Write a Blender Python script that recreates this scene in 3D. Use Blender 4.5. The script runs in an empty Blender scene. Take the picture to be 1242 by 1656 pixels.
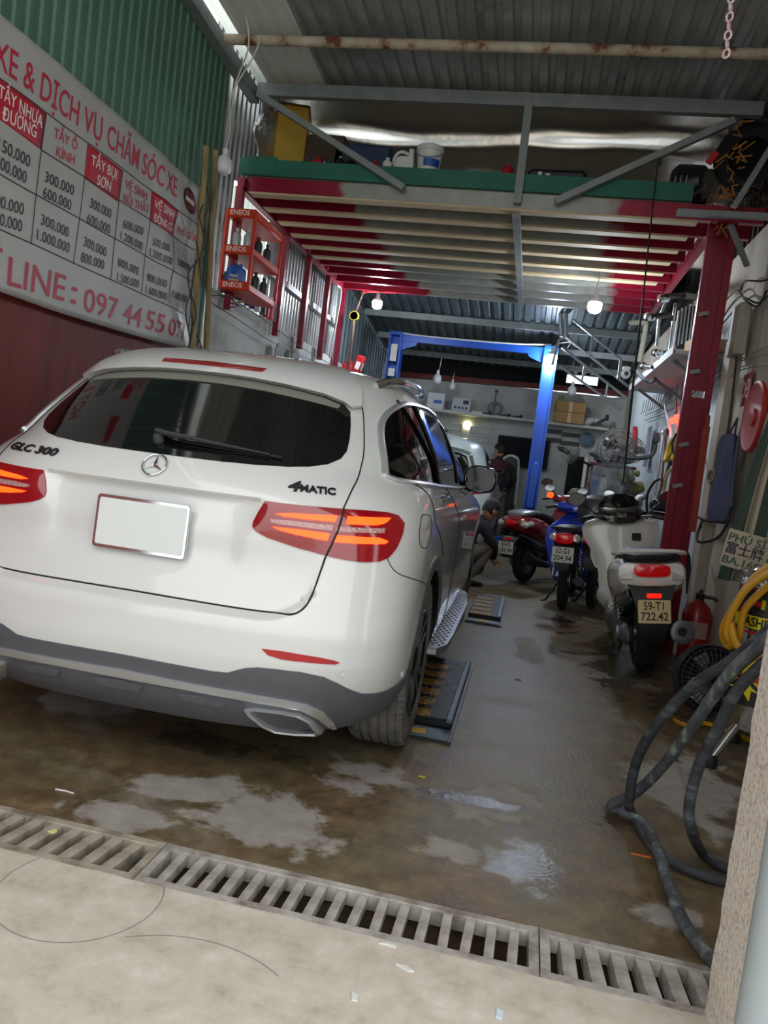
import bpy, bmesh, math, random
from mathutils import Vector, Matrix, geometry
R = random.Random(7)
PI = math.pi
scene = bpy.context.scene
C = bpy.data.collections.new('garage'); scene.collection.children.link(C)

# ---------------------------------------------------------------- camera
cam_d = bpy.data.cameras.new('camera'); cam = bpy.data.objects.new('camera', cam_d); C.objects.link(cam)
cam_d.sensor_fit = 'VERTICAL'; cam_d.sensor_height = 36.0; cam_d.lens = 36.0 * 1250 / 1656
cam_d.clip_start = .05; cam_d.clip_end = 200
CR = Matrix(((0.97485921, -0.13457313, 0.17759391), (0.18531642, 0.04711434, -0.98154881), (0.12372287, 0.98978296, 0.07086846)))
CO = Vector((0, 0, 1.25))
cam.matrix_world = Matrix.Translation(CO) @ CR.to_4x4()
scene.camera = cam
def ray(px, py):
    return CR @ Vector((px - 621, 828 - py, -1250))
def onY(px, py, Y):          # point of the depth plane Y behind a picture point
    d = ray(px, py); return CO + d * (Y / d.y)
def onX(px, py, X):
    d = ray(px, py); return CO + d * (X / d.x)
def onZ(px, py, z=0.0):
    d = ray(px, py); return CO + d * ((z - CO.z) / d.z)

# ---------------------------------------------------------------- sky, exposure
w = bpy.data.worlds.new('overcast_sky'); scene.world = w; w.use_nodes = True
nt = w.node_tree; nt.nodes.clear()
wo = nt.nodes.new('ShaderNodeOutputWorld'); bg = nt.nodes.new('ShaderNodeBackground')
tc = nt.nodes.new('ShaderNodeTexCoord'); sp = nt.nodes.new('ShaderNodeSeparateXYZ'); rp = nt.nodes.new('ShaderNodeValToRGB')
nt.links.new(tc.outputs['Generated'], sp.inputs[0]); nt.links.new(sp.outputs['Z'], rp.inputs[0])
rp.color_ramp.elements[0].position = 0.0; rp.color_ramp.elements[0].color = (.62, .66, .68, 1)
rp.color_ramp.elements[1].position = .8; rp.color_ramp.elements[1].color = (1, 1, 1, 1)
nt.links.new(rp.outputs[0], bg.inputs[0]); bg.inputs[1].default_value = 1.0
nt.links.new(bg.outputs[0], wo.inputs[0])
scene.view_settings.view_transform = 'Standard'; scene.view_settings.look = 'None'
scene.view_settings.exposure = 1.35; scene.view_settings.gamma = 1.0; scene.view_settings.use_curve_mapping = False

# ---------------------------------------------------------------- materials
MATS = {}
def srgb(c):
    if isinstance(c, str):
        c = c.lstrip('#'); c = tuple(int(c[i:i + 2], 16) / 255 for i in (0, 2, 4))
    return tuple(v / 12.92 if v <= .04045 else ((v + .055) / 1.055) ** 2.4 for v in c)
def mat(name, col, rough=.5, metal=0.0, var=0.0, vscale=8.0, bump=0.0, bscale=60.0, emit=None, es=0.0, coat=0.0, trans=0.0, alpha=1.0, col2=None, rvar=0.0, spec=.5, stretch=None):
    if name in MATS: return MATS[name]
    m = bpy.data.materials.new(name); m.use_nodes = True; MATS[name] = m
    t = m.node_tree; b = t.nodes['Principled BSDF']; L = t.links
    c = srgb(col)
    b.inputs['Base Color'].default_value = (*c, 1); b.inputs['Roughness'].default_value = rough; b.inputs['Metallic'].default_value = metal
    b.inputs['Specular IOR Level'].default_value = spec
    b.inputs['Coat Weight'].default_value = coat; b.inputs['Coat Roughness'].default_value = .05
    b.inputs['Transmission Weight'].default_value = trans; b.inputs['Alpha'].default_value = alpha
    if emit: b.inputs['Emission Color'].default_value = (*srgb(emit), 1); b.inputs['Emission Strength'].default_value = es
    if var or bump or rvar:
        tcn = t.nodes.new('ShaderNodeTexCoord'); src = tcn.outputs['Object']
        if stretch:
            mp = t.nodes.new('ShaderNodeMapping'); mp.inputs['Scale'].default_value = stretch; L.new(src, mp.inputs[0]); src = mp.outputs[0]
        if var or rvar:
            n = t.nodes.new('ShaderNodeTexNoise'); n.inputs['Scale'].default_value = vscale; n.inputs['Detail'].default_value = 6; n.inputs['Roughness'].default_value = .65
            L.new(src, n.inputs['Vector'])
            r = t.nodes.new('ShaderNodeValToRGB'); r.color_ramp.elements[0].position = .35; r.color_ramp.elements[1].position = .68
            d = srgb(col2) if col2 else tuple(v * (1 - var) for v in c)
            r.color_ramp.elements[0].color = (*d, 1); r.color_ramp.elements[1].color = (*c, 1)
            L.new(n.outputs['Fac'], r.inputs[0])
            if var: L.new(r.outputs[0], b.inputs['Base Color'])
            if rvar:
                mr = t.nodes.new('ShaderNodeMapRange'); mr.inputs[3].default_value = max(.02, rough - rvar); mr.inputs[4].default_value = min(1, rough + rvar)
                L.new(n.outputs['Fac'], mr.inputs[0]); L.new(mr.outputs[0], b.inputs['Roughness'])
        if bump:
            n2 = t.nodes.new('ShaderNodeTexNoise'); n2.inputs['Scale'].default_value = bscale; n2.inputs['Detail'].default_value = 4
            L.new(src, n2.inputs['Vector'])
            bp = t.nodes.new('ShaderNodeBump'); bp.inputs['Strength'].default_value = bump; bp.inputs['Distance'].default_value = .02
            L.new(n2.outputs['Fac'], bp.inputs['Height']); L.new(bp.outputs[0], b.inputs['Normal'])
    return m
def ramp_mat(name, stops, scale, rough=.6, metal=0, detail=8, bump=.0, distort=0.0, coord='Object', stretch=None, rough2=None, nrough=.6):
    """noise driven colour ramp"""
    if name in MATS: return MATS[name]
    m = bpy.data.materials.new(name); m.use_nodes = True; MATS[name] = m
    t = m.node_tree; b = t.nodes['Principled BSDF']; L = t.links
    tcn = t.nodes.new('ShaderNodeTexCoord'); src = tcn.outputs[coord]
    if stretch:
        mp = t.nodes.new('ShaderNodeMapping'); mp.inputs['Scale'].default_value = stretch; L.new(src, mp.inputs[0]); src = mp.outputs[0]
    n = t.nodes.new('ShaderNodeTexNoise'); n.inputs['Scale'].default_value = scale; n.inputs['Detail'].default_value = detail; n.inputs['Roughness'].default_value = nrough; n.inputs['Distortion'].default_value = distort
    L.new(src, n.inputs['Vector'])
    r = t.nodes.new('ShaderNodeValToRGB'); e = r.color_ramp.elements
    e[0].position = stops[0][0]; e[0].color = (*srgb(stops[0][1]), 1)
    e[1].position = stops[-1][0]; e[1].color = (*srgb(stops[-1][1]), 1)
    for p, c in stops[1:-1]:
        q = e.new(p); q.color = (*srgb(c), 1)
    L.new(n.outputs['Fac'], r.inputs[0]); L.new(r.outputs[0], b.inputs['Base Color'])
    b.inputs['Roughness'].default_value = rough; b.inputs['Metallic'].default_value = metal
    if rough2 is not None:
        mr = t.nodes.new('ShaderNodeMapRange'); mr.inputs[1].default_value = .35; mr.inputs[2].default_value = .65; mr.inputs[3].default_value = rough; mr.inputs[4].default_value = rough2
        L.new(n.outputs['Fac'], mr.inputs[0]); L.new(mr.outputs[0], b.inputs['Roughness'])
    if bump:
        bp = t.nodes.new('ShaderNodeBump'); bp.inputs['Strength'].default_value = bump; bp.inputs['Distance'].default_value = .02
        L.new(n.outputs['Fac'], bp.inputs['Height']); L.new(bp.outputs[0], b.inputs['Normal'])
    return m

# ---------------------------------------------------------------- object helpers
WM = {}                                   # world matrix of things made so far
def thing(name, label, cat, loc=(0, 0, 0), rz=0.0, group=None, rot=None):
    o = bpy.data.objects.new(name, None); C.objects.link(o); o.empty_display_size = .1
    o.location = loc; o.rotation_euler = rot if rot else (0, 0, rz)
    WM[o] = Matrix.Translation(Vector(loc)) @ o.rotation_euler.to_matrix().to_4x4()
    tag(o, label, cat, group); return o
def tag(o, label=None, cat=None, group=None, kind=None):
    if label: o['label'] = label
    if cat: o['category'] = cat
    if group: o['group'] = group
    if kind: o['kind'] = kind
    return o
def frame(x, z=None, o=(0, 0, 0)):
    """matrix whose local z axis points along x (a direction)"""
    d = Vector(x).normalized(); q = Vector((0, 0, 1)).rotation_difference(d)
    return Matrix.Translation(Vector(o)) @ q.to_matrix().to_4x4()
def rotm(rx=0, ry=0, rz=0, o=(0, 0, 0)):
    from mathutils import Euler
    return Matrix.Translation(Vector(o)) @ Euler((rx, ry, rz)).to_matrix().to_4x4()
class MB:
    def __init__(s): s.v = []; s.f = []; s.m = []; s.mi = 0; s.M = Matrix()
    def add(s, vs, fs):
        n = len(s.v); s.v += [s.M @ Vector(v) for v in vs]; s.f += [tuple(i + n for i in f) for f in fs]; s.m += [s.mi] * len(fs); return s
    def box(s, c, d, bev=0.0, M=None, taper=1.0):
        c = Vector(c); x, y, z = d[0] / 2, d[1] / 2, d[2] / 2
        if bev <= 0:
            vs = [(i * x * (taper if k > 0 else 1), j * y * (taper if k > 0 else 1), k * z) for k in (-1, 1) for i, j in ((-1, -1), (1, -1), (1, 1), (-1, 1))]
            fs = [(3, 2, 1, 0), (4, 5, 6, 7), (0, 1, 5, 4), (1, 2, 6, 5), (2, 3, 7, 6), (3, 0, 4, 7)]
        else:
            b = min(bev, x * .95, y * .95, z * .95); vs = []
            for k in (-1, 1):
                for i, j in ((-1, -1), (1, -1), (1, 1), (-1, 1)):
                    vs += [(i * (x - b), j * (y - b), k * z), (i * x, j * (y - b), k * (z - b)), (i * (x - b), j * y, k * (z - b))]
            I = lambda k, q, a: (0 if k < 0 else 12) + q * 3 + a
            fs = [tuple(I(-1, q, 0) for q in (3, 2, 1, 0)), tuple(I(1, q, 0) for q in range(4))]
            for q in range(4):
                p = (q + 1) % 4; a = 2 if q % 2 == 0 else 1
                fs.append((I(-1, q, a), I(-1, p, a), I(1, p, a), I(1, q, a)))
                fs.append((I(-1, q, 0), I(-1, p, 0), I(-1, p, a), I(-1, q, a)))
                fs.append((I(1, q, a), I(1, p, a), I(1, p, 0), I(1, q, 0)))
                fs.append((I(-1, q, 1), I(-1, q, 2), I(1, q, 2), I(1, q, 1)) if q % 2 == 0 else (I(-1, q, 2), I(-1, q, 1), I(1, q, 1), I(1, q, 2)))
                fs.append((I(-1, q, 0), I(-1, q, 2), I(-1, q, 1))); fs.append((I(1, q, 0), I(1, q, 1), I(1, q, 2)))
        vs = [Vector(v) for v in vs]
        if M is not None: vs = [M.to_3x3() @ v for v in vs] if len(M) == 4 else [M @ v for v in vs]
        return s.add([c + v for v in vs], fs)
    def beam(s, a, b, w, h=None, roll=0.0):
        """rectangular bar from a to b; w across, h vertical"""
        a, b = Vector(a), Vector(b); h = h or w; d = (b - a).normalized()
        up = Vector((0, 0, 1)) if abs(d.z) < .95 else Vector((0, 1, 0))
        x = d.cross(up).normalized(); y = x.cross(d).normalized()
        if roll: q = Matrix.Rotation(roll, 3, d); x, y = q @ x, q @ y
        vs = [p + x * (i * w / 2) + y * (j * h / 2) for p in (a, b) for i, j in ((-1, -1), (1, -1), (1, 1), (-1, 1))]
        return s.add(vs, [(0, 1, 2, 3), (7, 6, 5, 4), (1, 0, 4, 5), (2, 1, 5, 6), (3, 2, 6, 7), (0, 3, 7, 4)])
    def rings(s, rs, cap=True, closed=False):
        n = len(rs[0]); vs = [p for r in rs for p in r]; fs = []; m = len(rs)
        for i in range(m if closed else m - 1):
            for j in range(n):
                a, b = i * n + j, i * n + (j + 1) % n; c, d = ((i + 1) % m) * n + (j + 1) % n, ((i + 1) % m) * n + j
                fs.append((a, b, c, d))
        if cap and not closed: fs += [tuple(range(n))[::-1], tuple((m - 1) * n + j for j in range(n))]
        return s.add(vs, fs)
    def tube(s, pts, r, n=8, closed=False, cap=True, flat=1.0):
        P = [Vector(p) for p in pts]; m = len(P); rr = r if isinstance(r, (list, tuple)) else [r] * m
        rs = []; prev = None
        for i in range(m):
            if closed: d = P[(i + 1) % m] - P[i - 1]
            else: d = (P[min(i + 1, m - 1)] - P[max(i - 1, 0)])
            if d.length < 1e-9: d = Vector((0, 0, 1))
            d.normalize()
            if prev is None:
                up = Vector((0, 0, 1)) if abs(d.z) < .9 else Vector((1, 0, 0)); x = d.cross(up).normalized()
            else:
                x = prev - d * prev.dot(d); x = x.normalized() if x.length > 1e-6 else d.orthogonal().normalized()
            prev = x; y = d.cross(x)
            rs.append([P[i] + x * (rr[i] * math.cos(2 * PI * k / n)) + y * (rr[i] * flat * math.sin(2 * PI * k / n)) for k in range(n)])
        return s.rings(rs, cap, closed)
    def lathe(s, prof, n=16, M=None, a0=0.0, a1=2 * PI):
        M = M or Matrix(); full = abs(a1 - a0 - 2 * PI) < 1e-6; k = n if full else n + 1
        vs = []; fs = []
        for r, z in prof:
            for j in range(k):
                a = a0 + (a1 - a0) * j / n; vs.append(M @ Vector((r * math.cos(a), r * math.sin(a), z)))
        for i in range(len(prof) - 1):
            for j in range(n):
                b = (j + 1) % k; fs.append((i * k + j, i * k + b, (i + 1) * k + b, (i + 1) * k + j))
        if full:
            if prof[0][0] > 1e-6: fs.append(tuple(range(k))[::-1])
            if prof[-1][0] > 1e-6: fs.append(tuple((len(prof) - 1) * k + j for j in range(k)))
        return s.add(vs, fs)
    def torus(s, R_, r, n=24, m=8, M=None):
        M = M or Matrix(); rs = []
        for i in range(n):
            a = 2 * PI * i / n
            rs.append([M @ Vector(((R_ + r * math.cos(b)) * math.cos(a), (R_ + r * math.cos(b)) * math.sin(a), r * math.sin(b))) for b in (2 * PI * k / m for k in range(m))])
        return s.rings(rs, False, True)
    def prism(s, poly, h, M=None, bev=0.0):
        """2-D polygon (x, y), extruded to z = h"""
        M = M or Matrix(); n = len(poly)
        lay = [(0, 0.0), (0, h)] if not bev else [(bev, 0.0), (0, bev), (0, h - bev), (bev, h)]
        cx = sum(p[0] for p in poly) / n; cy = sum(p[1] for p in poly) / n; rs = []
        for b, z in lay:
            r = []
            for x, y in poly:
                l = math.hypot(x - cx, y - cy) or 1; k = max(0, (l - b) / l); r.append(M @ Vector((cx + (x - cx) * k, cy + (y - cy) * k, z)))
            rs.append(r)
        return s.rings(rs, True)
    def sphere(s, c, r, n=12, m=8, sc=(1, 1, 1), M=None):
        M = M or Matrix(); prof = [(max(0, math.sin(PI * i / m)) * r, -math.cos(PI * i / m) * r) for i in range(m + 1)]
        return s.lathe(prof, n, Matrix.Translation(Vector(c)) @ M @ Matrix.Diagonal((*sc, 1)))
    def loft(s, secs, n=20, M=None, cap=True):
        """sections (y, xc, zc, half width, half height up, half height down, exponent) along y"""
        M = M or Matrix(); rs = []
        for y, xc, zc, hw, hu, hd, e in secs:
            r = []
            for k in range(n):
                a = 2 * PI * k / n; c, q = math.cos(a), math.sin(a); l = (abs(c) ** e + abs(q) ** e) ** (-1 / e)
                r.append(M @ Vector((xc + hw * l * c, y, zc + (hu if q >= 0 else hd) * l * q)))
            rs.append(r)
        return s.rings(rs, cap)
    def build(s, name, m, parent=None, smooth=40, world=False, label=None, origin=True):
        me = bpy.data.meshes.new(name)
        vs = s.v
        off = Vector((0, 0, 0))
        if parent is not None and world:
            inv = WM[parent].inverted(); vs = [inv @ v for v in vs]
        if parent is None and origin and vs:
            off = Vector(((min(v.x for v in vs) + max(v.x for v in vs)) / 2, (min(v.y for v in vs) + max(v.y for v in vs)) / 2, min(v.z for v in vs)))
            vs = [v - off for v in vs]
        me.from_pydata([tuple(v) for v in vs], [], s.f)
        ms = m if isinstance(m, (list, tuple)) else [m]
        for q in ms: me.materials.append(q)
        if len(ms) > 1: me.polygons.foreach_set('material_index', s.m)
        bm = bmesh.new(); bm.from_mesh(me); bmesh.ops.recalc_face_normals(bm, faces=bm.faces); bm.to_mesh(me); bm.free()
        if smooth:
            me.polygons.foreach_set('use_smooth', [True] * len(me.polygons)); me.set_sharp_from_angle(angle=math.radians(smooth))
        o = bpy.data.objects.new(name, me); C.objects.link(o)
        if parent is not None:
            o.parent = parent; WM[o] = WM.get(parent, Matrix())
        else: o.location = off; WM[o] = Matrix.Translation(off)
        if label: o['label'] = label
        return o
def struct(name, mb, m, parent=None, **k):
    o = mb.build(name, m, parent, **k)
    if parent is None: o['kind'] = 'structure'
    return o
def single(name, mb, m, label, cat, group=None, **k):
    return tag(mb.build(name, m, None, **k), label, cat, group)
def copy_thing(o, loc, rz=None, label=None):
    def cp(q, par):
        c = q.copy(); C.objects.link(c); c.parent = par
        for ch in [x for x in KIDS(q)]: cp(ch, c)
        return c
    c = cp(o, None); c.location = loc
    if rz is not None: c.rotation_euler = (0, 0, rz)
    if label: c['label'] = label
    WM[c] = Matrix.Translation(Vector(loc)) @ c.rotation_euler.to_matrix().to_4x4()
    return c
def KIDS(o): return [x for x in C.objects if x.parent is o]
def crom(P, k=6, closed=False):
    """smooth curve through points"""
    P = [Vector(p) for p in P]; n = len(P); out = []
    for i in range(n if closed else n - 1):
        g = (lambda j: P[j % n]) if closed else (lambda j: P[max(0, min(n - 1, j))])
        a, b, c, d = g(i - 1), g(i), g(i + 1), g(i + 2)
        for q in range(k):
            t = q / k; out.append(.5 * ((2 * b) + (c - a) * t + (2 * a - 5 * b + 4 * c - d) * t * t + (3 * b - a - 3 * c + d) * t ** 3))
    if not closed: out.append(P[-1])
    return out
def rrect(w, h, r, k=4):
    out = []
    for cx, cy, a in ((w / 2 - r, h / 2 - r, 0), (-w / 2 + r, h / 2 - r, 90), (-w / 2 + r, -h / 2 + r, 180), (w / 2 - r, -h / 2 + r, 270)):
        for i in range(k + 1):
            t = math.radians(a + 90 * i / k); out.append((cx + r * math.cos(t), cy + r * math.sin(t)))
    return out

# ---------------------------------------------------------------- flat lettering, converted to mesh at the end
TEXTS = []
def text(s, size, m, parent, M, name='lettering', ext=.0008, align='CENTER', sx=1.0, shear=0.0, bend=None, bold=0.0, fit=None, label=None, kind=None):
    """M: text plane (x along the line, y up) in the parent's local space"""
    TEXTS.append((s, size, m, parent, M, name, ext, align, sx, shear, bend, bold, fit, label, kind))
def flush_texts():
    tmp = []
    for T in TEXTS:
        cu = bpy.data.curves.new('t', 'FONT'); cu.body = T[0]; cu.size = T[1]; cu.align_x = T[7]; cu.align_y = 'CENTER'
        cu.extrude = T[6]; cu.shear = T[9]; cu.offset = T[11]; cu.resolution_u = 3
        o = bpy.data.objects.new('t', cu); C.objects.link(o); tmp.append(o)
    dg = bpy.context.evaluated_depsgraph_get(); dg.update()
    for T, o in zip(TEXTS, tmp):
        me = bpy.data.meshes.new_from_object(o.evaluated_get(dg)); me.materials.clear(); me.materials.append(T[2])
        sx = T[8]
        if T[12] and me.vertices:
            wd = max(v.co.x for v in me.vertices) - min(v.co.x for v in me.vertices); sx = T[12] / wd
        for v in me.vertices:
            p = Vector((v.co.x * sx, v.co.y, v.co.z))
            v.co = T[10](p) if T[10] else T[4] @ p
        q = bpy.data.objects.new(T[5], me); me.name = T[5]; C.objects.link(q); q.parent = T[3]
        if T[13]: q['label'] = T[13]
        if T[14]: q['kind'] = T[14]
    for o in tmp:
        cu = o.data; bpy.data.objects.remove(o); bpy.data.curves.remove(cu)
# ================================================================ THE SETTING
M_WHITEWALL = ramp_mat('dirty_white_plaster', [(.3, '#8f8d86'), (.5, '#b9bab6'), (.75, '#cfd2d0')], 1.6, .8, bump=.05)
M_RIGHTWALL = ramp_mat('stained_cream_plaster', [(.28, '#857c6e'), (.48, '#b0a797'), (.75, '#c9c3b6')], 1.9, .8, bump=.08, stretch=(1, 1, .5))
M_BACKWALL = ramp_mat('grey_white_plaster', [(.3, '#94948f'), (.55, '#b4b5b1'), (.75, '#c2c4c2')], 1.2, .8)
M_GREEN = mat('green_painted_sheet', '#587d68', .5, .0, var=.2, vscale=3, stretch=(1, 1, .3))
M_MAROON = ramp_mat('maroon_board', [(.3, '#5e1f17'), (.6, '#7d2d22'), (.8, '#8a382b')], 3, .6, stretch=(1, 3, .3), bump=.1)
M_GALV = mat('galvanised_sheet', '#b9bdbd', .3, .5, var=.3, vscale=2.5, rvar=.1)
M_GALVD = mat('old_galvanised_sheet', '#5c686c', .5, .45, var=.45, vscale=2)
M_CLEAR = mat('pale_plastic_sheet', '#e2e4de', .6, var=.12, vscale=3)
M_STEEL = mat('grey_painted_steel', '#8b918f', .5, .25, var=.25, vscale=5)
M_RUSTY = ramp_mat('rusty_white_pipe', [(.38, '#6e3b22'), (.46, '#a89880'), (.7, '#c3bdac')], 7, .7)
M_RED = mat('crimson_painted_steel', '#8c0a2a', .38, .1, var=.3, vscale=6)
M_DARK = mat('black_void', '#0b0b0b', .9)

# ---- interior floor: wet, stained concrete with dry pale patches
def floor_material():
    m = bpy.data.materials.new('wet_stained_concrete'); m.use_nodes = True
    t = m.node_tree; b = t.nodes['Principled BSDF']; L = t.links; N = t.nodes.new
    tcn = N('ShaderNodeTexCoord'); src = tcn.outputs['Object']
    def noise(s, det=8, ro=.6, dist=0.0):
        n = N('ShaderNodeTexNoise'); n.inputs['Scale'].default_value = s; n.inputs['Detail'].default_value = det; n.inputs['Roughness'].default_value = ro; n.inputs['Distortion'].default_value = dist
        L.new(src, n.inputs['Vector']); return n.outputs['Fac']
    def ramp(f, stops):
        r = N('ShaderNodeValToRGB'); e = r.color_ramp.elements
        e[0].position, e[0].color = stops[0][0], (*srgb(stops[0][1]), 1); e[1].position, e[1].color = stops[-1][0], (*srgb(stops[-1][1]), 1)
        for p, c in stops[1:-1]: q = e.new(p); q.color = (*srgb(c), 1)
        L.new(f, r.inputs[0]); return r.outputs[0]
    def mathn(op, a, bb, clamp=False):
        n = N('ShaderNodeMath'); n.operation = op; n.use_clamp = clamp
        for i, q in enumerate((a, bb)):
            if isinstance(q, (int, float)): n.inputs[i].default_value = q
            else: L.new(q, n.inputs[i])
        return n.outputs[0]
    big = noise(1.1, 8, .62, .3); fine = noise(9, 8, .7); mid = noise(2.6, 9, .66, .5)
    wet = ramp(fine, [(.28, '#46392b'), (.5, '#67563f'), (.72, '#857155')])
    green = ramp(fine, [(.3, '#4e4937'), (.7, '#7d7659')])
    dry = ramp(fine, [(.25, '#87807a'), (.55, '#9a948d'), (.75, '#aaa59d')])
    # dry patches with a shape of their own, as they lie on this floor
    sep = N('ShaderNodeSeparateXYZ'); L.new(src, sep.inputs[0])
    mask = None
    for x, y, rx, ry in DRY:
        dx = mathn('DIVIDE', mathn('SUBTRACT', sep.outputs[0], x), rx); dy = mathn('DIVIDE', mathn('SUBTRACT', sep.outputs[1], y), ry)
        d = mathn('SQRT', mathn('ADD', mathn('MULTIPLY', dx, dx), mathn('MULTIPLY', dy, dy)), 0)
        f = mathn('SUBTRACT', 1.0, d)
        mask = f if mask is None else mathn('MAXIMUM', mask, f)
    wob = mathn('ADD', mathn('MULTIPLY', mathn('SUBTRACT', mid, .5), 4.2), mathn('MULTIPLY', mathn('SUBTRACT', fine, .5), 1.2))
    mk = mathn('ADD', mask, wob); s = mathn('MULTIPLY', mathn('SUBTRACT', mk, .03), 3.0, True)
    s2 = mathn('MULTIPLY', mathn('SUBTRACT', big, .56), 9.0, True); s = mathn('MAXIMUM', s, mathn('MULTIPLY', s2, .5))
    mx0 = N('ShaderNodeMixRGB'); L.new(mathn('MULTIPLY', mathn('SUBTRACT', mid, .42), 4, True), mx0.inputs[0]); L.new(wet, mx0.inputs[1]); L.new(green, mx0.inputs[2])
    mx = N('ShaderNodeMixRGB'); L.new(s, mx.inputs[0]); L.new(mx0.outputs[0], mx.inputs[1]); L.new(dry, mx.inputs[2])
    wet_m = None
    for x, y, rx, ry in WET:
        dx = mathn('DIVIDE', mathn('SUBTRACT', sep.outputs[0], x), rx); dy = mathn('DIVIDE', mathn('SUBTRACT', sep.outputs[1], y), ry)
        f = mathn('SUBTRACT', 1.0, mathn('SQRT', mathn('ADD', mathn('MULTIPLY', dx, dx), mathn('MULTIPLY', dy, dy)), 0)); wet_m = f if wet_m is None else mathn('MAXIMUM', wet_m, f)
    ws_ = mathn('MULTIPLY', mathn('ADD', wet_m, mathn('ADD', mathn('MULTIPLY', mathn('SUBTRACT', mid, .5), 4.0), mathn('MULTIPLY', mathn('SUBTRACT', fine, .5), 3.0))), 1.6, True)
    mw = N('ShaderNodeMixRGB'); L.new(mathn('MULTIPLY', ws_, .75), mw.inputs[0]); L.new(mx.outputs[0], mw.inputs[1]); mw.inputs[2].default_value = (*srgb('#2c231d'), 1)
    L.new(mw.outputs[0], b.inputs['Base Color'])
    rr = mathn('ADD', mathn('MULTIPLY', s, .45), mathn('ADD', .26, mathn('MULTIPLY', fine, .34)))
    rr = mathn('MULTIPLY', rr, mathn('SUBTRACT', 1.0, mathn('MULTIPLY', ws_, .72)))
    L.new(rr, b.inputs['Roughness'])
    b.inputs['Specular IOR Level'].default_value = .3
    bp = N('ShaderNodeBump'); bp.inputs['Strength'].default_value = .25; bp.inputs['Distance'].default_value = .01
    L.new(noise(55, 4), bp.inputs['Height']); L.new(bp.outputs[0], b.inputs['Normal'])
    return m
DRY = [(onZ(*p).x, onZ(*p).y, rx, ry) for p, rx, ry in [((440, 1325), .24, .20), ((620, 1255), .22, .14), ((800, 1300), .2, .16), ((180, 1320), .2, .1), ((1120, 1270), .25, .5),
     ((1080, 1480), .16, .1), ((150, 1130), .3, .25), ((730, 1375), .12, .08), ((850, 1050), .12, .35), ((560, 1270), .2, .1), ((300, 1270), .25, .12)]]
WET = [(onZ(*p).x, onZ(*p).y, rx, ry) for p, rx, ry in [((850, 1400), .15, .16), ((985, 1075), .28, .9), ((915, 1010), .14, .5), ((1085, 1130), .25, .5), ((300, 1190), .5, .14), ((1010, 1330), .2, .12), ((745, 1290), .3, .06)]]
b = MB(); b.add([(-2.9, 2.15, 0), (1.6, 2.15, 0), (1.6, 14.2, 0), (-2.9, 14.2, 0), (-2.9, 2.15, -.2), (1.6, 2.15, -.2), (1.6, 14.2, -.2), (-2.9, 14.2, -.2)],
      [(0, 1, 2, 3), (4, 7, 6, 5), (0, 4, 5, 1), (1, 5, 6, 2), (2, 6, 7, 3), (3, 7, 4, 0)])
struct('floor', b, floor_material(), origin=False, smooth=0)

# ---- pale concrete apron outside the drain, with a pencilled circle on it
def apron_material():
    m = ramp_mat('pale_worn_concrete', [(.30, '#a89f8f'), (.45, '#bfb7a8'), (.6, '#cbc4b7'), (.74, '#dcd7cd')], 9, .75, bump=.06, detail=10, nrough=.7)
    t = m.node_tree; L = t.links; b = t.nodes['Principled BSDF']; N = t.nodes.new
    col = b.inputs['Base Color'].links[0].from_socket
    tcn = N('ShaderNodeTexCoord'); c = onZ(118, 1445)
    prev = col
    for (cx, cy, rx, ry) in ((-1.02, 1.83, .215, .215), (-.62, 1.40, .36, .36)):
        mp = N('ShaderNodeMapping'); mp.inputs['Location'].default_value = (-cx, -cy, 0); L.new(tcn.outputs['Object'], mp.inputs[0])
        ln = N('ShaderNodeVectorMath'); ln.operation = 'LENGTH'
        fl = N('ShaderNodeVectorMath'); fl.operation = 'MULTIPLY'; fl.inputs[1].default_value = (1, 1, 0); L.new(mp.outputs[0], fl.inputs[0]); L.new(fl.outputs[0], ln.inputs[0])
        s = N('ShaderNodeMath'); s.operation = 'SUBTRACT'; s.inputs[1].default_value = rx; L.new(ln.outputs['Value'], s.inputs[0])
        a = N('ShaderNodeMath'); a.operation = 'ABSOLUTE'; L.new(s.outputs[0], a.inputs[0])
        g = N('ShaderNodeMath'); g.operation = 'LESS_THAN'; g.inputs[1].default_value = .0022; L.new(a.outputs[0], g.inputs[0])
        if cx > -1:
            sx = N('ShaderNodeSeparateXYZ'); L.new(tcn.outputs['Object'], sx.inputs[0]); h = N('ShaderNodeMath'); h.operation = 'GREATER_THAN'; h.inputs[1].default_value = 1.70; L.new(sx.outputs[1], h.inputs[0])
            q = N('ShaderNodeMath'); q.operation = 'MULTIPLY'; L.new(g.outputs[0], q.inputs[0]); L.new(h.outputs[0], q.inputs[1]); g = q
        k = N('ShaderNodeMath'); k.operation = 'MULTIPLY'; k.inputs[1].default_value = .6; L.new(g.outputs[0], k.inputs[0])
        mx = N('ShaderNodeMixRGB'); mx.inputs[2].default_value = (*srgb('#5a5a55'), 1); L.new(k.outputs[0], mx.inputs[0]); L.new(prev, mx.inputs[1]); prev = mx.outputs[0]
    L.new(prev, b.inputs['Base Color']); return m
b = MB(); b.add([(-9, -10, 0), (7, -10, 0), (7, 1.93, 0), (-9, 1.93, 0), (-9, -10, -.25), (7, -10, -.25), (7, 1.93, -.25), (-9, 1.93, -.25)],
      [(0, 1, 2, 3), (4, 7, 6, 5), (0, 4, 5, 1), (1, 5, 6, 2), (2, 6, 7, 3), (3, 7, 4, 0)])
struct('floor_apron', b, apron_material(), origin=False, smooth=0)
# drain bed: black grit in the channel
b = MB(); b.box((-.7, 2.04, -.2), (4.4, .26, .1)); struct('floor_drain_bed', b, ramp_mat('black_wet_grit', [(.4, '#050505'), (.62, '#161616'), (.75, '#3c3c3c')], 220, .5, bump=.8, detail=3), smooth=0)

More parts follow.
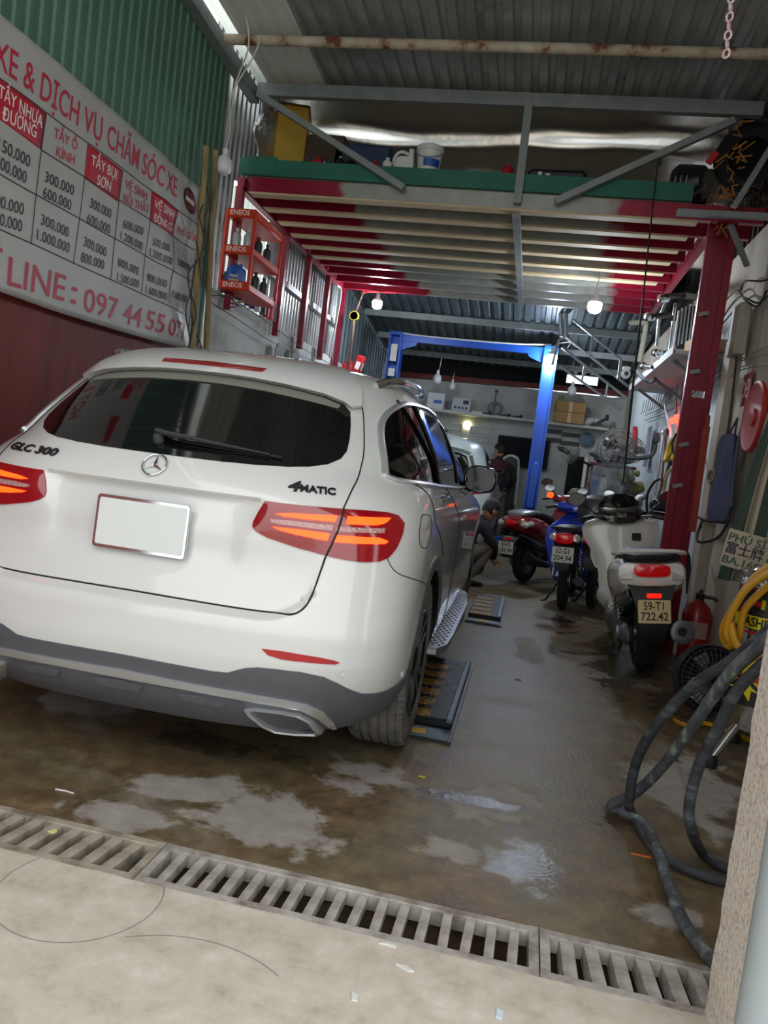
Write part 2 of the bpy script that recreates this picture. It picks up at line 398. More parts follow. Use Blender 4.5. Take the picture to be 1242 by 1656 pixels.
# ---- corrugated sheet: ribs run along v
def corrugated(O_, u, v, nrm, wu, lv, pitch=.1, amp=.02, fl=.35, segs=1, sag=0.0):
    """sheet from O_, wide along u, long along v, ribs proud along nrm"""
    O_, u, v, nrm = Vector(O_), Vector(u).normalized(), Vector(v).normalized(), Vector(nrm).normalized()
    prof = []; n = int(round(wu / pitch))
    for i in range(n):
        x = i * pitch
        prof += [(x, 0), (x + pitch * (.5 - fl / 2 - .08), 0), (x + pitch * (.5 - fl / 2 + .02), amp), (x + pitch * (.5 + fl / 2 - .02), amp), (x + pitch * (.5 + fl / 2 + .08), 0)]
    prof.append((n * pitch, 0))
    mb = MB(); vs = []; k = len(prof)
    for th in (0, .002):
        for s in range(segs + 1):
            for x, a in prof: vs.append(O_ + u * x + v * (lv * s / segs) + nrm * (a + th - sag * math.sin(PI * s / segs)))
    fs = []; q = k * (segs + 1)
    for s in range(segs):
        for i in range(k - 1):
            a = s * k + i; fs.append((a, a + 1, a + k + 1, a + k)); fs.append((q + a, q + a + k, q + a + k + 1, q + a + 1))
    for i in range(k - 1):
        fs.append((i, q + i, q + i + 1, i + 1)); e = segs * k + i; fs.append((e, e + 1, q + e + 1, q + e))
    for s in range(segs):
        a = s * k; fs.append((a, a + k, q + a + k, q + a)); a = s * k + k - 1; fs.append((a, q + a, q + a + k, a + k))
    return mb.add(vs, fs)
XL, XR, YB = -2.7, 1.46, 14.0
# left wall: green sheet over a maroon board, then a low white wall with sheet siding above it
b = corrugated((XL - .03, -.4, 1.7), (0, 1, 0), (0, 0, 1), (1, 0, 0), 6.3, 2.55, .1, .014, .3)
wl = struct('wall_left', b, M_GREEN, smooth=0)
b = MB(); b.box((XL - .035, 2.75, .97), (.06, 6.3, 1.94))
struct('wall_left_board', b, M_MAROON, smooth=0)
b = MB(); b.box((XL - .08, 9.97, 1.215), (.16, 8.1, 2.43), .008)
struct('wall_left_low', b, M_WHITEWALL, smooth=0)
struct('wall_left_siding', corrugated((XL - .14, 7.4, 2.4), (0, 1, 0), (0, 0, 1), (1, 0, 0), 2.8, 1.05, .1, .02), M_GALV, smooth=0)
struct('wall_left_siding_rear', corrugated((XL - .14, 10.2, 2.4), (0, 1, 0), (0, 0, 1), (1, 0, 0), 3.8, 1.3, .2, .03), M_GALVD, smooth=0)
struct('wall_left_siding_upper', corrugated((XL - .14, 5.85, 3.46), (0, 1, 0), (0, 0, 1), (1, 0, 0), 4.4, 1.2, .1, .02), M_GALV, smooth=0)
# daylight comes through one clear panel in the first bay
def clear_sheet():
    m = mat('milky_clear_sheet', '#dfe3de', .4)
    t = m.node_tree; L = t.links; b = t.nodes['Principled BSDF']; o = [n for n in t.nodes if n.type == 'OUTPUT_MATERIAL'][0]
    tr = t.nodes.new('ShaderNodeBsdfTranslucent'); tr.inputs[0].default_value = (.85, .88, .85, 1); mx = t.nodes.new('ShaderNodeMixShader'); mx.inputs[0].default_value = .75
    L.new(b.outputs[0], mx.inputs[1]); L.new(tr.outputs[0], mx.inputs[2]); L.new(mx.outputs[0], o.inputs[0]); return m
M_MILKY = clear_sheet()
struct('window_1', corrugated((XL - .14, 6.45, 2.4), (0, 1, 0), (0, 0, 1), (1, 0, 0), .9, 1.02, .1, .02), M_MILKY, smooth=0)
struct('wall_left_siding_front', corrugated((XL - .14, 5.85, 2.4), (0, 1, 0), (0, 0, 1), (1, 0, 0), .6, 1.06, .1, .02), M_GALV, smooth=0)
b = MB()
for z in (2.92,): b.box((XL - .09, 8.4, z), (.05, 3.6, .06))
struct('trim_1', b, mat('pale_girt', '#a9adab', .5, var=.2), smooth=0)

# right wall, pilaster and seam
b = MB(); b.box((XR + .06, 8.1, 1.65), (.12, 12.0, 3.3)); struct('wall_right', b, M_RIGHTWALL, smooth=0)
b = MB(); b.box((XR + .05, 10.0, 1.4), (.12, 6.2, 2.79)); struct('wall_right_inner', b, mat('pale_blue_white_paint', '#c4cdd0', .7, var=.15, vscale=2), smooth=0)
b = MB(); b.box((XR - .03, 6.55, 1.25), (.08, .22, 2.5), .006); struct('wall_right_pilaster', b, M_RIGHTWALL, smooth=0)
struct('wall_right_upper', corrugated((XR + .04, 2.0, 3.3), (0, 1, 0), (0, 0, 1), (-1, 0, 0), 12, 1.6, .15, .02), mat('dark_rusty_sheet', '#3a332e', .7, .2, var=.5), smooth=0)
# back wall
b = MB(); b.box((-.6, YB + .06, 1.38), (4.5, .12, 2.76)); wb = struct('wall_back', b, M_BACKWALL, smooth=0)
b = MB(); b.beam((-2.8, YB - .05, 2.76), (1.5, YB - .05, 2.84), .1, .09); struct('trim_2', b, mat('maroon_beam', '#6a1a14', .6, var=.3), smooth=0)
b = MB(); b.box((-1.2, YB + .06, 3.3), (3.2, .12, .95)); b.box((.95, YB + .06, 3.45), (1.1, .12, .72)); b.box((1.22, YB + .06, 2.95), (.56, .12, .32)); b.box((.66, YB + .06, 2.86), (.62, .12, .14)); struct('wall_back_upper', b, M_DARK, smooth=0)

# roofs
def roofz(y): return 4.15 + .05 * (6.2 - y)
nrm = Vector((0, -.05, -1))
struct('ceiling', corrugated((-2.05, .4, roofz(.4) + .04), (1, 0, 0), (0, 1, -.05), (0, .05, 1), 3.5, 6.05, .125, .03), M_GALV, smooth=0)
struct('ceiling_pale_strip', corrugated((-2.55, .4, roofz(.4) + .045), (1, 0, 0), (0, 1, -.05), (0, .05, 1), .5, 6.05, .125, .03), M_CLEAR, smooth=0)
struct('window_5', corrugated((-2.66, .4, roofz(.4) + .07), (1, 0, 0), (0, 1, -.05), (0, .05, 1), .12, 6.05, .12, .01), M_MILKY, smooth=0)
b = MB(); b.beam((-2.66, .4, roofz(.4) - .06), (-2.66, 6.3, roofz(6.3) - .06), .08, .1); struct('trim_3', b, M_STEEL, smooth=0)
b = MB(); b.tube([(-2.6, 5.5, 4.13), (1.35, 5.5, 4.13)], .036, 10); struct('trim_4', b, M_RUSTY)
b = MB(); b.box((-.65, 6.2, 4.1), (3.9, .06, .1)); struct('trim_5', b, M_STEEL, smooth=0)
b = MB(); b.box((-.65, 3.7, 4.21), (3.9, .05, .08)); struct('trim_6', b, M_STEEL, smooth=0)
# rear roof, dropping towards the back wall
zr = lambda y: 3.62 - .13 * (y - 10.0)
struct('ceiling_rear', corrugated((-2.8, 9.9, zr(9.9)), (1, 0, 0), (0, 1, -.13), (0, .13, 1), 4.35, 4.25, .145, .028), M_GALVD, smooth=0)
for i, y in enumerate((10.45, 11.5, 12.6, 13.5)):
    b = MB(); b.beam((-2.75, y, zr(y) - .05), (1.4, y, zr(y) - .05), .05, .09); struct('trim_%d' % (7 + i), b, M_STEEL, smooth=0)
# foil insulation under the roof over the loft: sagging between its battens
def foil():
    mb = MB(); nu, nv = 60, 50; vs = []
    for j in range(nv + 1):
        for i in range(nu + 1):
            s, q = i / nu, j / nv; x = -2.82 + 4.3 * s
            y = 8.2 - 1.5 * q ** 1.5 + .10 * math.sin(PI * (q * 5.2 + .3) + .35 * math.sin(5 * s)) + .02 * math.sin(11 * s + 6 * q); z = 3.46 + 1.2 * q
            z -= .05 * abs(math.sin(PI * (q * 2.2 + .06 * math.sin(7 * s)))) + .012 * math.sin(23 * s + 9 * q) * math.sin(17 * q + 5 * s)
            vs.append((x, y, z))
    k = nu + 1
    return mb.add(vs, [(j * k + i, j * k + i + 1, (j + 1) * k + i + 1, (j + 1) * k + i) for j in range(nv) for i in range(nu)])
struct('ceiling_foil', foil(), mat('foil_insulation', '#d9d8d2', .24, 1.0, bump=.12, bscale=10))
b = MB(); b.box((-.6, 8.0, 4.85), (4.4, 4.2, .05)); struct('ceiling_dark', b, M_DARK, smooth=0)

b = MB(); b.box((-.6, 9.75, 4.2), (4.4, .1, 1.3)); struct('loft_rear_light_block', b, M_DARK, smooth=0)  # added, unseen: dark closure keeping sky light out behind the loft
# ---- jamb of the doorway in the right foreground, and its downpipe
b = MB()
nz = 60
jr = random.Random(3)
rs = []
for i in range(nz + 1):
    z = 3.4 * i / nz; d = lambda s=.0025: jr.uniform(-s, s)
    rs.append([(.595 + d(), 1.945 + d(), z), (.595 + d(.004), 1.75, z), (1.3, 1.75, z), (1.3, 1.945, z)])
b.rings(rs); struct('wall_jamb', b, ramp_mat('speckled_terrazzo', [(.33, '#aaa298'), (.45, '#d8cfc2'), (.62, '#e6dfd4')], 95, .7, bump=.5, detail=3), smooth=0)

# ---- drain grates: three lift-out frames with bars
M_GRATE = ramp_mat('dirty_grey_grate', [(.3, '#6d6459'), (.5, '#a09a92'), (.7, '#bab6b0')], 14, .65, bump=.2)
M_GRATE2 = ramp_mat('muddy_concrete_grate', [(.3, '#6a6051'), (.5, '#9b9384'), (.72, '#b4ae9f')], 12, .75, bump=.2)
def grate(x0, x1, pitch, bw, dep, m, label, lean=0.0, skew=0.0):
    t = thing('drain_grate', label, 'drain grate', ((x0 + x1) / 2, 2.04, -.05), group='grates over the drain channel'); w = x1 - x0
    b = MB()
    for s in (-1, 1): b.box((0, s * .094, .026), (w, .03, .048), .002); b.box((s * (w / 2 - .014), 0, .026), (.026, .2178, .0478), .0)
    b.build('grate_frame', m, t)
    n = int((w - .05) / pitch); me = None
    for i in range(n):
        x = -w / 2 + (w - n * pitch) / 2 + pitch * (i + .5)
        if me is None:
            b = MB(); b.rings([[(-bw / 2 - lean, y, -dep), (bw / 2 - lean, y, -dep), (bw / 2, y, .022), (-bw / 2, y, .022)] for y in (-.08, .08)]); o = b.build('bar', m, t, smooth=0); me = o.data
        else: o = bpy.data.objects.new('bar', me); C.objects.link(o); o.parent = t
        o.location = (x, 0, .024); o.rotation_euler = (R.uniform(-.02, .02), 0, skew + R.uniform(-.03, .03))
grate(-2.6, -.9275, .068, .036, .075, M_GRATE2, 'left drain grate with deep muddy bars, below the white car', .012, -.12)
grate(-.9255, .194, .0615, .026, .008, M_GRATE, 'middle drain grate, longest one, grey bars over black grit', 0, -.03)
grate(.196, 1.3, .068, .036, .022, M_GRATE, 'right drain grate with wide bars, ending at the speckled jamb', .004, .05)
# ================================================================ WHITE SUV
# SUV body surface: local x right, y forward from the rearmost point, z up
def interp(tab, z):
    if z <= tab[0][0]: return tab[0][1]
    for (a, b), (c, d) in zip(tab, tab[1:]):
        if z <= c:
            s = (z - a) / (c - a)
            return b + (d - b) * s
    return tab[-1][1]
def smooth_tab(tab, n=6):
    out = []
    P = [tab[0]] + list(tab) + [tab[-1]]
    for i in range(1, len(P) - 2):
        for k in range(n):
            s = k / n
            z = P[i][0] + (P[i + 1][0] - P[i][0]) * s
            h = P[i + 1][0] - P[i][0]
            m0 = (P[i + 1][1] - P[i - 1][1]) / max(1e-6, P[i + 1][0] - P[i - 1][0]) * h
            m1 = (P[i + 2][1] - P[i][1]) / max(1e-6, P[i + 2][0] - P[i][0]) * h
            d0 = (P[i+1][1]-P[i][1])
            # limit overshoot
            def lim(m): return max(min(m, 3*d0), 0) if d0 > 0 else min(max(m, 3*d0), 0)
            m0, m1 = lim(m0), lim(m1)
            s2, s3 = s * s, s * s * s
            out.append((z, (2*s3-3*s2+1)*P[i][1] + (s3-2*s2+s)*m0 + (-2*s3+3*s2)*P[i+1][1] + (s3-s2)*m1))
    out.append(tab[-1]); return out
YR = smooth_tab([(.20,.20),(.24,.14),(.32,.06),(.42,.02),(.52,.0),(.62,.0),(.70,.025),(.80,.055),(.90,.075),(1.0,.09),(1.06,.105),(1.12,.14),(1.18,.19),(1.30,.31),(1.40,.42),(1.48,.51),(1.53,.575),(1.57,.65),(1.60,.75),(1.62,.88),(1.635,1.12),(1.645,1.5)])
YF = smooth_tab([(.20,4.4),(.30,4.55),(.5,4.66),(.8,4.64),(.93,4.50),(1.0,4.15),(1.06,3.7),(1.12,3.35),(1.2,3.15),(1.3,2.95),(1.4,2.72),(1.5,2.45),(1.57,2.2),(1.62,1.9),(1.645,1.6)])
WW = smooth_tab([(.20,.84),(.30,.90),(.42,.94),(.6,.95),(.85,.95),(.98,.945),(1.06,.93),(1.12,.91),(1.17,.89),(1.25,.87),(1.35,.825),(1.45,.775),(1.52,.735),(1.57,.68),(1.60,.62),(1.62,.53),(1.635,.38),(1.645,.12)])
DD = smooth_tab([(.20,.7),(.6,.62),(.95,.66),(1.1,.8),(1.2,.9),(1.45,.85),(1.645,.6)])
NN = smooth_tab([(.20,3.0),(.6,3.4),(.95,3.4),(1.1,3.0),(1.2,2.7),(1.45,2.7),(1.645,2.3)])
TA, TB = .5, .8
def S(t, z):
    sg = -1 if t < 0 else 1
    t = abs(t)
    yr, yf, w, D, n = interp(YR, z), interp(YF, z), interp(WW, z), interp(DD, z), interp(NN, z)
    L = yf - yr
    D = min(D, .55 * L); Df = min(.75, .42 * L)
    if t <= TA:
        c, q = math.cos(t / TA * math.pi / 2), math.sin(t / TA * math.pi / 2)
        r = (max(c, 0) ** n + q ** n) ** (-1 / n)
        return (sg * w * r * q, yr + D * (1 - r * max(c, 0)), z)
    if t <= TB:
        s = (t - TA) / (TB - TA)
        y0, y1 = yr + D, yf - Df
        return (sg * w, y0 + (y1 - y0) * s, z)
    a = (1 - t) / (1 - TB) * math.pi / 2
    c, q, m = max(0, math.cos(a)), math.sin(a), 2.6
    r = (c ** m + q ** m) ** (-1 / m)
    return (sg * w * r * q, yf - Df * (1 - r * c), z)

M_PAINT = mat('white_car_paint', '#d3d4d2', .28, coat=1.0)
M_GLASS = mat('dark_tinted_glass', '#0a0909', .06, coat=.5, spec=.6)
M_PLAST = mat('grey_black_plastic', '#5a5b60', .5, var=.12, vscale=20)
M_BLACK = mat('black_plastic', '#111113', .45)
M_GLOSSB = mat('gloss_black', '#08080a', .12)
M_CHROME = mat('chrome', '#d9dcdf', .09, 1.0)
M_TRIM = mat('bright_window_trim', '#e3e6e8', .24, .75)
M_SATIN = mat('satin_aluminium', '#a9acb0', .35, .8, var=.15)
M_SEAM = mat('seam_shadow_gap', '#1c1a1a', .8)
M_TYRE = ramp_mat('dusty_tyre_rubber', [(.35, '#4d4b49'), (.6, '#716e6b'), (.75, '#86827e')], 6, .85, bump=.15)
M_TYREB = mat('black_tyre_rubber', '#17171a', .8, var=.3)
M_LENS = mat('dark_red_lens', '#6d0812', .1, coat=1.0, emit='#a00512', es=.12)
M_LENSB = mat('red_reflector_lens', '#b3101c', .25, coat=.6, var=.2, vscale=40)
M_BAR = mat('glowing_tail_light', '#ff3a10', .3, emit='#ff3208', es=2.6)
M_CLEARL = mat('ribbed_clear_lens', '#c79a98', .25, .3, bump=.6, bscale=90, coat=.6)
CX, CY = -1.30, 2.41
car = thing('car', 'white luxury SUV seen from behind with lit tail lights, front of the garage', 'car', (CX, CY, 0))
ZB = .245
def nrm_at(t, z):
    e = .004; a, b_ = Vector(S(t - e, z)), Vector(S(t + e, z)); c, d = Vector(S(t, max(ZB - .04, z - e))), Vector(S(t, min(1.644, z + e)))
    n = (b_ - a).cross(d - c); n.normalize()
    p = Vector(S(t, z)); ctr = Vector((0, 2.3, .8))
    return n if n.dot(p - ctr) > 0 else -n
def tailrecess(x, z):
    """how far the tailgate is set in behind the bumper step (U shaped edge)"""
    def sm(v): v = max(0, min(1, v)); return v * v * (3 - 2 * v)
    ax = abs(x)
    # step under the tailgate: bumper top ledge
    edge_z = .652 + (max(0, ax - .47) / .17) ** 2.4 * .10 if ax < .72 else 9
    d1 = sm((z - edge_z) / .03) if ax < .665 else 0
    d1 *= 1 - sm((ax - .60) / .07)
    d1 *= 1 - sm((z - .80) / .2)
    # hollow for the number plate below the crease
    d2 = sm((1.052 - z) / .03) * sm((z - .74) / .12) * (1 - sm((ax - .30) / .12))
    d3 = sm((1.054 - z) / .009) * sm((z - .90) / .14) * (1 - sm((ax - .37) / .08))
    return .03 * d1 + .018 * d2 + .03 * d3
def SP(t, z, off=0.0):
    p = Vector(S(t, z))
    if abs(t) < .3 and .6 < z < 1.1: p.y += tailrecess(p.x, z)
    if off: p = p + nrm_at(t, z) * off
    return p
# ---- body shell, wheel arches cut out
b = MB(); NT = 100
zs = [ZB + (1.08 - ZB) * i / 110 for i in range(111)] + [1.08 + (1.50 - 1.08) * i / 20 for i in range(1, 21)] + [1.515, 1.53, 1.545, 1.56, 1.575, 1.59, 1.60, 1.61, 1.62, 1.6275, 1.635, 1.64, 1.645]
ts = []
for i in range(57): ts.append(TA * i / 56)
for i in range(1, 25): ts.append(TA + (TB - TA) * i / 24)
for i in range(1, 13): ts.append(TB + (1 - TB) * i / 12)
tt = [-t for t in ts[::-1]][1:-1] + ts
b.rings([[SP(t, z) for t in tt] for z in zs])
body = b.build('body', [M_PAINT, M_BLACK], car, smooth=35)
cut = MB()
for y in (.94, 3.81):
    for s in (-1, 1):
        cut.lathe([(.425, .60), (.425, 1.2)], 40, Matrix.Translation((0, y, .36)) @ rotm(0, s * PI / 2, 0))
cut.mi = 1; cut.m = [1] * len(cut.f)
co = cut.build('cutter', [M_PAINT, M_BLACK], car, smooth=0)
bo = body.modifiers.new('arches', 'BOOLEAN'); bo.object = co; bo.operation = 'DIFFERENCE'; bo.solver = 'EXACT'
dg = bpy.context.evaluated_depsgraph_get(); dg.update()
me = bpy.data.meshes.new_from_object(body.evaluated_get(dg)); body.modifiers.clear(); body.data = me; me.name = 'body'
bpy.data.objects.remove(co)
# ---- patches that follow the body surface
def resamp(P, d):
    out = []
    for i in range(len(P)):
        a, c = Vector(P[i]), Vector(P[(i + 1) % len(P)]); n = max(1, int((c - a).length / d))
        out += [a + (c - a) * (k / n) for k in range(n)]
    return out
def patch(name, poly, m, off=.004, depth=.012, res=.016, fn=None, parent=None, label=None, smooth_poly=False, sm=35):
    """poly in (t, z); an offset skin with a rim, closed onto the body"""
    fn = fn or SP
    P = [Vector((p[0], p[1], 0)) for p in poly]
    if smooth_poly: P = crom(P, 4, True)
    P = resamp(P, res); n = len(P)
    pts = [Vector((p.x, p.y)) for p in P]; edges = [(i, (i + 1) % n) for i in range(n)]
    x0, x1 = min(p.x for p in pts), max(p.x for p in pts); z0, z1 = min(p.y for p in pts), max(p.y for p in pts)
    def inside(x, y):
        c = False
        for i in range(n):
            a, d = pts[i], pts[(i - 1) % n]
            if (a.y > y) != (d.y > y) and x < (d.x - a.x) * (y - a.y) / (d.y - a.y) + a.x: c = not c
        return c
    nx, nz = max(1, int((x1 - x0) / res)), max(1, int((z1 - z0) / res))
    for i in range(1, nx):
        for j in range(1, nz):
            x, y = x0 + (x1 - x0) * i / nx, z0 + (z1 - z0) * j / nz
            if inside(x, y) and min((Vector((x, y)) - p).length for p in pts) > res * .45: pts.append(Vector((x, y)))
    r = geometry.delaunay_2d_cdt(pts, edges, [list(range(n))], 1, 1e-6)
    v2, f2 = r[0], r[2]
    mb = MB(); vs = [fn(p.x, p.y, off) for p in v2]; k = len(vs)
    # rim
    orig = r[3]; idx = [0] * n
    for i, o_ in enumerate(orig):
        for q in o_:
            if q < n: idx[q] = i
    low = [fn(v2[i].x, v2[i].y, off - depth) for i in idx]
    fs = [tuple(f) for f in f2] + [(idx[i], idx[(i + 1) % n], k + (i + 1) % n, k + i) for i in range(n)]
    mb.add(vs + low, fs)
    o = mb.build(name, m, parent or car, smooth=sm)
    if label: o['label'] = label
    return o
def line(name, path, m, r=.003, off=.0, k=5, parent=None, flat=1.0, closed=False):
    P = crom([(p[0], p[1], 0) for p in path], k, closed)
    mb = MB(); mb.tube([SP(p.x, p.y, off) for p in P], r, 6, closed=closed, flat=flat); return mb.build(name, m, parent or car)
mir = lambda P: [(-p[0], p[1]) for p in P]
def whole(P): return P + [(-a, c) for a, c in P[::-1]]
# rear window
WIN = [(0.0, 1.488), (.033, 1.486), (.08, 1.482), (.133, 1.472), (.19, 1.454), (.219, 1.434), (.229, 1.406), (.230, 1.349), (.229, 1.3), (.226, 1.251), (.220, 1.222), (.205, 1.196), (.183, 1.180), (.159, 1.171), (.121, 1.164), (.082, 1.161), (.033, 1.160), (0, 1.160)]
win = patch('rear_window', WIN[1:-1] + [(-a, c) for a, c in WIN[1:-1]][::-1], M_GLASS, .003, .01, .02)
patch('window_reflection_band', [(.03, 1.483), (.08, 1.478), (.133, 1.467), (.186, 1.449), (.214, 1.428), (.21, 1.412), (.17, 1.425), (.1, 1.444), (.03, 1.452)][:9] + [(-a, c) for a, c in [(.03, 1.483), (.08, 1.478), (.133, 1.467), (.186, 1.449), (.214, 1.428), (.21, 1.412), (.17, 1.425), (.1, 1.444), (.03, 1.452)]][::-1], mat('painted_grey_reflection', '#77796f', .45), .0045, .003, .02, parent=win)  # grey band paints the roof edge's reflection onto the upper glass
# roof spoiler
lo_ = [(.03, 1.488), (.08, 1.484), (.133, 1.474), (.19, 1.457), (.222, 1.436), (.232, 1.420)]
hi_ = [(.2495, 1.432), (.252, 1.50), (.248, 1.56), (.235, 1.60), (.20, 1.622), (.12, 1.632), (.03, 1.634)]
def SPS(t, z, off=0.0):
    k = max(0, min(1, (1.60 - z) / .10)); n = nrm_at(t, z)
    p = SP(t, z, off * .25 + .004)
    edge = max(0, min(1, (1.505 - .0 - z - (abs(t) / .23) ** 2 * .04) / .06))
    p.y -= .035 * k * max(0, min(1, off / .03)); return p
sp_ = patch('roof_spoiler', lo_ + hi_ + [(-a, c) for a, c in (lo_ + hi_)][::-1], M_PAINT, .03, .035, .02, fn=SPS)
bl = lambda t, z, off=0.0: SPS(t, z, .03) + Vector((0, -1, .1)).normalized() * off
patch('brake_light', [(-.095, 1.53), (0, 1.535), (.095, 1.53), (.09, 1.512), (0, 1.514), (-.09, 1.512)], M_LENSB, .004, .01, .02, fn=bl, parent=sp_)
# tail lights
LAMP = [(.139, 1.047), (.164, 1.047), (.189, 1.048), (.224, 1.050), (.251, 1.052), (.283, 1.051), (.302, 1.043), (.314, 1.017), (.31, .985), (.299, .933), (.287, .899), (.273, .885), (.25, .879), (.231, .882), (.208, .89), (.179, .903), (.145, .927), (.133, .942), (.128, .957), (.128, .974), (.132, 1.007)]
UI = [(.152, 1.010), (.167, 1.017), (.184, 1.020), (.217, 1.026), (.214, 1.004), (.2, 1.004), (.181, 1.003), (.161, 1.004)]
UO = [(.228, 1.027), (.287, 1.032), (.281, 1.019), (.274, 1.011), (.264, 1.005), (.2265, 1.001)]
LI = [(.15, .966), (.18, .968), (.209, .965), (.207, .941), (.198, .942), (.174, .949), (.156, .958)]
LO = [(.217, .962), (.268, .965), (.282, .955), (.278, .946), (.244, .941), (.2145, .939)]
WI = [(.147, .99), (.168, .993), (.2125, .993), (.211, .975), (.16, .977), (.149, .979)]
WO = [(.217, .990), (.277, .997), (.275, .981), (.215, .974)]
for f in (lambda P: P, mir):
    g = lambda P: [f([q])[0] for q in P]
    l = patch('tail_light', g(LAMP), M_LENS, .006, .016, .01)
    for q in (UI, UO, LI, LO): patch('light_bar', g(q), M_BAR, .0085, .004, .008, parent=l)
    for q in (WI, WO): patch('clear_strip', g(q), M_CLEARL, .008, .004, .008, parent=l)
    line('tail_light_gap', g([(.2245, 1.05), (.2165, .97), (.208, .89)]), M_SEAM, .004, .007, parent=l)
    patch('reflector', g([(.161, .566), (.182, .566), (.219, .557), (.238, .548), (.244, .541), (.239, .535), (.227, .535), (.183, .538), (.168, .547)]), M_LENSB, .004, .01, .012)
    line('panel_gap', g([(.2495, 1.432), (.251, 1.382), (.251, 1.291), (.25, 1.225), (.247, 1.168), (.235, 1.112), (.224, 1.052)]), M_SEAM, .003)
    line('panel_gap', g([(.208, .889), (.203, .804), (.199, .735), (.192, .701), (.182, .687), (.16, .681), (.128, .68), (.076, .681), (.0, .682)]), M_SEAM, .0035)
    line('panel_gap', g([(.286, .896), (.294, .871), (.309, .846), (.342, .825), (.4, .80), (.455, .78), (.507, .756)]), M_SEAM, .002)
    line('panel_gap', g([(.33, 1.165), (.368, 1.15), (.42, 1.115), (.47, 1.05), (.51, .98), (.535, .9), (.548, .82)]), M_SEAM, .003)
    line('panel_gap', g([(.575, 1.135), (.605, 1.09), (.618, 1.0), (.622, .85), (.618, .7), (.612, .5), (.61, .37)]), M_SEAM, .003)
    line('fuel_flap_gap' if f([(1, 1)])[0][0] > 0 else 'panel_gap', g([(.372, 1.04), (.395, 1.045), (.425, 1.035), (.45, 1.0), (.455, .955), (.44, .925), (.405, .92), (.375, .935), (.362, .98)]), M_SEAM, .0022, closed=True)
    # plastic cladding of the lower bumper and the arch lip
    arch_o = []; arch_i = []
    top = [(.0, .467), (.083, .464), (.114, .463), (.129, .466), (.138, .48), (.146, .491), (.159, .5), (.177, .502), (.204, .5), (.228, .488), (.246, .465), (.265, .438), (.282, .42), (.309, .411), (.335, .411)]
    low = [(.27, .246), (.2, .246), (.1, .246), (.0, .246)]
    def t_side(y, z):
        yr, yf, D = interp(YR, z), interp(YF, z), interp(DD, z); L = yf - yr; D = min(D, .55 * L); Df = min(.75, .42 * L); w_, n_ = interp(WW, z), interp(NN, z)
        if y < yr + D:
            u = 1 - (y - yr) / D; x = (1 - min(1, u) ** n_) ** (1 / n_); return math.atan2(x, u) / (PI / 2) * TA
        if y > yf - Df:
            c_ = min(1, (y - yf + Df) / Df); return 1 - math.atan2((1 - c_ ** 2.6) ** (1 / 2.6), c_) / (PI / 2) * (1 - TB)
        return TA + (TB - TA) * (y - yr - D) / (yf - Df - yr - D)
    oa = [(t_side(.94 + .495 * math.cos(a), .36 + .485 * math.sin(a)), .36 + .485 * math.sin(a)) for a in [math.radians(d) for d in range(172, 20, -8)]]
    oa = [(max(t, .345), z) for t, z in oa]
    ia = [(t_side(.94 + .432 * math.cos(a), .36 + .432 * math.sin(a)), .36 + .432 * math.sin(a)) for a in [math.radians(d) for d in range(12, 196, 8)]]
    patch('bumper_cladding' , g(top + oa + ia + low), M_PLAST, .006, .014, .02)
    fa = [(t_side(3.81 + .48 * math.cos(a), .36 + .48 * math.sin(a)), .36 + .48 * math.sin(a)) for a in [math.radians(d) for d in range(180, 60, -8)]]
    fi = [(t_side(3.81 + .432 * math.cos(a), .36 + .432 * math.sin(a)), .36 + .432 * math.sin(a)) for a in [math.radians(d) for d in range(60, 190, 8)]]
    patch('arch_lip', g(fa + fi), M_PLAST, .006, .012, .02)
    patch('sill_cladding', g([(t_side(1.39, .36), .36), (t_side(3.3, .36), .36), (t_side(3.3, .25), .25), (t_side(1.39, .25), .25)]), M_PLAST, .006, .012, .02)
    # diffuser pads
    patch('diffuser_pad', g([(.075, .364), (.101, .369), (.131, .354), (.125, .337), (.082, .342)]), M_PLAST, .016, .02, .008)
    # side windows with chrome surround
    SW = [(.48, 1.18), (.60, 1.32), (.72, 1.41), (.90, 1.475), (1.1, 1.50), (1.5, 1.515), (2.0, 1.495), (2.4, 1.42), (2.75, 1.30), (3.02, 1.185), (3.02, 1.135), (2.6, 1.125), (2.0, 1.128), (1.4, 1.14), (.9, 1.155), (.55, 1.165)]
    sw = [(t_side(y, z), z) for y, z in SW]
    sg_ = patch('side_window', g(sw), M_GLASS, .003, .01, .02)
    line('window_chrome', g([(t_side(y, z), z) for y, z in SW[:9]]), M_TRIM, .017, .004, 4, flat=.5)
    line('window_chrome', g([(t_side(y, z), z) for y, z in [SW[0]] + SW[:9:-1]]), M_TRIM, .018, .004, 4, flat=.5)
    for y in (1.02, 1.12, 2.02):
        mb = MB(); z0, z1 = 1.15, 1.495; P = [SP(f([(t_side(y + (zz - z0) * -.35 * (1 if y < 1.1 else .2), zz), 1)])[0][0], zz, .006) for zz in [z0 + (z1 - z0) * i / 8 for i in range(9)]]
        mb.tube(P, .012 if y < 1.1 else .03, 6, flat=.3); mb.build('window_pillar', M_GLOSSB, sg_)
    # door handles
    for y in (1.17, 2.2):
        mb = MB(); P = [SP(f([(t_side(y + d, 1.085), 1)])[0][0], 1.085 + .004 * i, o_) for i, (d, o_) in enumerate(((-.11, 0), (-.09, .016), (.0, .022), (.09, .016), (.11, 0)))]
        mb.tube(crom(P, 4), .014, 8); mb.build('door_handle', M_CHROME, car)
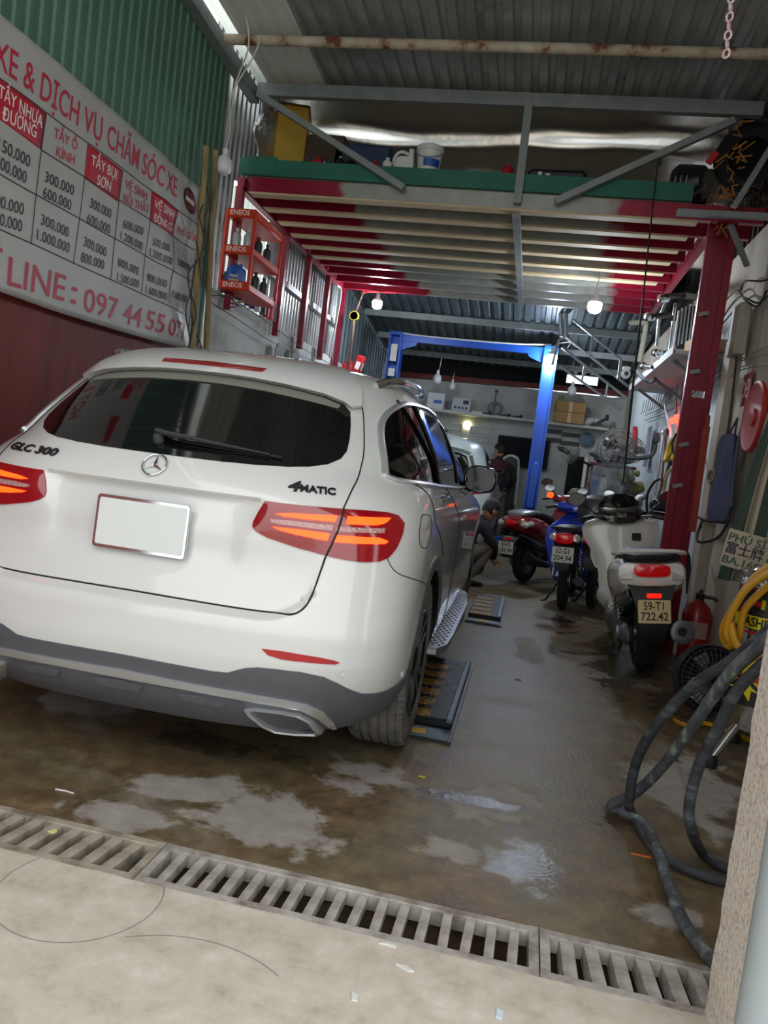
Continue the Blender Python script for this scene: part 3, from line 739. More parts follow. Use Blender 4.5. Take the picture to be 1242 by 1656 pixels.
# chrome strip across the diffuser, with hooked ends
CT = [(0, .414), (.083, .408), (.143, .403), (.192, .393), (.216, .381), (.238, .350), (.256, .300), (.266, .262)]
CB = [(0, .391), (.083, .385), (.143, .380), (.189, .371), (.211, .361), (.233, .327), (.253, .275), (.262, .258)]
patch('chrome_strip', mir(CT[1:])[::-1] + CT + CB[::-1][:-1] + mir(CB[1:]), M_TRIM, .016, .024, .012, smooth_poly=False)
patch('diffuser_pad', [(-.033, .367), (0, .377), (.033, .367), (.026, .342), (-.026, .342)], M_PLAST, .016, .02, .008)
# underside, so that daylight does not pass under the body
b = MB(); b.box((0, 2.35, .27), (1.3, 4.2, .1), .02); b.build('underbody', M_BLACK, car)
# exhaust tips: flat trapezoid surround, dark inside
for s in (-1, 1):
    O1 = [(.464, .075, .339), (.497, .076, .347), (.57, .098, .345), (.637, .124, .336), (.676, .165, .308), (.693, .22, .262), (.692, .27, .235), (.675, .29, .218), (.61, .235, .226), (.546, .19, .238), (.511, .145, .268), (.474, .091, .318)]
    ce = Vector((.575, .16, .288)); rs = []; b = MB()
    for k, dy in ((1.0, .12), (1.03, -.03), (.97, -.042), (.86, -.034), (.80, .03), (.74, .12)):
        rs.append([Vector((s * (ce.x + (x - ce.x) * k), ce.y + (y - ce.y) * min(k, 1) + dy, ce.z + (z - ce.z) * k)) for x, y, z in O1])
    b.rings(rs, cap=False); e = b.build('exhaust_tip', M_TRIM, car)
    b = MB(); b.rings([[p + Vector((0, q, 0)) for p in rs[-1]] for q in (-.03, .0)]); b.build('exhaust_mouth', M_BLACK, e, smooth=0)
    # running board with dimpled tread
    b = MB(); out = [(.90, 1.22), (.975, 1.24), (1.012, 1.36), (1.02, 1.6), (1.015, 2.6), (.985, 3.0), (.95, 3.12), (.90, 3.12)]
    b.prism([(s * x, y) for x, y in out], .035, Matrix.Translation((0, 0, .335)), .006); rb = b.build('running_board', M_SATIN, car)
    b = MB(); yy = 1.32; i = 0
    while yy < 2.95:
        for k in range(3):
            x = .918 + .03 * k + (.015 if i % 2 else 0)
            if x < .995: b.lathe([(.0085, 0), (.006, .004), (0, .004)], 6, Matrix.Translation((s * x, yy, .3695)))
        yy += .045; i += 1
    d = b.build('rubber_studs', M_BLACK, rb); d['kind'] = 'stuff'
    # roof rail
    b = MB(); P = crom([SP(s * t_side(y, z), z, o_) for y, z, o_ in ((.86, 1.545, .0), (.93, 1.552, .026), (1.1, 1.562, .036), (1.5, 1.572, .038), (1.9, 1.568, .036), (2.15, 1.555, .026), (2.22, 1.545, .0))], 5)
    b.tube(P, .016, 8, flat=1.2); b.build('roof_rail', M_CHROME, car)
    # door mirror
    b = MB(); secs = [(2.36, .0, .0, .075, .06, .06, 3.2), (2.37, 0, 0, .098, .078, .078, 3.2), (2.41, 0, 0, .105, .085, .085, 3), (2.47, 0, 0, .095, .075, .075, 2.6), (2.53, 0, 0, .06, .045, .045, 2.2), (2.545, 0, 0, .02, .02, .02, 2)]
    b.loft(secs, 20, Matrix.Translation((s * 1.005, 0, 1.185)))
    b.tube([(s * .87, 2.45, 1.13), (s * .93, 2.44, 1.125), (s * .99, 2.43, 1.13)], [.035, .028, .03], 8); mr_ = b.build('door_mirror', M_GLOSSB, car)
    b = MB(); b.prism(rrect(.172, .136, .045), .006, Matrix.Translation((s * 1.005, 2.3555, 1.185)) @ rotm(PI / 2, 0, 0)); b.build('mirror_glass', mat('dim_mirror', '#0d0b0c', .08), mr_)
    b = MB(); b.torus(.5, .012, 32, 6, Matrix.Translation((s * 1.005, 2.356, 1.185)) @ rotm(PI / 2, 0, 0) @ Matrix.Diagonal((.178, .145, .5, 1))); b.build('mirror_rim', M_SATIN, mr_)
# bumper sensors
for t, z in ((.249, .505), (-.249, .505), (.389, .45), (-.389, .45)):
    n = nrm_at(t, z); b = MB(); b.lathe([(.0135, 0), (.0135, .003), (.010, .003), (.009, .0015), (0, .0015)], 16, frame(n, o=SP(t, z))); b.build('parking_sensor', M_PAINT, car)
# ---- wheels
def car_wheel(x, y, s):
    o = bpy.data.objects.new('wheel', None); C.objects.link(o); o.parent = car; o.location = (x, y, .368); WM[o] = WM[car]
    M_ = rotm(0, PI / 2 * s, 0)          # local z of the lathe points outboard
    b = MB()
    prof = [(.245, -.112), (.30, -.118), (.345, -.112), (.362, -.098)]
    for i, zc in enumerate((-.075, -.04, 0, .04, .075)):
        prof += [(.367, zc - .013), (.368, zc), (.367, zc + .013)] if i in () else [(.367, zc - .0135), (.3675, zc + .0125), (.359, zc + .0135), (.359, zc + .019)]
    prof += [(.364, .092), (.345, .112), (.30, .119), (.245, .112), (.235, .10)]
    b.lathe(prof, 64, M_)
    for k in range(72):               # shoulder blocks
        a = 2 * PI * k / 72
        for z0 in (-.098, .098):
            b.box((0, 0, 0), (.006, .011, .035), 0, None) if False else b.add([M_ @ Vector((r_ * math.cos(a + d), r_ * math.sin(a + d), z0 + h)) for r_, h in ((.353, .018 * (1 if z0 > 0 else -1)), (.3675, -.02 * (1 if z0 > 0 else -1))) for d in (-.022, .022)] + [M_ @ Vector((.33 * math.cos(a + d), .33 * math.sin(a + d), z0)) for d in (-.022, .022)], [(0, 1, 3, 2), (0, 2, 4), (1, 5, 3), (2, 3, 5, 4)])
    b.build('tyre', M_TYRE, o)
    b = MB(); b.lathe([(.246, -.10), (.235, -.09), (.225, 0), (.228, .095), (.246, .108), (.238, .112), (.222, .098)], 40, M_)
    for k in range(10):
        a = 2 * PI * k / 10 + (.12 if k % 2 else -.12)
        b.rings([[M_ @ Vector((r_ * math.cos(a) - w_ * math.sin(a) * q, r_ * math.sin(a) + w_ * math.cos(a) * q, z)) for q, z in ((-1, z0), (1, z0), (1, z0 + .025), (-1, z0 + .025))] for r_, w_, z0 in ((.05, .02, .07), (.15, .016, .08), (.232, .02, .085))])
    b.lathe([(.075, .05), (.075, .10), (.06, .108), (0, .11)], 20, M_); b.build('rim', mat('dark_alloy', '#2a2a2d', .3, .8), o)
    b = MB(); b.lathe([(.17, -.0), (.17, .02), (.06, .02)], 32, M_); b.build('brake_disc', M_SATIN, o)
    b = MB(); b.box((0, 0, 0), (.05, .09, .2), .015, None); b.v = [Vector((v.x * 1.0 + s * .02, v.y - .17, v.z)) for v in b.v]; b.build('brake_caliper', mat('red_caliper', '#b01018', .35), o)
for s in (-1, 1):
    car_wheel(s * .815, .94, s); car_wheel(s * .815, 3.81, s)
# ---- wiper, badge, lettering, plate
b = MB(); p0 = SP(.0, 1.205, .012); tip = SP(.13, 1.205, .02)
b.lathe([(.02, 0), (.021, .015), (.014, .03), (0, .032)], 14, frame(nrm_at(0, 1.2), o=SP(-.012, 1.205, .0)))
P = [SP(-.016, 1.224, .025), SP(-.002, 1.216, .03), SP(.03, 1.211, .03), SP(.07, 1.205, .025), SP(.135, 1.195, .018)]
b.tube(P, [.02, .018, .015, .011, .006], 6, flat=.6); wi = b.build('wiper', mat('wiper_grey', '#3a3b40', .4), car)
b = MB(); b.tube([SP(.02, 1.208, .012), SP(.07, 1.202, .012), SP(.15, 1.192, .012)], .006, 5); b.build('wiper_blade', M_BLACK, wi)
def surf_frame(t, z, off=.006):
    p = SP(t, z, off); n = nrm_at(t, z); x = (SP(t + .004, z) - SP(t - .004, z)).normalized(); y = n.cross(x).normalized()
    return Matrix(((x.x, y.x, n.x, p.x), (x.y, y.y, n.y, p.y), (x.z, y.z, n.z, p.z), (0, 0, 0, 1)))
F = surf_frame(0, 1.118, .008)
b = MB(); b.torus(.044, .0034, 40, 8, F)
for k in range(3):
    a = PI / 2 + 2 * PI * k / 3; tip = F @ Vector((.043 * math.cos(a), .043 * math.sin(a), 0)); q = [F @ Vector((.0075 * math.cos(a + d), .0075 * math.sin(a + d), 0)) for d in (-1.05, 1.05)]; top_ = F @ Vector((0, 0, .007)); bot = F @ Vector((0, 0, -.003))
    b.add([tip, q[0], q[1], top_, bot], [(0, 1, 3), (0, 3, 2), (0, 4, 1), (0, 2, 4)])
b.build('star_badge', M_CHROME, car, smooth=0)
M_BADGE = mat('dark_chrome_letters', '#4b4448', .25, .8)
def on_body(t0, z0, off=.006):
    """lettering laid on the body skin"""
    F_ = surf_frame(t0, z0, 0)
    def f(p):
        q = F_ @ Vector((p.x, p.y, 0)); n = nrm_at(t0, z0)
        # find t at that x, z by a short search
        lo, hi = t0 - .12, t0 + .12
        for _ in range(26):
            m_ = (lo + hi) / 2
            if S(m_, q.z)[0] < q.x: lo = m_
            else: hi = m_
        return SP((lo + hi) / 2, q.z, off - .006 + p.z)
    return f
text('GLC 300', .052, M_BADGE, car, None, ext=.003, bend=on_body(-.177, 1.1135, .009), bold=.0012, fit=.27)
text('4', .062, M_BADGE, car, None, ext=.003, bend=on_body(.168, 1.106, .009), bold=.0014, sx=1.3, shear=.2)
text('MATIC', .042, M_BADGE, car, None, ext=.003, bend=on_body(.195, 1.103, .009), bold=.0012, fit=.125)
b = MB(); pf = rotm(PI / 2 - .06, 0, 0, (0, .088, .905)); b.prism(rrect(.352, .188, .012), .012, pf, .002); pl = b.build('number_plate_frame', M_CHROME, car)
b = MB(); b.prism(rrect(.330, .165, .008), .014, pf, .001); b.build('number_plate', mat('white_plate', '#d7dcda', .4), pl)
# sticker on the front door
F = surf_frame(.66, .80, .003); b = MB(); b.prism(rrect(.05, .10, .006), .0012, F); st = b.build('door_sticker', mat('white_sticker', '#d9d9d6', .5), car)
text('150', .03, M_BADGE, st, F @ rotm(0, 0, PI / 2, (0, 0, .002)), ext=.0004)
# ================================================================ LOFT, POSTS, BRACES, LAMPS
M_WOOD = mat('raw_plywood_edge', '#857a6a', .7, var=.3, vscale=6, stretch=(.4, 4, 4))
M_WOODC = mat('pale_batten', '#cfba94', .7, var=.2, vscale=5, stretch=(.5, 4, 4))
M_FASCIA = mat('green_fascia_board', '#1f6b57', .6, var=.25, vscale=4)
def joist_mat(k):
    m = bpy.data.materials.new('joist_half_sprayed_red'); m.use_nodes = True; t = m.node_tree; b = t.nodes['Principled BSDF']; L = t.links; N = t.nodes.new
    tcn = N('ShaderNodeTexCoord'); sx = N('ShaderNodeSeparateXYZ'); L.new(tcn.outputs['Object'], sx.inputs[0])
    n = N('ShaderNodeTexNoise'); n.inputs['Scale'].default_value = 9; n.inputs['Detail'].default_value = 5; L.new(tcn.outputs['Object'], n.inputs['Vector'])
    def mth(op, a, c, cl=False):
        q = N('ShaderNodeMath'); q.operation = op; q.use_clamp = cl
        for i, v in enumerate((a, c)):
            if isinstance(v, (int, float)): q.inputs[i].default_value = v
            else: L.new(v, q.inputs[i])
        return q.outputs[0]
    wob = mth('MULTIPLY', mth('SUBTRACT', n.outputs['Fac'], .5), .25); x = mth('ADD', mth('ADD', sx.outputs[0], wob), -.7)
    le = [-1.75, -1.72, -1.75, -1.68, -1.70, -1.72, -1.72, -1.62, -1.55, -1.5, -1.6][k]; re = [.30, .36, .30, .30, .42, .45, .5, .55, .6, .62, .62][k]
    a = mth('MULTIPLY', mth('SUBTRACT', le, x), 14, True); c = mth('MULTIPLY', mth('SUBTRACT', x, re), 10, True)
    mx = N('ShaderNodeMixRGB'); L.new(mth('MAXIMUM', a, c), mx.inputs[0])
    g = N('ShaderNodeValToRGB'); g.color_ramp.elements[0].color = (*srgb('#7d7f78'), 1); g.color_ramp.elements[1].color = (*srgb('#a5a69e'), 1); L.new(n.outputs['Fac'], g.inputs[0])
    L.new(g.outputs[0], mx.inputs[1]); mx.inputs[2].default_value = (*srgb('#8a0b2a'), 1); L.new(mx.outputs[0], b.inputs['Base Color'])
    b.inputs['Roughness'].default_value = .35; b.inputs['Metallic'].default_value = .25; return m
loft = thing('mezzanine', 'storage loft on steel joists sprayed crimson at both ends, green front edge', 'mezzanine', (-.7, 6.2, 0))
def W(b, name, m, **k): return b.build(name, m, loft, world=True, **k)
XA, XB = -2.6, 1.08
b = MB(); b.box(((XA - .08 + .9) / 2, 6.18, 3.475), (.98 - XA, .025, .13)); W(b, 'fascia_board', M_FASCIA, smooth=0)
b = MB(); b.box((-2.50, 6.172, 3.49), (.28, .025, .14)); W(b, 'fascia_board', M_FASCIA, smooth=0)
NJ = 10; JY = [6.2 + .375 * k for k in range(NJ)]
for k, y in enumerate(JY):
    b = MB()      # C channel: web to the front, flanges back
    xe = XB + .35 if k < 2 else XB
    b.box(((XA + xe) / 2, y, 3.345), (xe - XA, .006, .115)); b.box(((XA + xe) / 2, y + .028, 3.29), (xe - XA, .055, .006)); b.box(((XA + xe) / 2, y + .028, 3.40), (xe - XA, .055, .006))
    W(b, 'joist', joist_mat(k), smooth=0)
    if k < 6:
        b = MB(); b.box(((XA + .95) / 2 + .02, y + .05, 3.279), (.95 - XA, .10, .016)); W(b, 'wooden_batten', M_WOODC, smooth=0)
    if k < NJ - 1:
        b = MB(); b.box(((XA + .9) / 2, y + .19, 3.474), (.9 - XA, .368, .138)); W(b, 'deck_board', M_WOOD, smooth=0)
for nm, x in (('side_rail', XA - .04), ('side_rail', XB + .05)):
    b = MB(); b.beam((x, 6.15, 3.33), (x, 9.75, 3.33), .06, .1); W(b, nm, M_RED, smooth=0)
b = MB(); b.beam((-.38, 6.25, 3.265), (-.38, 9.6, 3.265), .06, .05); W(b, 'middle_beam', M_STEEL, smooth=0)
for y in (6.16, 7.38, 8.19, 9.0, 9.75):
    b = MB(); b.beam((XA - .04, y, 2.3 if y > 6.2 else 2.3), (XA - .04, y, 3.3), .06, .06); W(b, 'post', M_RED, smooth=0)
# double right-hand post, battened like a ladder
b = MB()
for x in (1.10, 1.25): b.beam((x, 6.34, 0), (x, 6.34, 3.35), .055, .055)
for z in (.3, .75, 1.2, 1.65): b.box((1.175, 6.345, z), (.10, .02, .05))
b.box((1.175, 6.345, 2.7), (.14, .006, 1.3)); b.box((1.175, 6.345, 1.0), (.14, .006, 2.0))
W(b, 'double_post', M_RED, smooth=0)
for z in (2.18, 2.62, 1.30, 1.62):
    b = MB(); b.beam((1.09, 6.31, z), (1.16, 6.31, z + .02), .015, .03); W(b, 'batten', M_STEEL, smooth=0)
# grey strut and braces from the roof beam
def brace(a, c, w, label, grp=None):
    b = MB(); b.beam(a, c, w, w * .8); return single('brace', b, M_STEEL, label, 'brace', smooth=0)
brace((-.39, 6.16, 4.09), (-.378, 6.16, 3.31), .06, 'upright grey steel strut between the roof beam and the loft edge')
brace((-2.56, 6.12, 4.03), (-1.27, 6.12, 3.36), .06, 'long grey diagonal brace in front of the yellow box on the loft')
brace((-.09, 6.12, 3.33), (1.10, 6.12, 3.98), .06, 'long grey diagonal brace from the loft edge up to the right')
brace((1.16, 5.98, 3.32), (1.42, 5.98, 3.92), .05, 'short steep grey brace in front of the tyres')
brace((.78, 5.98, 3.26), (1.5, 5.98, 3.27), .05, 'level grey bar crossing the red joists at the right wall')
brace((1.17, 6.05, 3.22), (1.36, 6.2, 2.98), .035, 'thin bright strut below the level grey bar')
# ---- lamps: hanging bulbs
M_BULBON = mat('lit_bulb', '#ffffff', .4, emit='#eaf4ff', es=150)
M_BULBOFF = mat('frosted_bulb', '#d9dadd', .35, coat=.3)
M_CORD = mat('white_cord', '#cfcdc4', .6); M_CORDB = mat('black_cord', '#151515', .6)
def bulb(P, r, lit, label, cord, mc=None, top=.04):
    t = thing('light_bulb', label, 'light bulb', P)
    b = MB(); b.lathe([(0, -r * 1.05), (r * .55, -r * 1.0), (r * .9, -r * .7), (r, -r * .2), (r, r * .35), (r * .85, r * .7)], 18); b.build('diffuser', M_BULBON if lit else M_BULBOFF, t)
    b = MB(); b.lathe([(r * .97, r * .3), (r * .9, r * .75), (r * .45, r * 1.2), (r * .36, r * 1.3), (r * .36, r * 2.0), (r * .2, r * 2.1), (0, r * 2.1)], 18); b.build('socket', M_BULBOFF, t)
    if cord:
        b = MB(); b.tube(crom([(0, 0, r * 2)] + [tuple(Vector(q) - Vector(P)) for q in cord], 6), .006, 6); b.build('cord', mc or M_CORD, t)
    return t
P = onY(610, 491, 9.6); bulb(tuple(P), .062, True, 'lit hanging bulb nearest the left wall, under the loft', [P + Vector((.03, 0, .22)), P + Vector((.05, 0, .25))])
P = onY(962, 495, 7.9); bulb(tuple(P), .066, True, 'lit hanging bulb on the right under the loft, beside the black cord', [P + Vector((0, 0, .2)), P + Vector((.01, 0, .36))])
P = onY(893, 578, 11.6); bulb(tuple(P), .07, True, 'lit bulb at the top of the right blue lift post', [P + Vector((.05, 0, .2)), P + Vector((.22, 0, .24)), P + Vector((.2, 0, .16))])
P = onY(362, 268, 5.55); bulb(tuple(P), .06, False, 'unlit white bulb hanging on a looped cable beside the green wall', [onY(371, 215, 5.55), onY(380, 140, 5.5), onY(402, 75, 5.4), onY(396, 20, 5.4), onY(384, 2, 5.4), onY(373, 14, 5.4)])
P = onY(707, 613, 13.0); bulb(tuple(P), .07, False, 'unlit bulb hanging above the boxes on the back shelf', [P + Vector((.02, 0, .2)), P + Vector((.03, 0, .36))])
P = onY(731, 625, 13.6); bulb(tuple(P), .06, False, 'second unlit bulb, dimmer, just right of the first over the back shelf', [P + Vector((0, .1, .25))])
P = onY(925, 632, 13.2); bulb(tuple(P), .07, False, 'unlit bulb in front of the cardboard boxes on the back shelf', [P + Vector((.02, 0, .2)), P + Vector((.03, 0, .3))])
b = MB(); P = onY(755, 687, 13.88); b.torus(.055, .018, 24, 8, rotm(PI / 2, 0, 0, P + Vector((0, .105, 0)))); single('ring_lamp', b, mat('lit_ring', '#fff6c0', .4, emit='#fff2a0', es=4), 'small glowing yellow ring lamp on the back wall above the rear car', 'lamp')
# thin cable loop beside the front bulb, black pull cord, chain
b = MB(); b.tube(crom([onY(366, 212, 5.56), onY(372, 190, 5.5), onY(376, 150, 5.5), onY(408, 95, 5.45), onY(418, 72, 5.45), onY(420, 58, 5.45)], 6), .006, 6); single('cable', b, M_CORD, 'thin second white cable looped beside the front unlit bulb', 'cable')
b = MB(); b.tube([onY(1064, 268, 6.05), onY(1056, 330, 6.0), onY(1040, 480, 5.95), onY(1022, 640, 5.9), onY(1008, 780, 5.9)], [.006, .006, .007, .01, .007], 6)
b.box(onY(1066, 262, 6.05), (.03, .03, .04), .004); single('pull_cord', b, M_CORDB, 'long black cord hanging from the right brace down to the white scooter', 'cord')
def chain(a, c, n, label):
    t = thing('chain', label, 'chain', tuple(a)); d = (c - a) / n
    for i in range(n):
        b = MB(); M_ = frame(d, o=d * (i + .5)) @ rotm(PI / 2, 0, PI / 2 * (i % 2) + .5) ; L_ = d.length * .72
        pts = [(.012 * math.cos(q) , L_ * .5 * math.sin(q) + (L_ * .18 if math.sin(q) > 0 else -L_ * .18), 0) for q in [2 * PI * k / 14 for k in range(14)]]
        b.tube([M_ @ Vector((x, y * .95, 0)) for x, y, _ in pts], .0045, 6, closed=True); b.build('chain_link', mat('pink_painted_steel', '#d88f92', .4, .2, var=.5, col2='#e8e4e0', vscale=30), t)
chain(onY(1186, -40, 3.3), onY(1174, 94, 3.3), 9, 'pink and white chain hanging from the roof, top right')
# socket dangling under the loft
t = thing('hanging_socket', 'white plug socket dangling on a cord under the red joists', 'socket', tuple(onY(521, 312, 6.3)))
b = MB(); b.box((0, 0, 0), (.09, .05, .05), .01); b.lathe([(.02, 0), (.02, .05), (0, .05)], 10, rotm(PI / 2, 0, 0, (-.02, -.02, -.01))); b.build('socket_body', M_BULBOFF, t)
b = MB(); b.tube(crom([(-.03, 0, .02), (-.06, 0, .07), (-.05, 0, .14), (0, -.03, .18), (.01, -.05, .1), (-.0, -.04, .24)], 5), .005, 6); b.build('cord', M_CORD, t)
# ---- things kept on the loft
DK = 3.545
P = lambda px, Y, z=DK: Vector((onY(px, 270, Y).x, Y, z))
def bottle(c, r, h, m, cap, label, grp=None, neck=.35, name='bottle'):
    t = thing(name, label, 'bottle', tuple(c), group=grp)
    b = MB(); b.lathe([(r * .92, 0), (r, r * .15), (r, h * .68), (r * .8, h * .78), (r * neck, h * .86), (r * neck, h * .93), (0, h * .93)], 14); b.build('bottle_body', m, t)
    b = MB(); b.lathe([(r * neck * 1.25, h * .9), (r * neck * 1.25, h), (0, h)], 12); b.build('cap', cap, t); return t
M_REDP = mat('red_plastic', '#b01822', .4); M_BLUEP = mat('blue_plastic', '#1d4fa0', .4); M_WHITEP = mat('white_plastic', '#d9d9d4', .4); M_BLKP = mat('dull_black_plastic', '#1a1a1c', .45); M_GRYP = mat('grey_plastic', '#8b9296', .45)
t = thing('storage_box', 'tall yellow box standing at the left end of the loft', 'box', tuple(P(468, 6.6)), rz=.25)
b = MB(); b.box((0, 0, .28), (.26, .3, .56), .006); b.build('box_body', mat('mustard_card', '#b08a1e', .6, var=.15), t); b = MB(); b.box((-.0, 0, .565), (.27, .31, .02), .004); b.build('rim', mat('brown_edge', '#5a3416', .6), t)
b = MB(); nu = 14; vs = []
for j in range(nu + 1):
    for i in range(nu + 1):
        s, q = i / nu, j / nu; vs.append((-2.62 + .24 * s + .03 * math.sin(9 * q + 3 * s), 6.3 + .35 * s, DK + .55 * q * (1 - .15 * s) + .012 * math.sin(13 * s + 4 * q)))
b.add(vs, [(j * (nu + 1) + i, j * (nu + 1) + i + 1, (j + 1) * (nu + 1) + i + 1, (j + 1) * (nu + 1) + i) for j in range(nu) for i in range(nu)])
o = single('foil_sheet', b, mat('crinkled_foil', '#c9cccd', .25, .9, bump=.6, bscale=25), 'crinkled silver foil sheet leaning beside the yellow box', 'foil'); md = o.modifiers.new('s', 'SOLIDIFY'); md.thickness = .004
b = MB(); b.box((0, 0, .17), (.34, .3, .34), .01); o = single('carton', b, mat('dark_brown_card', '#4a3a2c', .7, var=.2), 'dark brown carton right of the yellow box on the loft', 'box'); o.location = P(530, 6.62)
b = MB(); b.box((0, 0, .14), (.5, .3, .28), .02); o = single('blue_crate', b, mat('dark_blue_plastic', '#1d3556', .5, var=.2), 'dark blue crate in the shadows on the loft, behind the brace', 'crate'); o.location = P(590, 6.62)
for px, Y, r, h, m, cp, lb in ((500, 6.42, .035, .1, M_BLKP, M_REDP, 'red capped black bottle right of the yellow box'), (514, 6.36, .04, .11, M_REDP, M_REDP, 'small red bottle right of the yellow box on the loft edge'), (532, 6.4, .03, .09, M_BLUEP, M_BLUEP, 'small blue bottle on the loft edge by the carton'), (549, 6.36, .035, .12, M_BLKP, M_WHITEP, 'dark bottle with white cap on the loft edge'),
    (567, 6.42, .05, .13, M_BLKP, M_BLKP, 'black bottle on the loft edge left of the brace'), (592, 6.5, .04, .15, M_BLKP, M_BLKP, 'taller black bottle on the loft, behind the long left brace'), (606, 6.4, .04, .12, M_REDP, M_REDP, 'dark red bottle on the loft just right of the long left brace'), (626, 6.36, .04, .13, M_WHITEP, M_WHITEP, 'small white bottle left of the white jug on the loft'), (822, 6.36, .05, .13, M_REDP, M_REDP, 'red funnel shaped bottle left of the upright strut on the loft')):
    bottle(P(px, Y), r, h, m, cp, lb)
t = thing('jug', 'white plastic jug with a loop handle beside the bucket on the loft', 'jug', tuple(P(655, 6.42)))
b = MB(); b.loft([(-.06, 0, .08, .02, .02, .02, 3), (-.055, 0, .08, .075, .075, .075, 4), (.055, 0, .08, .075, .075, .075, 4), (.06, 0, .08, .02, .02, .02, 3)], 20); b.lathe([(.03, .14), (.022, .2), (.022, .23), (0, .23)], 12, rotm(0, 0, 0, (.04, 0, 0))); b.build('jug_body', M_WHITEP, t)
b = MB(); b.tube(crom([(.02, 0, .19), (-.04, 0, .21), (-.085, 0, .18), (-.1, 0, .12), (-.07, 0, .07)], 4), .013, 8); b.build('handle', M_WHITEP, t)
t = thing('bucket', 'white paint bucket with a blue label on the loft edge', 'bucket', tuple(P(693, 6.4)))
b = MB(); b.lathe([(.085, 0), (.105, .2), (.112, .2), (.112, .24), (.104, .245), (0, .245)], 24); b.build('pail', M_WHITEP, t); b = MB(); b.lathe([(.0945, .07), (.1005, .13)], 16, None, -1.9, -.4); o = b.build('label', M_BLUEP, t); b = MB(); b.tube([(.108 * math.cos(a), .108 * math.sin(a) - .012, .2 - .07 * math.sin(-a)) for a in [-PI + PI * k / 12 for k in range(13)]], .003, 5); b.build('handle', M_BLUEP, t)
b = MB(); b.sphere((0, 0, .0), .16, 20, 8, (1.2, .8, .35)); o = single('dome_cover', b, M_BLKP, 'black domed lid lying on the loft right of the bucket', 'lid'); o.location = P(762, 6.45) - Vector((0, 0, .03))
t = thing('tool_case', 'long black case with two pale labels on the loft, right of the strut', 'case', tuple(P(903, 6.4)), rz=-.03)
b = MB(); b.box((0, 0, .05), (.46, .2, .1), .03); b.build('case_body', M_BLKP, t); b = MB(); b.box((-.13, -.1, .055), (.03, .006, .03)); b.box((-.07, -.1, .05), (.035, .006, .015)); b.build('label', M_WHITEP, t); b = MB(); b.torus(.025, .008, 16, 6, rotm(PI / 2, 0, 0, (-.26, -.06, .06))); b.build('ring', M_STEEL, t)
# tyres, snow-fence and junk at the right end
def tyre(name, loc, rot, r, w, label, m=None, rim=False):
    t = thing(name, label, 'tyre', loc, rot=rot); b = MB()
    b.lathe([(r * .6, -w * .42), (r * .75, -w * .5), (r * .93, -w * .48), (r, -w * .38), (r, w * .38), (r * .93, w * .48), (r * .75, w * .5), (r * .6, w * .42), (r * .58, 0), (r * .6, -w * .42)], 40); b.build('tyre_carcass', m or M_TYREB, t)
    b = MB()
    for k in range(44):
        a = 2 * PI * k / 44
        for z, s_ in ((-.2, 1), (.2, -1)):
            b.box((0, 0, 0), (.012, r * .07, w * .34), 0, None) if False else b.add([rotm(0, 0, a) @ Vector((r + dx, dy + s_ * dz * .03, z * w + dz * w * .3)) for dx in (-.006, .008) for dy in (-.012, .012) for dz in (-.5, .5)], [(0, 1, 3, 2), (4, 6, 7, 5), (0, 4, 5, 1), (2, 3, 7, 6), (0, 2, 6, 4), (1, 5, 7, 3)])
    q = b.build('tread_blocks', m or M_TYREB, t, smooth=0); q['kind'] = 'stuff'; return t
tyre('tyre', (1.33, 6.5, 3.86), (PI / 2, 0, -.35), .25, .19, 'big black tyre standing at the right end of the loft, lower of the two')
tyre('tyre', (1.42, 6.7, 4.24), (PI / 2, .1, -.3), .24, .19, 'black tyre wedged under the roof above the other loft tyre')
M_ORG = mat('orange_lath', '#b5762a', .6, var=.3, vscale=20)
t = thing('lath_netting', 'tangle of orange lath netting hanging in front of the loft tyres', 'netting', tuple(onY(1170, 300, 6.25)))
rr = random.Random(5); base = onY(1170, 300, 6.25)
b = MB()
for k in range(46):
    u = rr.random(); px = 1195 - 30 * u + rr.uniform(-14, 14); py = 195 + 170 * u; a = onY(px, py, 6.22 + rr.uniform(-.04, .06)); d = Vector((rr.uniform(-1, 1), rr.uniform(-.2, .2), rr.uniform(-1.6, .4))).normalized() * rr.uniform(.05, .13)
    b.beam(a - base, a - base + d, .010, .005, rr.random() * 3)
q = b.build('laths', M_ORG, t, smooth=0); q['kind'] = 'stuff'
b = MB(); b.box(onY(1152, 255, 6.2) - base, (.05, .02, .1), .004, rotm(0, .5, 0)); b.build('red_tab', M_REDP, t)
M_PIPE = mat('dusty_brown_wire', '#6b5148', .5, .4, var=.4)
b = MB()
for k in range(60):
    px, py = rr.uniform(1118, 1245), rr.uniform(296, 345); a = onY(px, py, 6.3 + rr.uniform(-.06, .1)); d = Vector((rr.uniform(-1, 1), rr.uniform(-.4, .4), rr.uniform(-.6, .8))).normalized() * rr.uniform(.04, .12); c = a + d * .5 + Vector((0, 0, rr.uniform(-.03, .03)))
    b.tube([a, c, a + d], rr.uniform(.003, .007), 5)
o = single('scrap_wire', b, M_PIPE, 'heap of rusty scrap wire along the right end of the loft', 'scrap'); o['kind'] = 'stuff'
b = MB(); b.loft([(-.13, 0, 0, .02, .02, .015, 2.4), (-.1, 0, .0, .04, .03, .02, 2.4), (-.02, 0, .0, .038, .05, .02, 2.4), (.06, .0, .0, .042, .07, .02, 2.4), (.11, 0, .0, .035, .075, .02, 2.4), (.125, 0, .01, .015, .05, .02, 2.2)], 18, rotm(0, .45, -1.9)); t = thing('shoe', 'black striped sandal on the end of the green loft edge', 'shoe', tuple(onY(1106, 300, 6.25))); b.build('sole', M_BLKP, t)
b = MB()
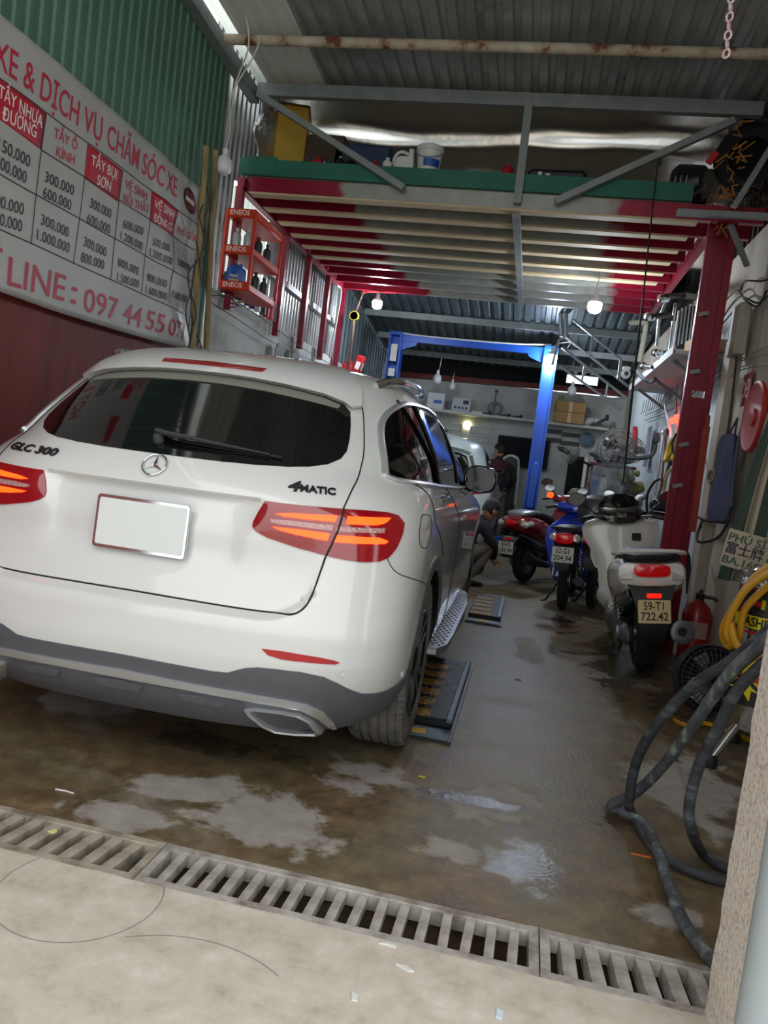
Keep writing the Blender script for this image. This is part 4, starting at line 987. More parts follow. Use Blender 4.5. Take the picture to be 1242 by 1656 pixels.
for y in (-.06, -.02, .02): b.tube([rotm(0, .45, -1.9) @ Vector((x, y, z)) for x, z in ((-.045, 0), (-.03, .05), (0, .065), (.03, .05), (.045, 0))], .006, 6, flat=1.6)
b.build('strap', mat('grey_strap', '#8b8a84', .6), t)
b = MB(); b.box((0, 0, .1), (.16, .14, .2), .03); o = single('dusty_jar', b, mat('dusty_cloth', '#59534d', .9, var=.4), 'dusty grey bundle between the scrap wire and the tyres', 'bundle'); o.location = onY(1150, 318, 6.62)
b = MB(); b.box((0, 0, .2), (.3, .2, .4), .05); o = single('dark_sack', b, mat('black_sack', '#14110f', .9, var=.4), 'dark sack slumped behind the striped sandal on the loft', 'sack'); o.location = P(1118, 6.9)

b = MB(); n = 16; P0_ = onY(585, 462, 9.85); P1_ = onY(698, 472, 9.85); vs = []
for j in range(5):
    for i in range(n + 1): s_ = i / n; q = P0_ * (1 - s_) + P1_ * s_; vs.append(q + Vector((0, .03 * math.sin(9 * s_ + j), -.11 * j / 4 * (1 - .8 * s_) + .02 * math.sin(5 * s_))))
b.add(vs, [(j * (n + 1) + i, j * (n + 1) + i + 1, (j + 1) * (n + 1) + i + 1, (j + 1) * (n + 1) + i) for j in range(4) for i in range(n)]); o = single('red_tarp', b, mat('red_cloth', '#b3201c', .8, var=.2), 'strip of red cloth hanging from the far end of the loft, left', 'cloth'); md = o.modifiers.new('s', 'SOLIDIFY'); md.thickness = .005
# ================================================================ LEFT WALL THINGS
XW = -2.655
M_VINYL = mat('white_vinyl_banner', '#b0aeaa', .45, var=.1, vscale=4)
M_BRED = mat('banner_red', '#b3152c', .5); M_BRED2 = mat('banner_red_faded', '#b5273c', .5); M_BINK = mat('banner_black', '#2b2b2b', .5); M_BWHT = mat('banner_white_letter', '#e3ddd8', .5)
bA, bB = onX(0, 45, XW), onX(330, 310, XW); bz0, bz1 = onX(300, 565, XW).z, bB.z
BY0, BY1 = 1.9, bB.y
def bwave(y, z):
    """how far the cloth stands off the wall"""
    s = (y - BY0) / (BY1 - BY0); q = (z - bz0) / (bz1 - bz0)
    f = .006 * math.sin(9 * s + 2.2 * q) + .004 * math.sin(31 * s - 7 * q)
    k = max(0, (s - .72) / .28); f += k * .016 * math.sin(16 * (s * 1.3 + q * 1.1)) + .012 * math.exp(-((s - .86 + .12 * (q - .5)) / .03) ** 2)
    return .012 + f
banner = thing('banner', 'big white vinyl price banner with red headings on the green wall', 'banner', (XW, 3.9, bz0))
b = MB(); nu, nv = 110, 36
def bp(y, z, o=0.0): return Vector((XW + bwave(y, z) + o, y, z))
def bzlow(y): return bz0 - .05 * math.sin(PI * (y - BY0) / (BY1 - BY0))
vs = [bp(BY0 + (BY1 - BY0) * i / nu - .02 * (1 - j / nv) * i / nu, (bzlow(BY0 + (BY1 - BY0) * i / nu)) * (1 - j / nv) + (bz1 + .0) * j / nv) for j in range(nv + 1) for i in range(nu + 1)]
fs = [(j * (nu + 1) + i, j * (nu + 1) + i + 1, (j + 1) * (nu + 1) + i + 1, (j + 1) * (nu + 1) + i) for j in range(nv) for i in range(nu)]
b.add(vs, fs); cl = b.build('banner_cloth', M_VINYL, banner, world=True); md = cl.modifiers.new('s', 'SOLIDIFY'); md.thickness = .002; md.offset = -1
IB = WM[banner].inverted()
def btext(s, a, c, h, m):
    A, B = onX(*a, XW + .012), onX(*c, XW + .012); mid = (A + B) / 2; zc = (A.z + B.z) / 2; wd = B.y - A.y
    def f(p): return IB @ bp(mid.y + p.x, zc + (B.z - A.z) * p.x / wd + p.y, .003 + p.z)
    text(s, h, m, banner, None, ext=.0004, bend=f, fit=wd, bold=h * .005)
def bquad(name, P, m, o=.0018, n=10):
    """print patch: P = four picture corners TL TR BR BL"""
    q = [onX(*p, XW + .012) for p in P]; b = MB(); vs = []
    for j in range(n + 1):
        for i in range(n + 1):
            s, t_ = i / n, j / n; p = (q[0] * (1 - s) + q[1] * s) * (1 - t_) + (q[3] * (1 - s) + q[2] * s) * t_; vs.append(bp(p.y, p.z, o))
    b.add(vs, [(j * (n + 1) + i, j * (n + 1) + i + 1, (j + 1) * (n + 1) + i + 1, (j + 1) * (n + 1) + i) for j in range(n) for i in range(n)])
    o_ = b.build(name, m, banner, world=True); md = o_.modifiers.new('s', 'SOLIDIFY'); md.thickness = .001; return o_
bquad('red_heading', [(-30, 102), (75, 184), (68, 242), (-30, 172)], M_BRED)
bquad('red_heading', [(141, 233), (197, 276), (191, 327), (135.5, 289)], M_BRED)
bquad('red_heading', [(245, 309), (287, 341), (280, 383), (240, 357)], M_BRED)
bquad('red_heading', [(-200, 0), (-95, 50), (-95, 120), (-200, 50)], M_BRED)
def brule(a, c, w=.006):
    A, B = onX(*a, XW + .012), onX(*c, XW + .012); b = MB(); d = (B - A); n = 24; u = Vector((0, d.z, -d.y)).normalized() * (w / 2) if True else None
    P = [A + d * (i / n) for i in range(n + 1)]; u = Vector((0, -d.z, d.y)).normalized() * (w / 2)
    b.add([bp((p + u * s).y, (p + u * s).z, .0022) for p in P for s in (-1, 1)], [(2 * i, 2 * i + 1, 2 * i + 3, 2 * i + 2) for i in range(n)]); o = b.build('table_rule', M_BINK, banner, world=True); md = o.modifiers.new('s', 'SOLIDIFY'); md.thickness = .0008
for a, c in (((0, 126), (322, 366)), ((68, 242), (316, 405)), ((0, 281), (311, 457)), ((0, 370), (306, 511)), ((75, 184), (51, 395)), ((141, 233), (120, 427)), ((197, 276), (178, 451)), ((245, 309), (227, 472)), ((287, 341), (270, 490))): brule(a, c)
btext('XE & DỊCH VỤ CHĂM SÓC XE', (-8, 84), (284, 306), .185, M_BRED2)
for s, a, c, h, m in (('TẨY NHỰA', (-2, 147), (69, 199), .084, M_BWHT), ('ĐƯỜNG', (4, 184), (60, 215), .084, M_BWHT), ('TẨY Ố', (88.6, 215), (124.5, 237), .072, M_BRED2), ('KÍNH', (92, 245), (120, 260), .072, M_BRED2), ('TẨY BỤI', (146, 259), (187, 284), .08, M_BWHT), ('SƠN', (155, 291), (177.5, 303), .08, M_BWHT),
    ('VỆ SINH', (202, 298), (237, 318), .072, M_BRED2), ('NỘI THẤT', (198, 320), (238, 340), .072, M_BRED2), ('VỆ SINH', (248.6, 330), (281, 348), .072, M_BWHT), ('ĐỘNG CƠ', (246, 352), (280, 370), .072, M_BWHT), ('PHỦ GẦM', (289, 372), (316, 387), .072, M_BRED2),
    ('150.000', (-4, 232), (49, 262), .083, M_BINK), ('300.000', (-7, 260), (44.6, 289), .083, M_BINK), ('300.000', (74, 286), (118, 309), .078, M_BINK), ('600.000', (71, 311), (114, 333), .078, M_BINK), ('300.000', (144, 328), (179, 347), .078, M_BINK), ('600.000', (140, 353), (177.5, 372), .078, M_BINK),
    ('600.000', (198, 362), (229, 375), .072, M_BINK), ('1.200.000', (193, 380.5), (228, 399), .072, M_BINK), ('500.000', (244, 390.6), (270, 402), .072, M_BINK), ('1.200.000', (240, 407.5), (273, 423), .072, M_BINK), ('3.000.000', (285, 423), (308, 434.5), .07, M_BINK),
    ('200.000', (-15, 322), (40.6, 340), .083, M_BINK), ('500.000', (-15, 350), (37, 367), .083, M_BINK), ('300.000', (67, 355), (110.6, 377), .078, M_BINK), ('1.000.000', (59, 379), (111.6, 402), .078, M_BINK), ('300.000', (136, 390.6), (171.5, 409), .078, M_BINK), ('800.000', (132, 416), (168, 429.5), .078, M_BINK),
    ('800.000', (189, 424), (221.5, 439.6), .072, M_BINK), ('1.500.000', (186.7, 448), (221.5, 460), .072, M_BINK), ('800.000', (236.7, 448), (268, 460), .072, M_BINK), ('1.600.000', (232.7, 468), (267, 480), .072, M_BINK), ('3.500.000', (276.6, 475), (301, 485), .07, M_BINK),
    ('HOT', (-85, 390), (2, 428), .20, M_BRED2), ('LINE', (12, 440), (106, 469), .20, M_BRED2), (':', (117, 472), (126, 475), .20, M_BRED2), ('097', (136, 486), (188, 503), .19, M_BRED2), ('44', (199, 507), (229, 517), .185, M_BRED2), ('55', (236, 518), (262, 526), .18, M_BRED2), ('077', (267, 528), (300, 539), .175, M_BRED2)): btext(s, a, c, h, m)
for k, mm in ((1.0, mat('logo_dark', '#2a1416', .5)), (.82, mat('logo_red', '#6e1a20', .5))):
    ctr = onX(309, 325, XW + .012); b = MB(); b.add([bp(ctr.y, ctr.z, .003 if k == 1 else .0045)] + [bp(ctr.y + .12 * k * math.cos(a), ctr.z + .085 * k * math.sin(a) + .0 * k, .003 if k == 1 else .0045) for a in [2 * PI * i / 28 for i in range(28)]], [(0, i + 1, (i + 1) % 28 + 1) for i in range(28)]); o = b.build('round_logo', mm, banner, world=True)
b = MB(); ctr = onX(309, 325, XW + .012); b.add([bp(ctr.y + x, ctr.z + z, .006) for x, z in ((-.085, .012), (.085, .018), (.085, -.012), (-.085, -.018))], [(0, 1, 2, 3)]); b.build('logo_band', M_BWHT, banner, world=True)
for i, (s, q) in enumerate(((0.0, 1), (1, 1), (1, 0))):
    y = BY0 + .03 + (BY1 - BY0 - .06) * s; z = bz0 + .02 + (bz1 - bz0 - .04) * q; b = MB(); b.torus(.012, .003, 14, 5, rotm(0, PI / 2, 0, bp(y, z, .003))); b.build('eyelet', M_STEEL, banner, world=True)
# bamboo poles and clutter at the end of the green wall
M_BAMB = ramp_mat('weathered_bamboo', [(.3, '#5c4a30'), (.5, '#8f7a52'), (.7, '#a89468')], 5, .7, stretch=(4, 4, .5))
for i, (a, c, lb) in enumerate((((333, 237), (311, 570), 'left bamboo pole standing at the right edge of the banner'), ((348, 243), (333, 575), 'right bamboo pole between the banner and the white wall'))):
    A, B = onX(*a, -2.58), onX(*c, -2.58); B2 = B + (B - A) * ((B.z - .02) / (A.z - B.z)); b = MB(); n = 24; P = [B2 + (A - B2) * (k / n) for k in range(n + 1)]
    pp, rr_ = [], []
    for k, p in enumerate(P):
        pp += [p]; rr_ += [.021 + (.004 if k % 3 == 0 else 0)]
    b.tube(pp, rr_, 9); single('bamboo_pole', b, M_BAMB, lb, 'pole')
b = MB()
for k in range(9):
    py = 300 + 30 * k; a = onX(325 - .06 * (py - 300) + R.uniform(-4, 10), py, -2.56); b.tube(crom([a, a + Vector((.02, R.uniform(-.08, .08), -.12)), a + Vector((.01, R.uniform(-.1, .1), -.25)), a + Vector((.03, R.uniform(-.05, .05), -.42))], 4), .005, 5)
o = single('dangling_wires', b, mat('dark_dusty_cable', '#39342e', .7), 'dark dusty cables tangled around the bamboo poles', 'cables'); o['kind'] = 'stuff'
# cables sagging along the white wall
for i, (pts, lb) in enumerate((([(342, 478), (372, 482), (420, 512), (465, 545), (500, 570), (540, 592)], 'upper thin cable sagging along the top of the low white wall'), ([(345, 492), (390, 520), (430, 547), (470, 568), (520, 590)], 'lower thin cable sagging along the low white wall'), ([(343, 490), (360, 500), (385, 494), (372, 490)], 'short loop of dark cable at the start of the white wall'))):
    b = MB(); b.tube(crom([onX(x, y, -2.60) for x, y in pts], 5), .004, 5); single('wall_cable', b, M_CORDB, lb, 'cable')
for px, lb in ((450, 'left round grey plate on the low white wall above the car roof'), (477, 'right round grey plate on the low white wall above the car roof')):
    p = onX(px, 574 + (px - 450) * .3, -2.605); b = MB(); b.lathe([(.12, 0), (.12, .012), (.09, .014), (0, .014)], 20, rotm(0, PI / 2, 0, p)); single('wall_plate', b, mat('mottled_grey_print', '#8a8d90', .6, var=.5, vscale=14), lb, 'plate')
b = MB(); b.tube([onX(474, 545, -2.60), onX(470, 600, -2.60)], .016, 8); single('conduit', b, M_STEEL, 'short grey conduit between the two round plates', 'pipe')
# crimson fittings at the end of the white wall
t = thing('hoist', 'small chain hoist with a yellow wheel hanging from the last crimson post', 'hoist', tuple(onX(573, 511, -2.45)))
b = MB(); b.lathe([(.05, -.02), (.06, -.02), (.06, .02), (.05, .02), (.02, .015), (.02, -.015), (.05, -.02)], 20, rotm(0, PI / 2, PI / 2)); b.build('yellow_wheel', mat('dull_yellow_metal', '#a08a28', .5), t)
b = MB(); b.beam((0, 0, 0), (.12, 0, .45), .015); b.tube([(.0, 0, -.05), (.01, 0, -.5), (-.02, 0, -.9)], .02, 6); b.build('hoist_arm', M_PIPE, t)
b = MB(); b.tube(crom([onX(545, 462, -2.58), onX(551, 468, -2.55), onX(549, 490, -2.55), onX(533, 578, -2.55)], 5), .014, 8); single('white_pipe', b, M_WHITEP, 'thin white pipe bent over beside the last crimson post', 'pipe')
b = MB(); A = onX(563, 598, -2.58); b.box(A, (.14, .2, .16), .02); b.box(A + Vector((0, .03, .1)), (.08, .1, .08), .02); single('red_clamp', b, mat('scarlet_paint', '#a81a1e', .45), 'red clamp fixed at the foot of the last crimson post', 'clamp')
t = thing('red_jack', 'red jack with a white label leaning behind the red clamp', 'jack', tuple(onX(580, 592, -2.4)), rot=(0, .25, 0)); b = MB(); b.box((0, 0, .02), (.11, .12, .24), .02); b.build('jack_body', M_REDP, t); b = MB(); b.box((.056, -.02, .0), (.004, .06, .1)); b.box((-.0, -.062, 0), (.06, .004, .1)); b.build('label', M_WHITEP, t)
# orange-red product rack on the wall with its bottles
M_RACK = mat('orange_red_rack', '#d2371a', .4, var=.1)
Ax, Bx, Yf, Yb = onY(362, 400, 6.02).x, onY(408, 400, 6.02).x, 6.02, 6.68
z3 = [onY(385, 344, 6.02).z, onY(380, 403, 6.02).z, onY(377, 461, 6.02).z]
rack = thing('oil_rack', 'orange-red oil bottle rack fixed to the first crimson post', 'rack', ((Ax + Bx) / 2, Yf, z3[2])); wx = Bx - Ax
for k, z in enumerate(z3):
    zz = z - z3[2]; b = MB(); b.box((0, (Yb - Yf) / 2, zz - .028), (wx, Yb - Yf, .02), .004); b.box((0, 0, zz), (wx + .01, .018, .07), .008); b.box((wx / 2, (Yb - Yf) / 2, zz - .005), (.018, Yb - Yf, .055), .006); b.box((-wx / 2, (Yb - Yf) / 2, zz - .005), (.018, Yb - Yf, .055), .006)
    tr = b.build('tier', M_RACK, rack); text('ENEOS', .055, mat('rack_letter', '#f0d8cc', .5), tr, rotm(PI / 2, 0, 0, (-.01, -.0102, zz)), ext=.001, bold=.001)
for x in (-wx / 2, wx / 2):
    for y in (0, Yb - Yf):
        b = MB(); b.box((x, y, (z3[0] - z3[2]) / 2), (.026, .026, z3[0] - z3[2] + .04), .005); b.build('corner_post', M_RACK, rack)
b = MB(); b.box((0, (Yb - Yf) / 2, z3[0] - z3[2] + .03), (wx, Yb - Yf, .012), .004); b.build('lid', M_RACK, rack)
M_GB = mat('grey_oil_bottle', '#b4b8b6', .35, .2); M_DB = mat('dark_oil_bottle', '#3c4040', .4)
G = 'oil bottles standing in the orange-red rack'
for i, (x, y, k, m, lb) in enumerate(((-.045, .06, 1, M_GB, 'grey oil bottle at the front left of the rack, upper tier'), (.055, .06, 1, M_GB, 'grey oil bottle at the front right of the rack, upper tier'), (.06, .28, 1, M_DB, 'dark oil bottle in the middle of the rack side, upper tier'), (.06, .5, 1, M_DB, 'dark oil bottle at the back of the rack side, upper tier'), (.06, .3, 2, M_DB, 'dark oil bottle in the middle of the rack side, lower tier'), (.06, .5, 2, M_DB, 'dark oil bottle at the back of the rack side, lower tier'))):
    bottle(((Ax + Bx) / 2 + x, Yf + y, z3[k] - .017), .036, .20, m, M_GB if m is M_GB else M_BLKP, lb, G)
t = thing('oil_can', 'blue oil can with a printed label on the lower tier of the rack', 'can', ((Ax + Bx) / 2 - .015, Yf + .06, z3[2] - .017), group=None)
b = MB(); b.loft([(-.045, 0, .085, .065, .085, .085, 5), (-.04, 0, .085, .072, .09, .085, 6), (.035, 0, .085, .072, .09, .085, 6), (.04, 0, .085, .065, .085, .085, 5)], 24); b.lathe([(.018, 0), (.018, .03), (0, .03)], 10, rotm(0, 0, 0, (.03, 0, .17))); b.tube([(-.05, 0, .165), (-.045, 0, .195), (.0, 0, .195), (.01, 0, .17)], .01, 6); b.build('can_body', M_BLUEP, t)
b = MB(); b.box((0, -.0455, .055), (.085, .003, .035)); b.build('label', mat('cream_print', '#d8b58a', .5, var=.4, vscale=60), t)
text('PEAK', .03, M_WHITEP, t, rotm(PI / 2, 0, 0, (0, -.047, .095)), ext=.001, bold=.0008)
# spray cans along the ledge of the low wall
cols = ['#23242a', '#c9cbc8', '#30353a', '#d2d5d2', '#2a4f9c', '#1d2f6e', '#c8ccd0', '#3a3a3e', '#8a1f2a', '#c23040', '#7a7d80']
words = ['black', 'silver', 'dark grey', 'white', 'bright blue', 'navy', 'pale grey', 'charcoal', 'dark red', 'red', 'grey']
for i in range(11):
    y = 6.12 + .125 * i; c = cols[i]; t = thing('spray_can', '%s spray can, %s from the left on the ledge under the rack' % (words[i], ['first', 'second', 'third', 'fourth', 'fifth', 'sixth', 'seventh', 'eighth', 'ninth', 'tenth', 'eleventh'][i]), 'spray can', (-2.66 + R.uniform(-.012, .012), y, 2.43), group='spray cans on the ledge of the low white wall')
    h = R.uniform(.14, .2); b = MB(); b.lathe([(.032, 0), (.033, .01), (.033, h - .03), (.024, h - .005), (.018, h), (0, h)], 14); b.build('can_body', mat('can_' + words[i].replace(' ', '_'), c, .35, .2), t); b = MB(); b.lathe([(.017, h - .002), (.017, h + .025), (0, h + .025)], 10); b.build('cap', M_WHITEP if i % 2 else M_BLKP, t)
# ================================================================ BACK OF THE GARAGE
M_BLUE = mat('blue_lift_paint', '#1450b8', .35, .1, var=.2, vscale=4)
lift = thing('two_post_lift', 'blue two-post car lift spanning the back of the garage', 'car lift', (-1.1, 11.9, 0))
for x in (-2.29, .06):
    b = MB()
    for q in (-1, 1): b.box((x + q * .085, 11.9, 1.58), (.03, .22, 3.16))
    b.box((x, 11.99, 1.58), (.17, .03, 3.16)); b.box((x, 11.9, 3.15), (.2, .24, .05)); b.box((x, 11.9, .01), (.3, .36, .02)); b.build('lift_post', M_BLUE, lift, world=True, smooth=0)
    b = MB(); b.box((x, 11.83, 1.1), (.13, .16, .7), .02); b.build('carriage', M_BLUE, lift, world=True)
    b = MB(); s = 1 if x < 0 else -1; b.prism([(0, 0), (.28, 0), (.22, -.12), (0, -.2)], .02, Matrix.Translation((x + s * .09, 11.9, 3.12)) @ rotm(PI / 2, 0, 0) @ Matrix.Diagonal((s, 1, 1, 1))); b.build('gusset', M_BLUE, lift, world=True)
    b = MB(); d = 1 if x < 0 else -1; b.beam((x + d * .1, 11.8, .25), (x + d * .75, 11.35, .22), .1, .1); b.build('lift_arm', M_BLUE, lift, world=True)
b = MB(); b.beam((-2.2, 11.9, 3.1), (0, 11.9, 3.1), .1, .1); b.build('cross_beam', M_BLUE, lift, world=True, smooth=0)
b = MB(); b.tube(crom([(-2.25, 11.84, 3.17), (-1.8, 11.84, 3.15), (-.6, 11.84, 3.16), (-.1, 11.84, 3.19), (.05, 11.84, 3.2)], 5), .012, 6); b.build('hydraulic_hose', M_WHITEP, lift, world=True)
for z, h in ((2.85, .26), (2.55, .12)):
    b = MB(); b.box((-2.29, 11.78, z), (.1, .006, h)); b.build('white_label', M_WHITEP, lift, world=True)
# concrete shelf on the back wall and what is on it
SH = thing('wall_shelf', 'long pale concrete shelf on the back wall', 'shelf', (-.45, 13.82, 2.18)); b = MB(); b.box((-.45, 13.82, 2.18), (3.3, .36, .05), .006); b.build('shelf_board', mat('pale_shelf', '#bdbeb9', .7, var=.15), SH, world=True)
ZS = 2.206
def sbox(px, Y, w, h, d, m, label, name='carton', z=ZS, rz=0):
    t = thing(name, label, 'box', (onY(px, 660, Y).x, Y, z), rz=rz); b = MB(); b.box((0, 0, h / 2), (w, d, h), .004); b.build('box_body', m, t); return t
t = sbox(704, 13.75, .3, .27, .2, mat('white_card', '#c6cacb', .6), 'white box with a blue print, left on the back shelf'); b = MB(); b.box((.04, -.1015, .12), (.15, .003, .06)); b.build('print', M_BLUEP, t)
t = sbox(746, 13.75, .33, .23, .2, mat('grey_card', '#a9adb0', .6), 'grey box with rows of dark pictures on the back shelf')
for i in range(4): b = MB(); b.box((-.1 + .065 * i, -.1015, .06), (.04, .003, .04)); b.build('print', M_BLKP, t)
b = MB(); b.box((.08, -.1015, .16), (.1, .003, .07)); b.build('print', mat('navy_print', '#20283a', .6), t)
b = MB(); b.box((0, 0, .015), (.2, .06, .03), .006); o = single('paper_roll', b, M_WHITEP, 'small white strip lying right of the grey box on the shelf', 'roll'); o.location = (onY(772, 662, 13.72).x, 13.72, ZS)
b = MB(); b.torus(.115, .016, 26, 6, rotm(PI / 2 - .12, 0, 0)); b.torus(.105, .014, 26, 6, rotm(PI / 2 - .1, .1, 0, (0, -.03, 0))); o = single('cable_coil', b, mat('grey_hose', '#7c8084', .6), 'coil of grey cable propped on the back shelf', 'coil'); o.location = (onY(801, 657, 13.86).x, 13.86, ZS)
for k, (px, w, lb) in enumerate(((788, .12, 'small dark tool left of the cable coil on the shelf'), (818, .16, 'low dark tool right of the cable coil on the shelf'), (838, .14, 'dark pliers lying on the shelf by the blue post'))):
    b = MB(); b.beam((-w / 2, 0, .02), (w / 2, .04, .025), .025, .03); b.sphere((w / 2, .04, .035), .03, 10, 6); o = single('hand_tool', b, mat('oily_tool', '#3a3836', .5, .5), lb, 'tool'); o.location = (onY(px, 665, 13.74).x, 13.74, ZS)
M_CARD = mat('brown_cardboard', '#a8824e', .7, var=.15, vscale=6)
for z, lb in ((ZS, 'lower brown cardboard box of two stacked on the back shelf'), (ZS + .185, 'upper brown cardboard box of two stacked on the back shelf')):
    t = sbox(922, 13.72, .50, .18, .3, M_CARD, lb, z=z, rz=.03 if z > ZS else 0); b = MB(); b.box((0, -.1515, .09), (.06, .003, .17)); b.build('tape', mat('pale_tape', '#b99a66', .3), t)
sbox(905, 13.85, .1, .48, .08, mat('olive_card', '#7d7a62', .7), 'narrow olive box upright behind the cardboard boxes')
b = MB()
for k in range(7): b.sphere((R.uniform(-.08, .08), R.uniform(-.05, .05), .05 + R.uniform(0, .08)), R.uniform(.04, .07), 8, 6, (1.2, 1, .8))
o = single('white_rag', b, mat('crumpled_white', '#b9babc', .6, bump=.8, bscale=20), 'crumpled white bag right of the cardboard boxes', 'bag'); o.location = (onY(958, 680, 13.75).x, 13.75, ZS)
b = MB(); b.beam((-.1, 0, .05), (.12, 0, .2), .05); b.box((.1, 0, .2), (.06, .06, .1), .01); o = single('black_drill', b, M_BLKP, 'black power drill at the right end of the back shelf', 'drill'); o.location = (onY(972, 680, 13.7).x, 13.7, ZS)
# ventilation slots with frames in the back wall
for i, (px, py) in enumerate(((732, 690), (776, 696), (812, 699), (893, 698), (924, 704))):
    p = onY(px, py, 13.99)
    for r_ in (0, 1):
        b = MB(); z = p.z - .15 * r_; w_ = .34
        for dz in (-.05, .05): b.box((p.x, 13.985, z + dz), (w_, .03, .018))
        for dx in (-1, 1): b.box((p.x + dx * w_ / 2, 13.985, z), (.018, .03, .118))
        q = struct('vent_frame', b, M_BACKWALL, parent=wb, world=True, smooth=0)
        b = MB(); b.box((p.x, 13.994, z), (w_ - .02, .012, .085)); struct('vent_slot', b, mat('vent_shadow', '#4b4b48', .8) if i > 2 else M_BACKWALL, parent=wb, world=True, smooth=0)
b = MB(); a = onY(656, 604, 13.0); rs_ = random.Random(9)
b.prism([(-.05, -.28), (.05, -.3), (.07, -.1), (.03, .1), (.06, .25), (-.02, .3), (-.06, .05)], .01, Matrix.Translation((-2.60, 12.9, 2.62)) @ rotm(PI / 2, 0, 0)); struct('window_3', b, M_MILKY, smooth=0)
# television, disc, mirror-like door
tv = thing('television', 'flat black television hanging on the back wall behind the blue post', 'television', (-.18, 13.95, 1.36)); b = MB(); b.box((0, 0, .26), (.92, .05, .54), .01); b.build('tv_case', M_BLKP, tv); b = MB(); b.box((0, -.0265, .265), (.89, .004, .5)); b.build('screen', mat('dark_screen', '#0b0d14', .5, spec=.1), tv)
p = onY(949, 711, 13.93); b = MB(); b.lathe([(.125, 0), (.125, .02), (.1, .03), (.05, .022), (0, .026)], 28, rotm(PI / 2, 0, 0, p)); single('blue_disc', b, mat('slate_blue_plastic', '#4e6478', .5, var=.2, vscale=20), 'round slate blue disc hanging on the back wall under the shelf', 'disc')
p0, p1 = onY(918, 740, 13.97), onY(938, 800, 13.97); b = MB(); b.box(((p0.x + p1.x) / 2, 13.965, (p0.z + p1.z) / 2), (.26, .03, .7)); d = struct('window_4', b, mat('dark_pane', '#0d1210', .1), smooth=0)
b = MB(); b.box(((p0.x + p1.x) / 2 + .17, 13.95, (p0.z + p1.z) / 2 - .02), (.06, .06, .74)); b.box(((p0.x + p1.x) / 2 + .02, 13.95, (p0.z + p1.z) / 2 - .385), (.34, .06, .05)); struct('window_frame', b, M_WHITEP, parent=d, world=True, smooth=0)
b = MB(); p = onY(803, 633, 13.98); b.lathe([(.03, 0), (.03, .02), (0, .02)], 10, rotm(PI / 2, 0, 0, p)); b.tube([p, p + Vector((0, -.02, -.38))], .006, 5); single('wall_hook', b, M_BLKP, 'black hook with a hanging wire above the cable coil', 'hook')
# tubular stair-like truss under the rear roof, right side
M_TRUSS = mat('pale_steel_tube', '#9fa5a8', .35, .5)
tr = thing('steel_truss', 'slanting pale steel tube frame under the rear roof by the right wall', 'truss', tuple(onY(960, 590, 10.8)))
def tub(pts, r=.018, nm='tube'): b = MB(); b.tube([onY(x, y, Y) for x, y, Y in pts], r, 8); b.build(nm, M_TRUSS, tr, world=True)
tub([(893, 590, 11.0), (904, 550, 11.0), (915, 545, 11.0), (1020, 628, 10.6)], .02); tub([(909, 562, 11.0), (1012, 643, 10.6)]); tub([(927, 517, 10.9), (1005, 582, 10.7)], .016); tub([(905, 592, 11.0), (1005, 662, 10.6)], .016); tub([(958, 545, 10.8), (953, 577, 10.8)], .014); tub([(1004, 580, 10.7), (1000, 612, 10.6)], .02); tub([(945, 592, 10.9), (941, 617, 10.9)], .014); tub([(983, 618, 10.7), (979, 645, 10.7)], .014); tub([(915, 545, 11.0), (915, 500, 11.0)], .03); tub([(980, 645, 10.7), (1020, 643, 10.5)], .014); tub([(908, 545, 11.0), (906, 490, 11.0)], .03)
# second car, white hatchback
c2 = thing('car', 'second white car, parked nose in beyond the SUV, only its right rear showing', 'car', (-1.30, 8.75, 0)); SC = Matrix.Diagonal((.93, .9, .99, 1))
b = MB(); t2 = [-1 + 2 * i / 96 for i in range(96)]; z2 = [.26 + (1.5 - .26) * i / 40 for i in range(41)] + [1.53, 1.56, 1.59, 1.61, 1.625, 1.637, 1.645]
b.rings([[SC @ SP(t, z) for t in t2] for z in z2]); b.build('body', mat('bluish_white_paint', '#cfdcdc', .3, coat=1), c2, smooth=35)
f2 = lambda t, z, o=0.0: SC @ SP(t, z, o)
WW2 = [(.03, 1.45), (.12, 1.44), (.19, 1.42), (.225, 1.39), (.235, 1.30), (.225, 1.17), (.19, 1.10), (.03, 1.09)]
patch('rear_window', WW2 + mir(WW2)[::-1], mat('greenish_tinted_glass', '#161c18', .08), .004, .012, .03, fn=f2, parent=c2)
patch('window_sticker', [(.12, 1.40), (.19, 1.39), (.19, 1.36), (.12, 1.37)], mat('grey_sticker', '#7a8078', .5), .007, .004, .03, fn=f2, parent=c2)
sp2 = [(.03, 1.47), (.14, 1.465), (.21, 1.445), (.25, 1.42), (.255, 1.5), (.24, 1.58), (.18, 1.62), (.03, 1.635)]
patch('roof_spoiler', sp2 + mir(sp2)[::-1], MATS['bluish_white_paint'], .03, .04, .03, fn=lambda t, z, o=0.0: f2(t, z, o) + Vector((0, -.05 * max(0, min(1, (1.6 - z) / .1)) * (o > 0), 0)), parent=c2)
for f in (lambda P: P, mir):
    g = lambda P: [f([q])[0] for q in P]
    patch('side_window', g([(.36, 1.16), (.40, 1.38), (.46, 1.46), (.6, 1.5), (.72, 1.46), (.86, 1.2), (.7, 1.13), (.5, 1.14)]), M_GLASS, .004, .012, .03, fn=f2, parent=c2)
    patch('tail_light', g([(.22, .95), (.3, .98), (.33, 1.08), (.30, 1.10), (.25, 1.0)]), M_LENSB, .005, .012, .02, fn=f2, parent=c2)
    patch('pillar_strip', g([(.24, 1.40), (.262, 1.41), (.275, 1.1), (.262, 1.09)]), M_BLKP, .004, .01, .02, fn=f2, parent=c2)
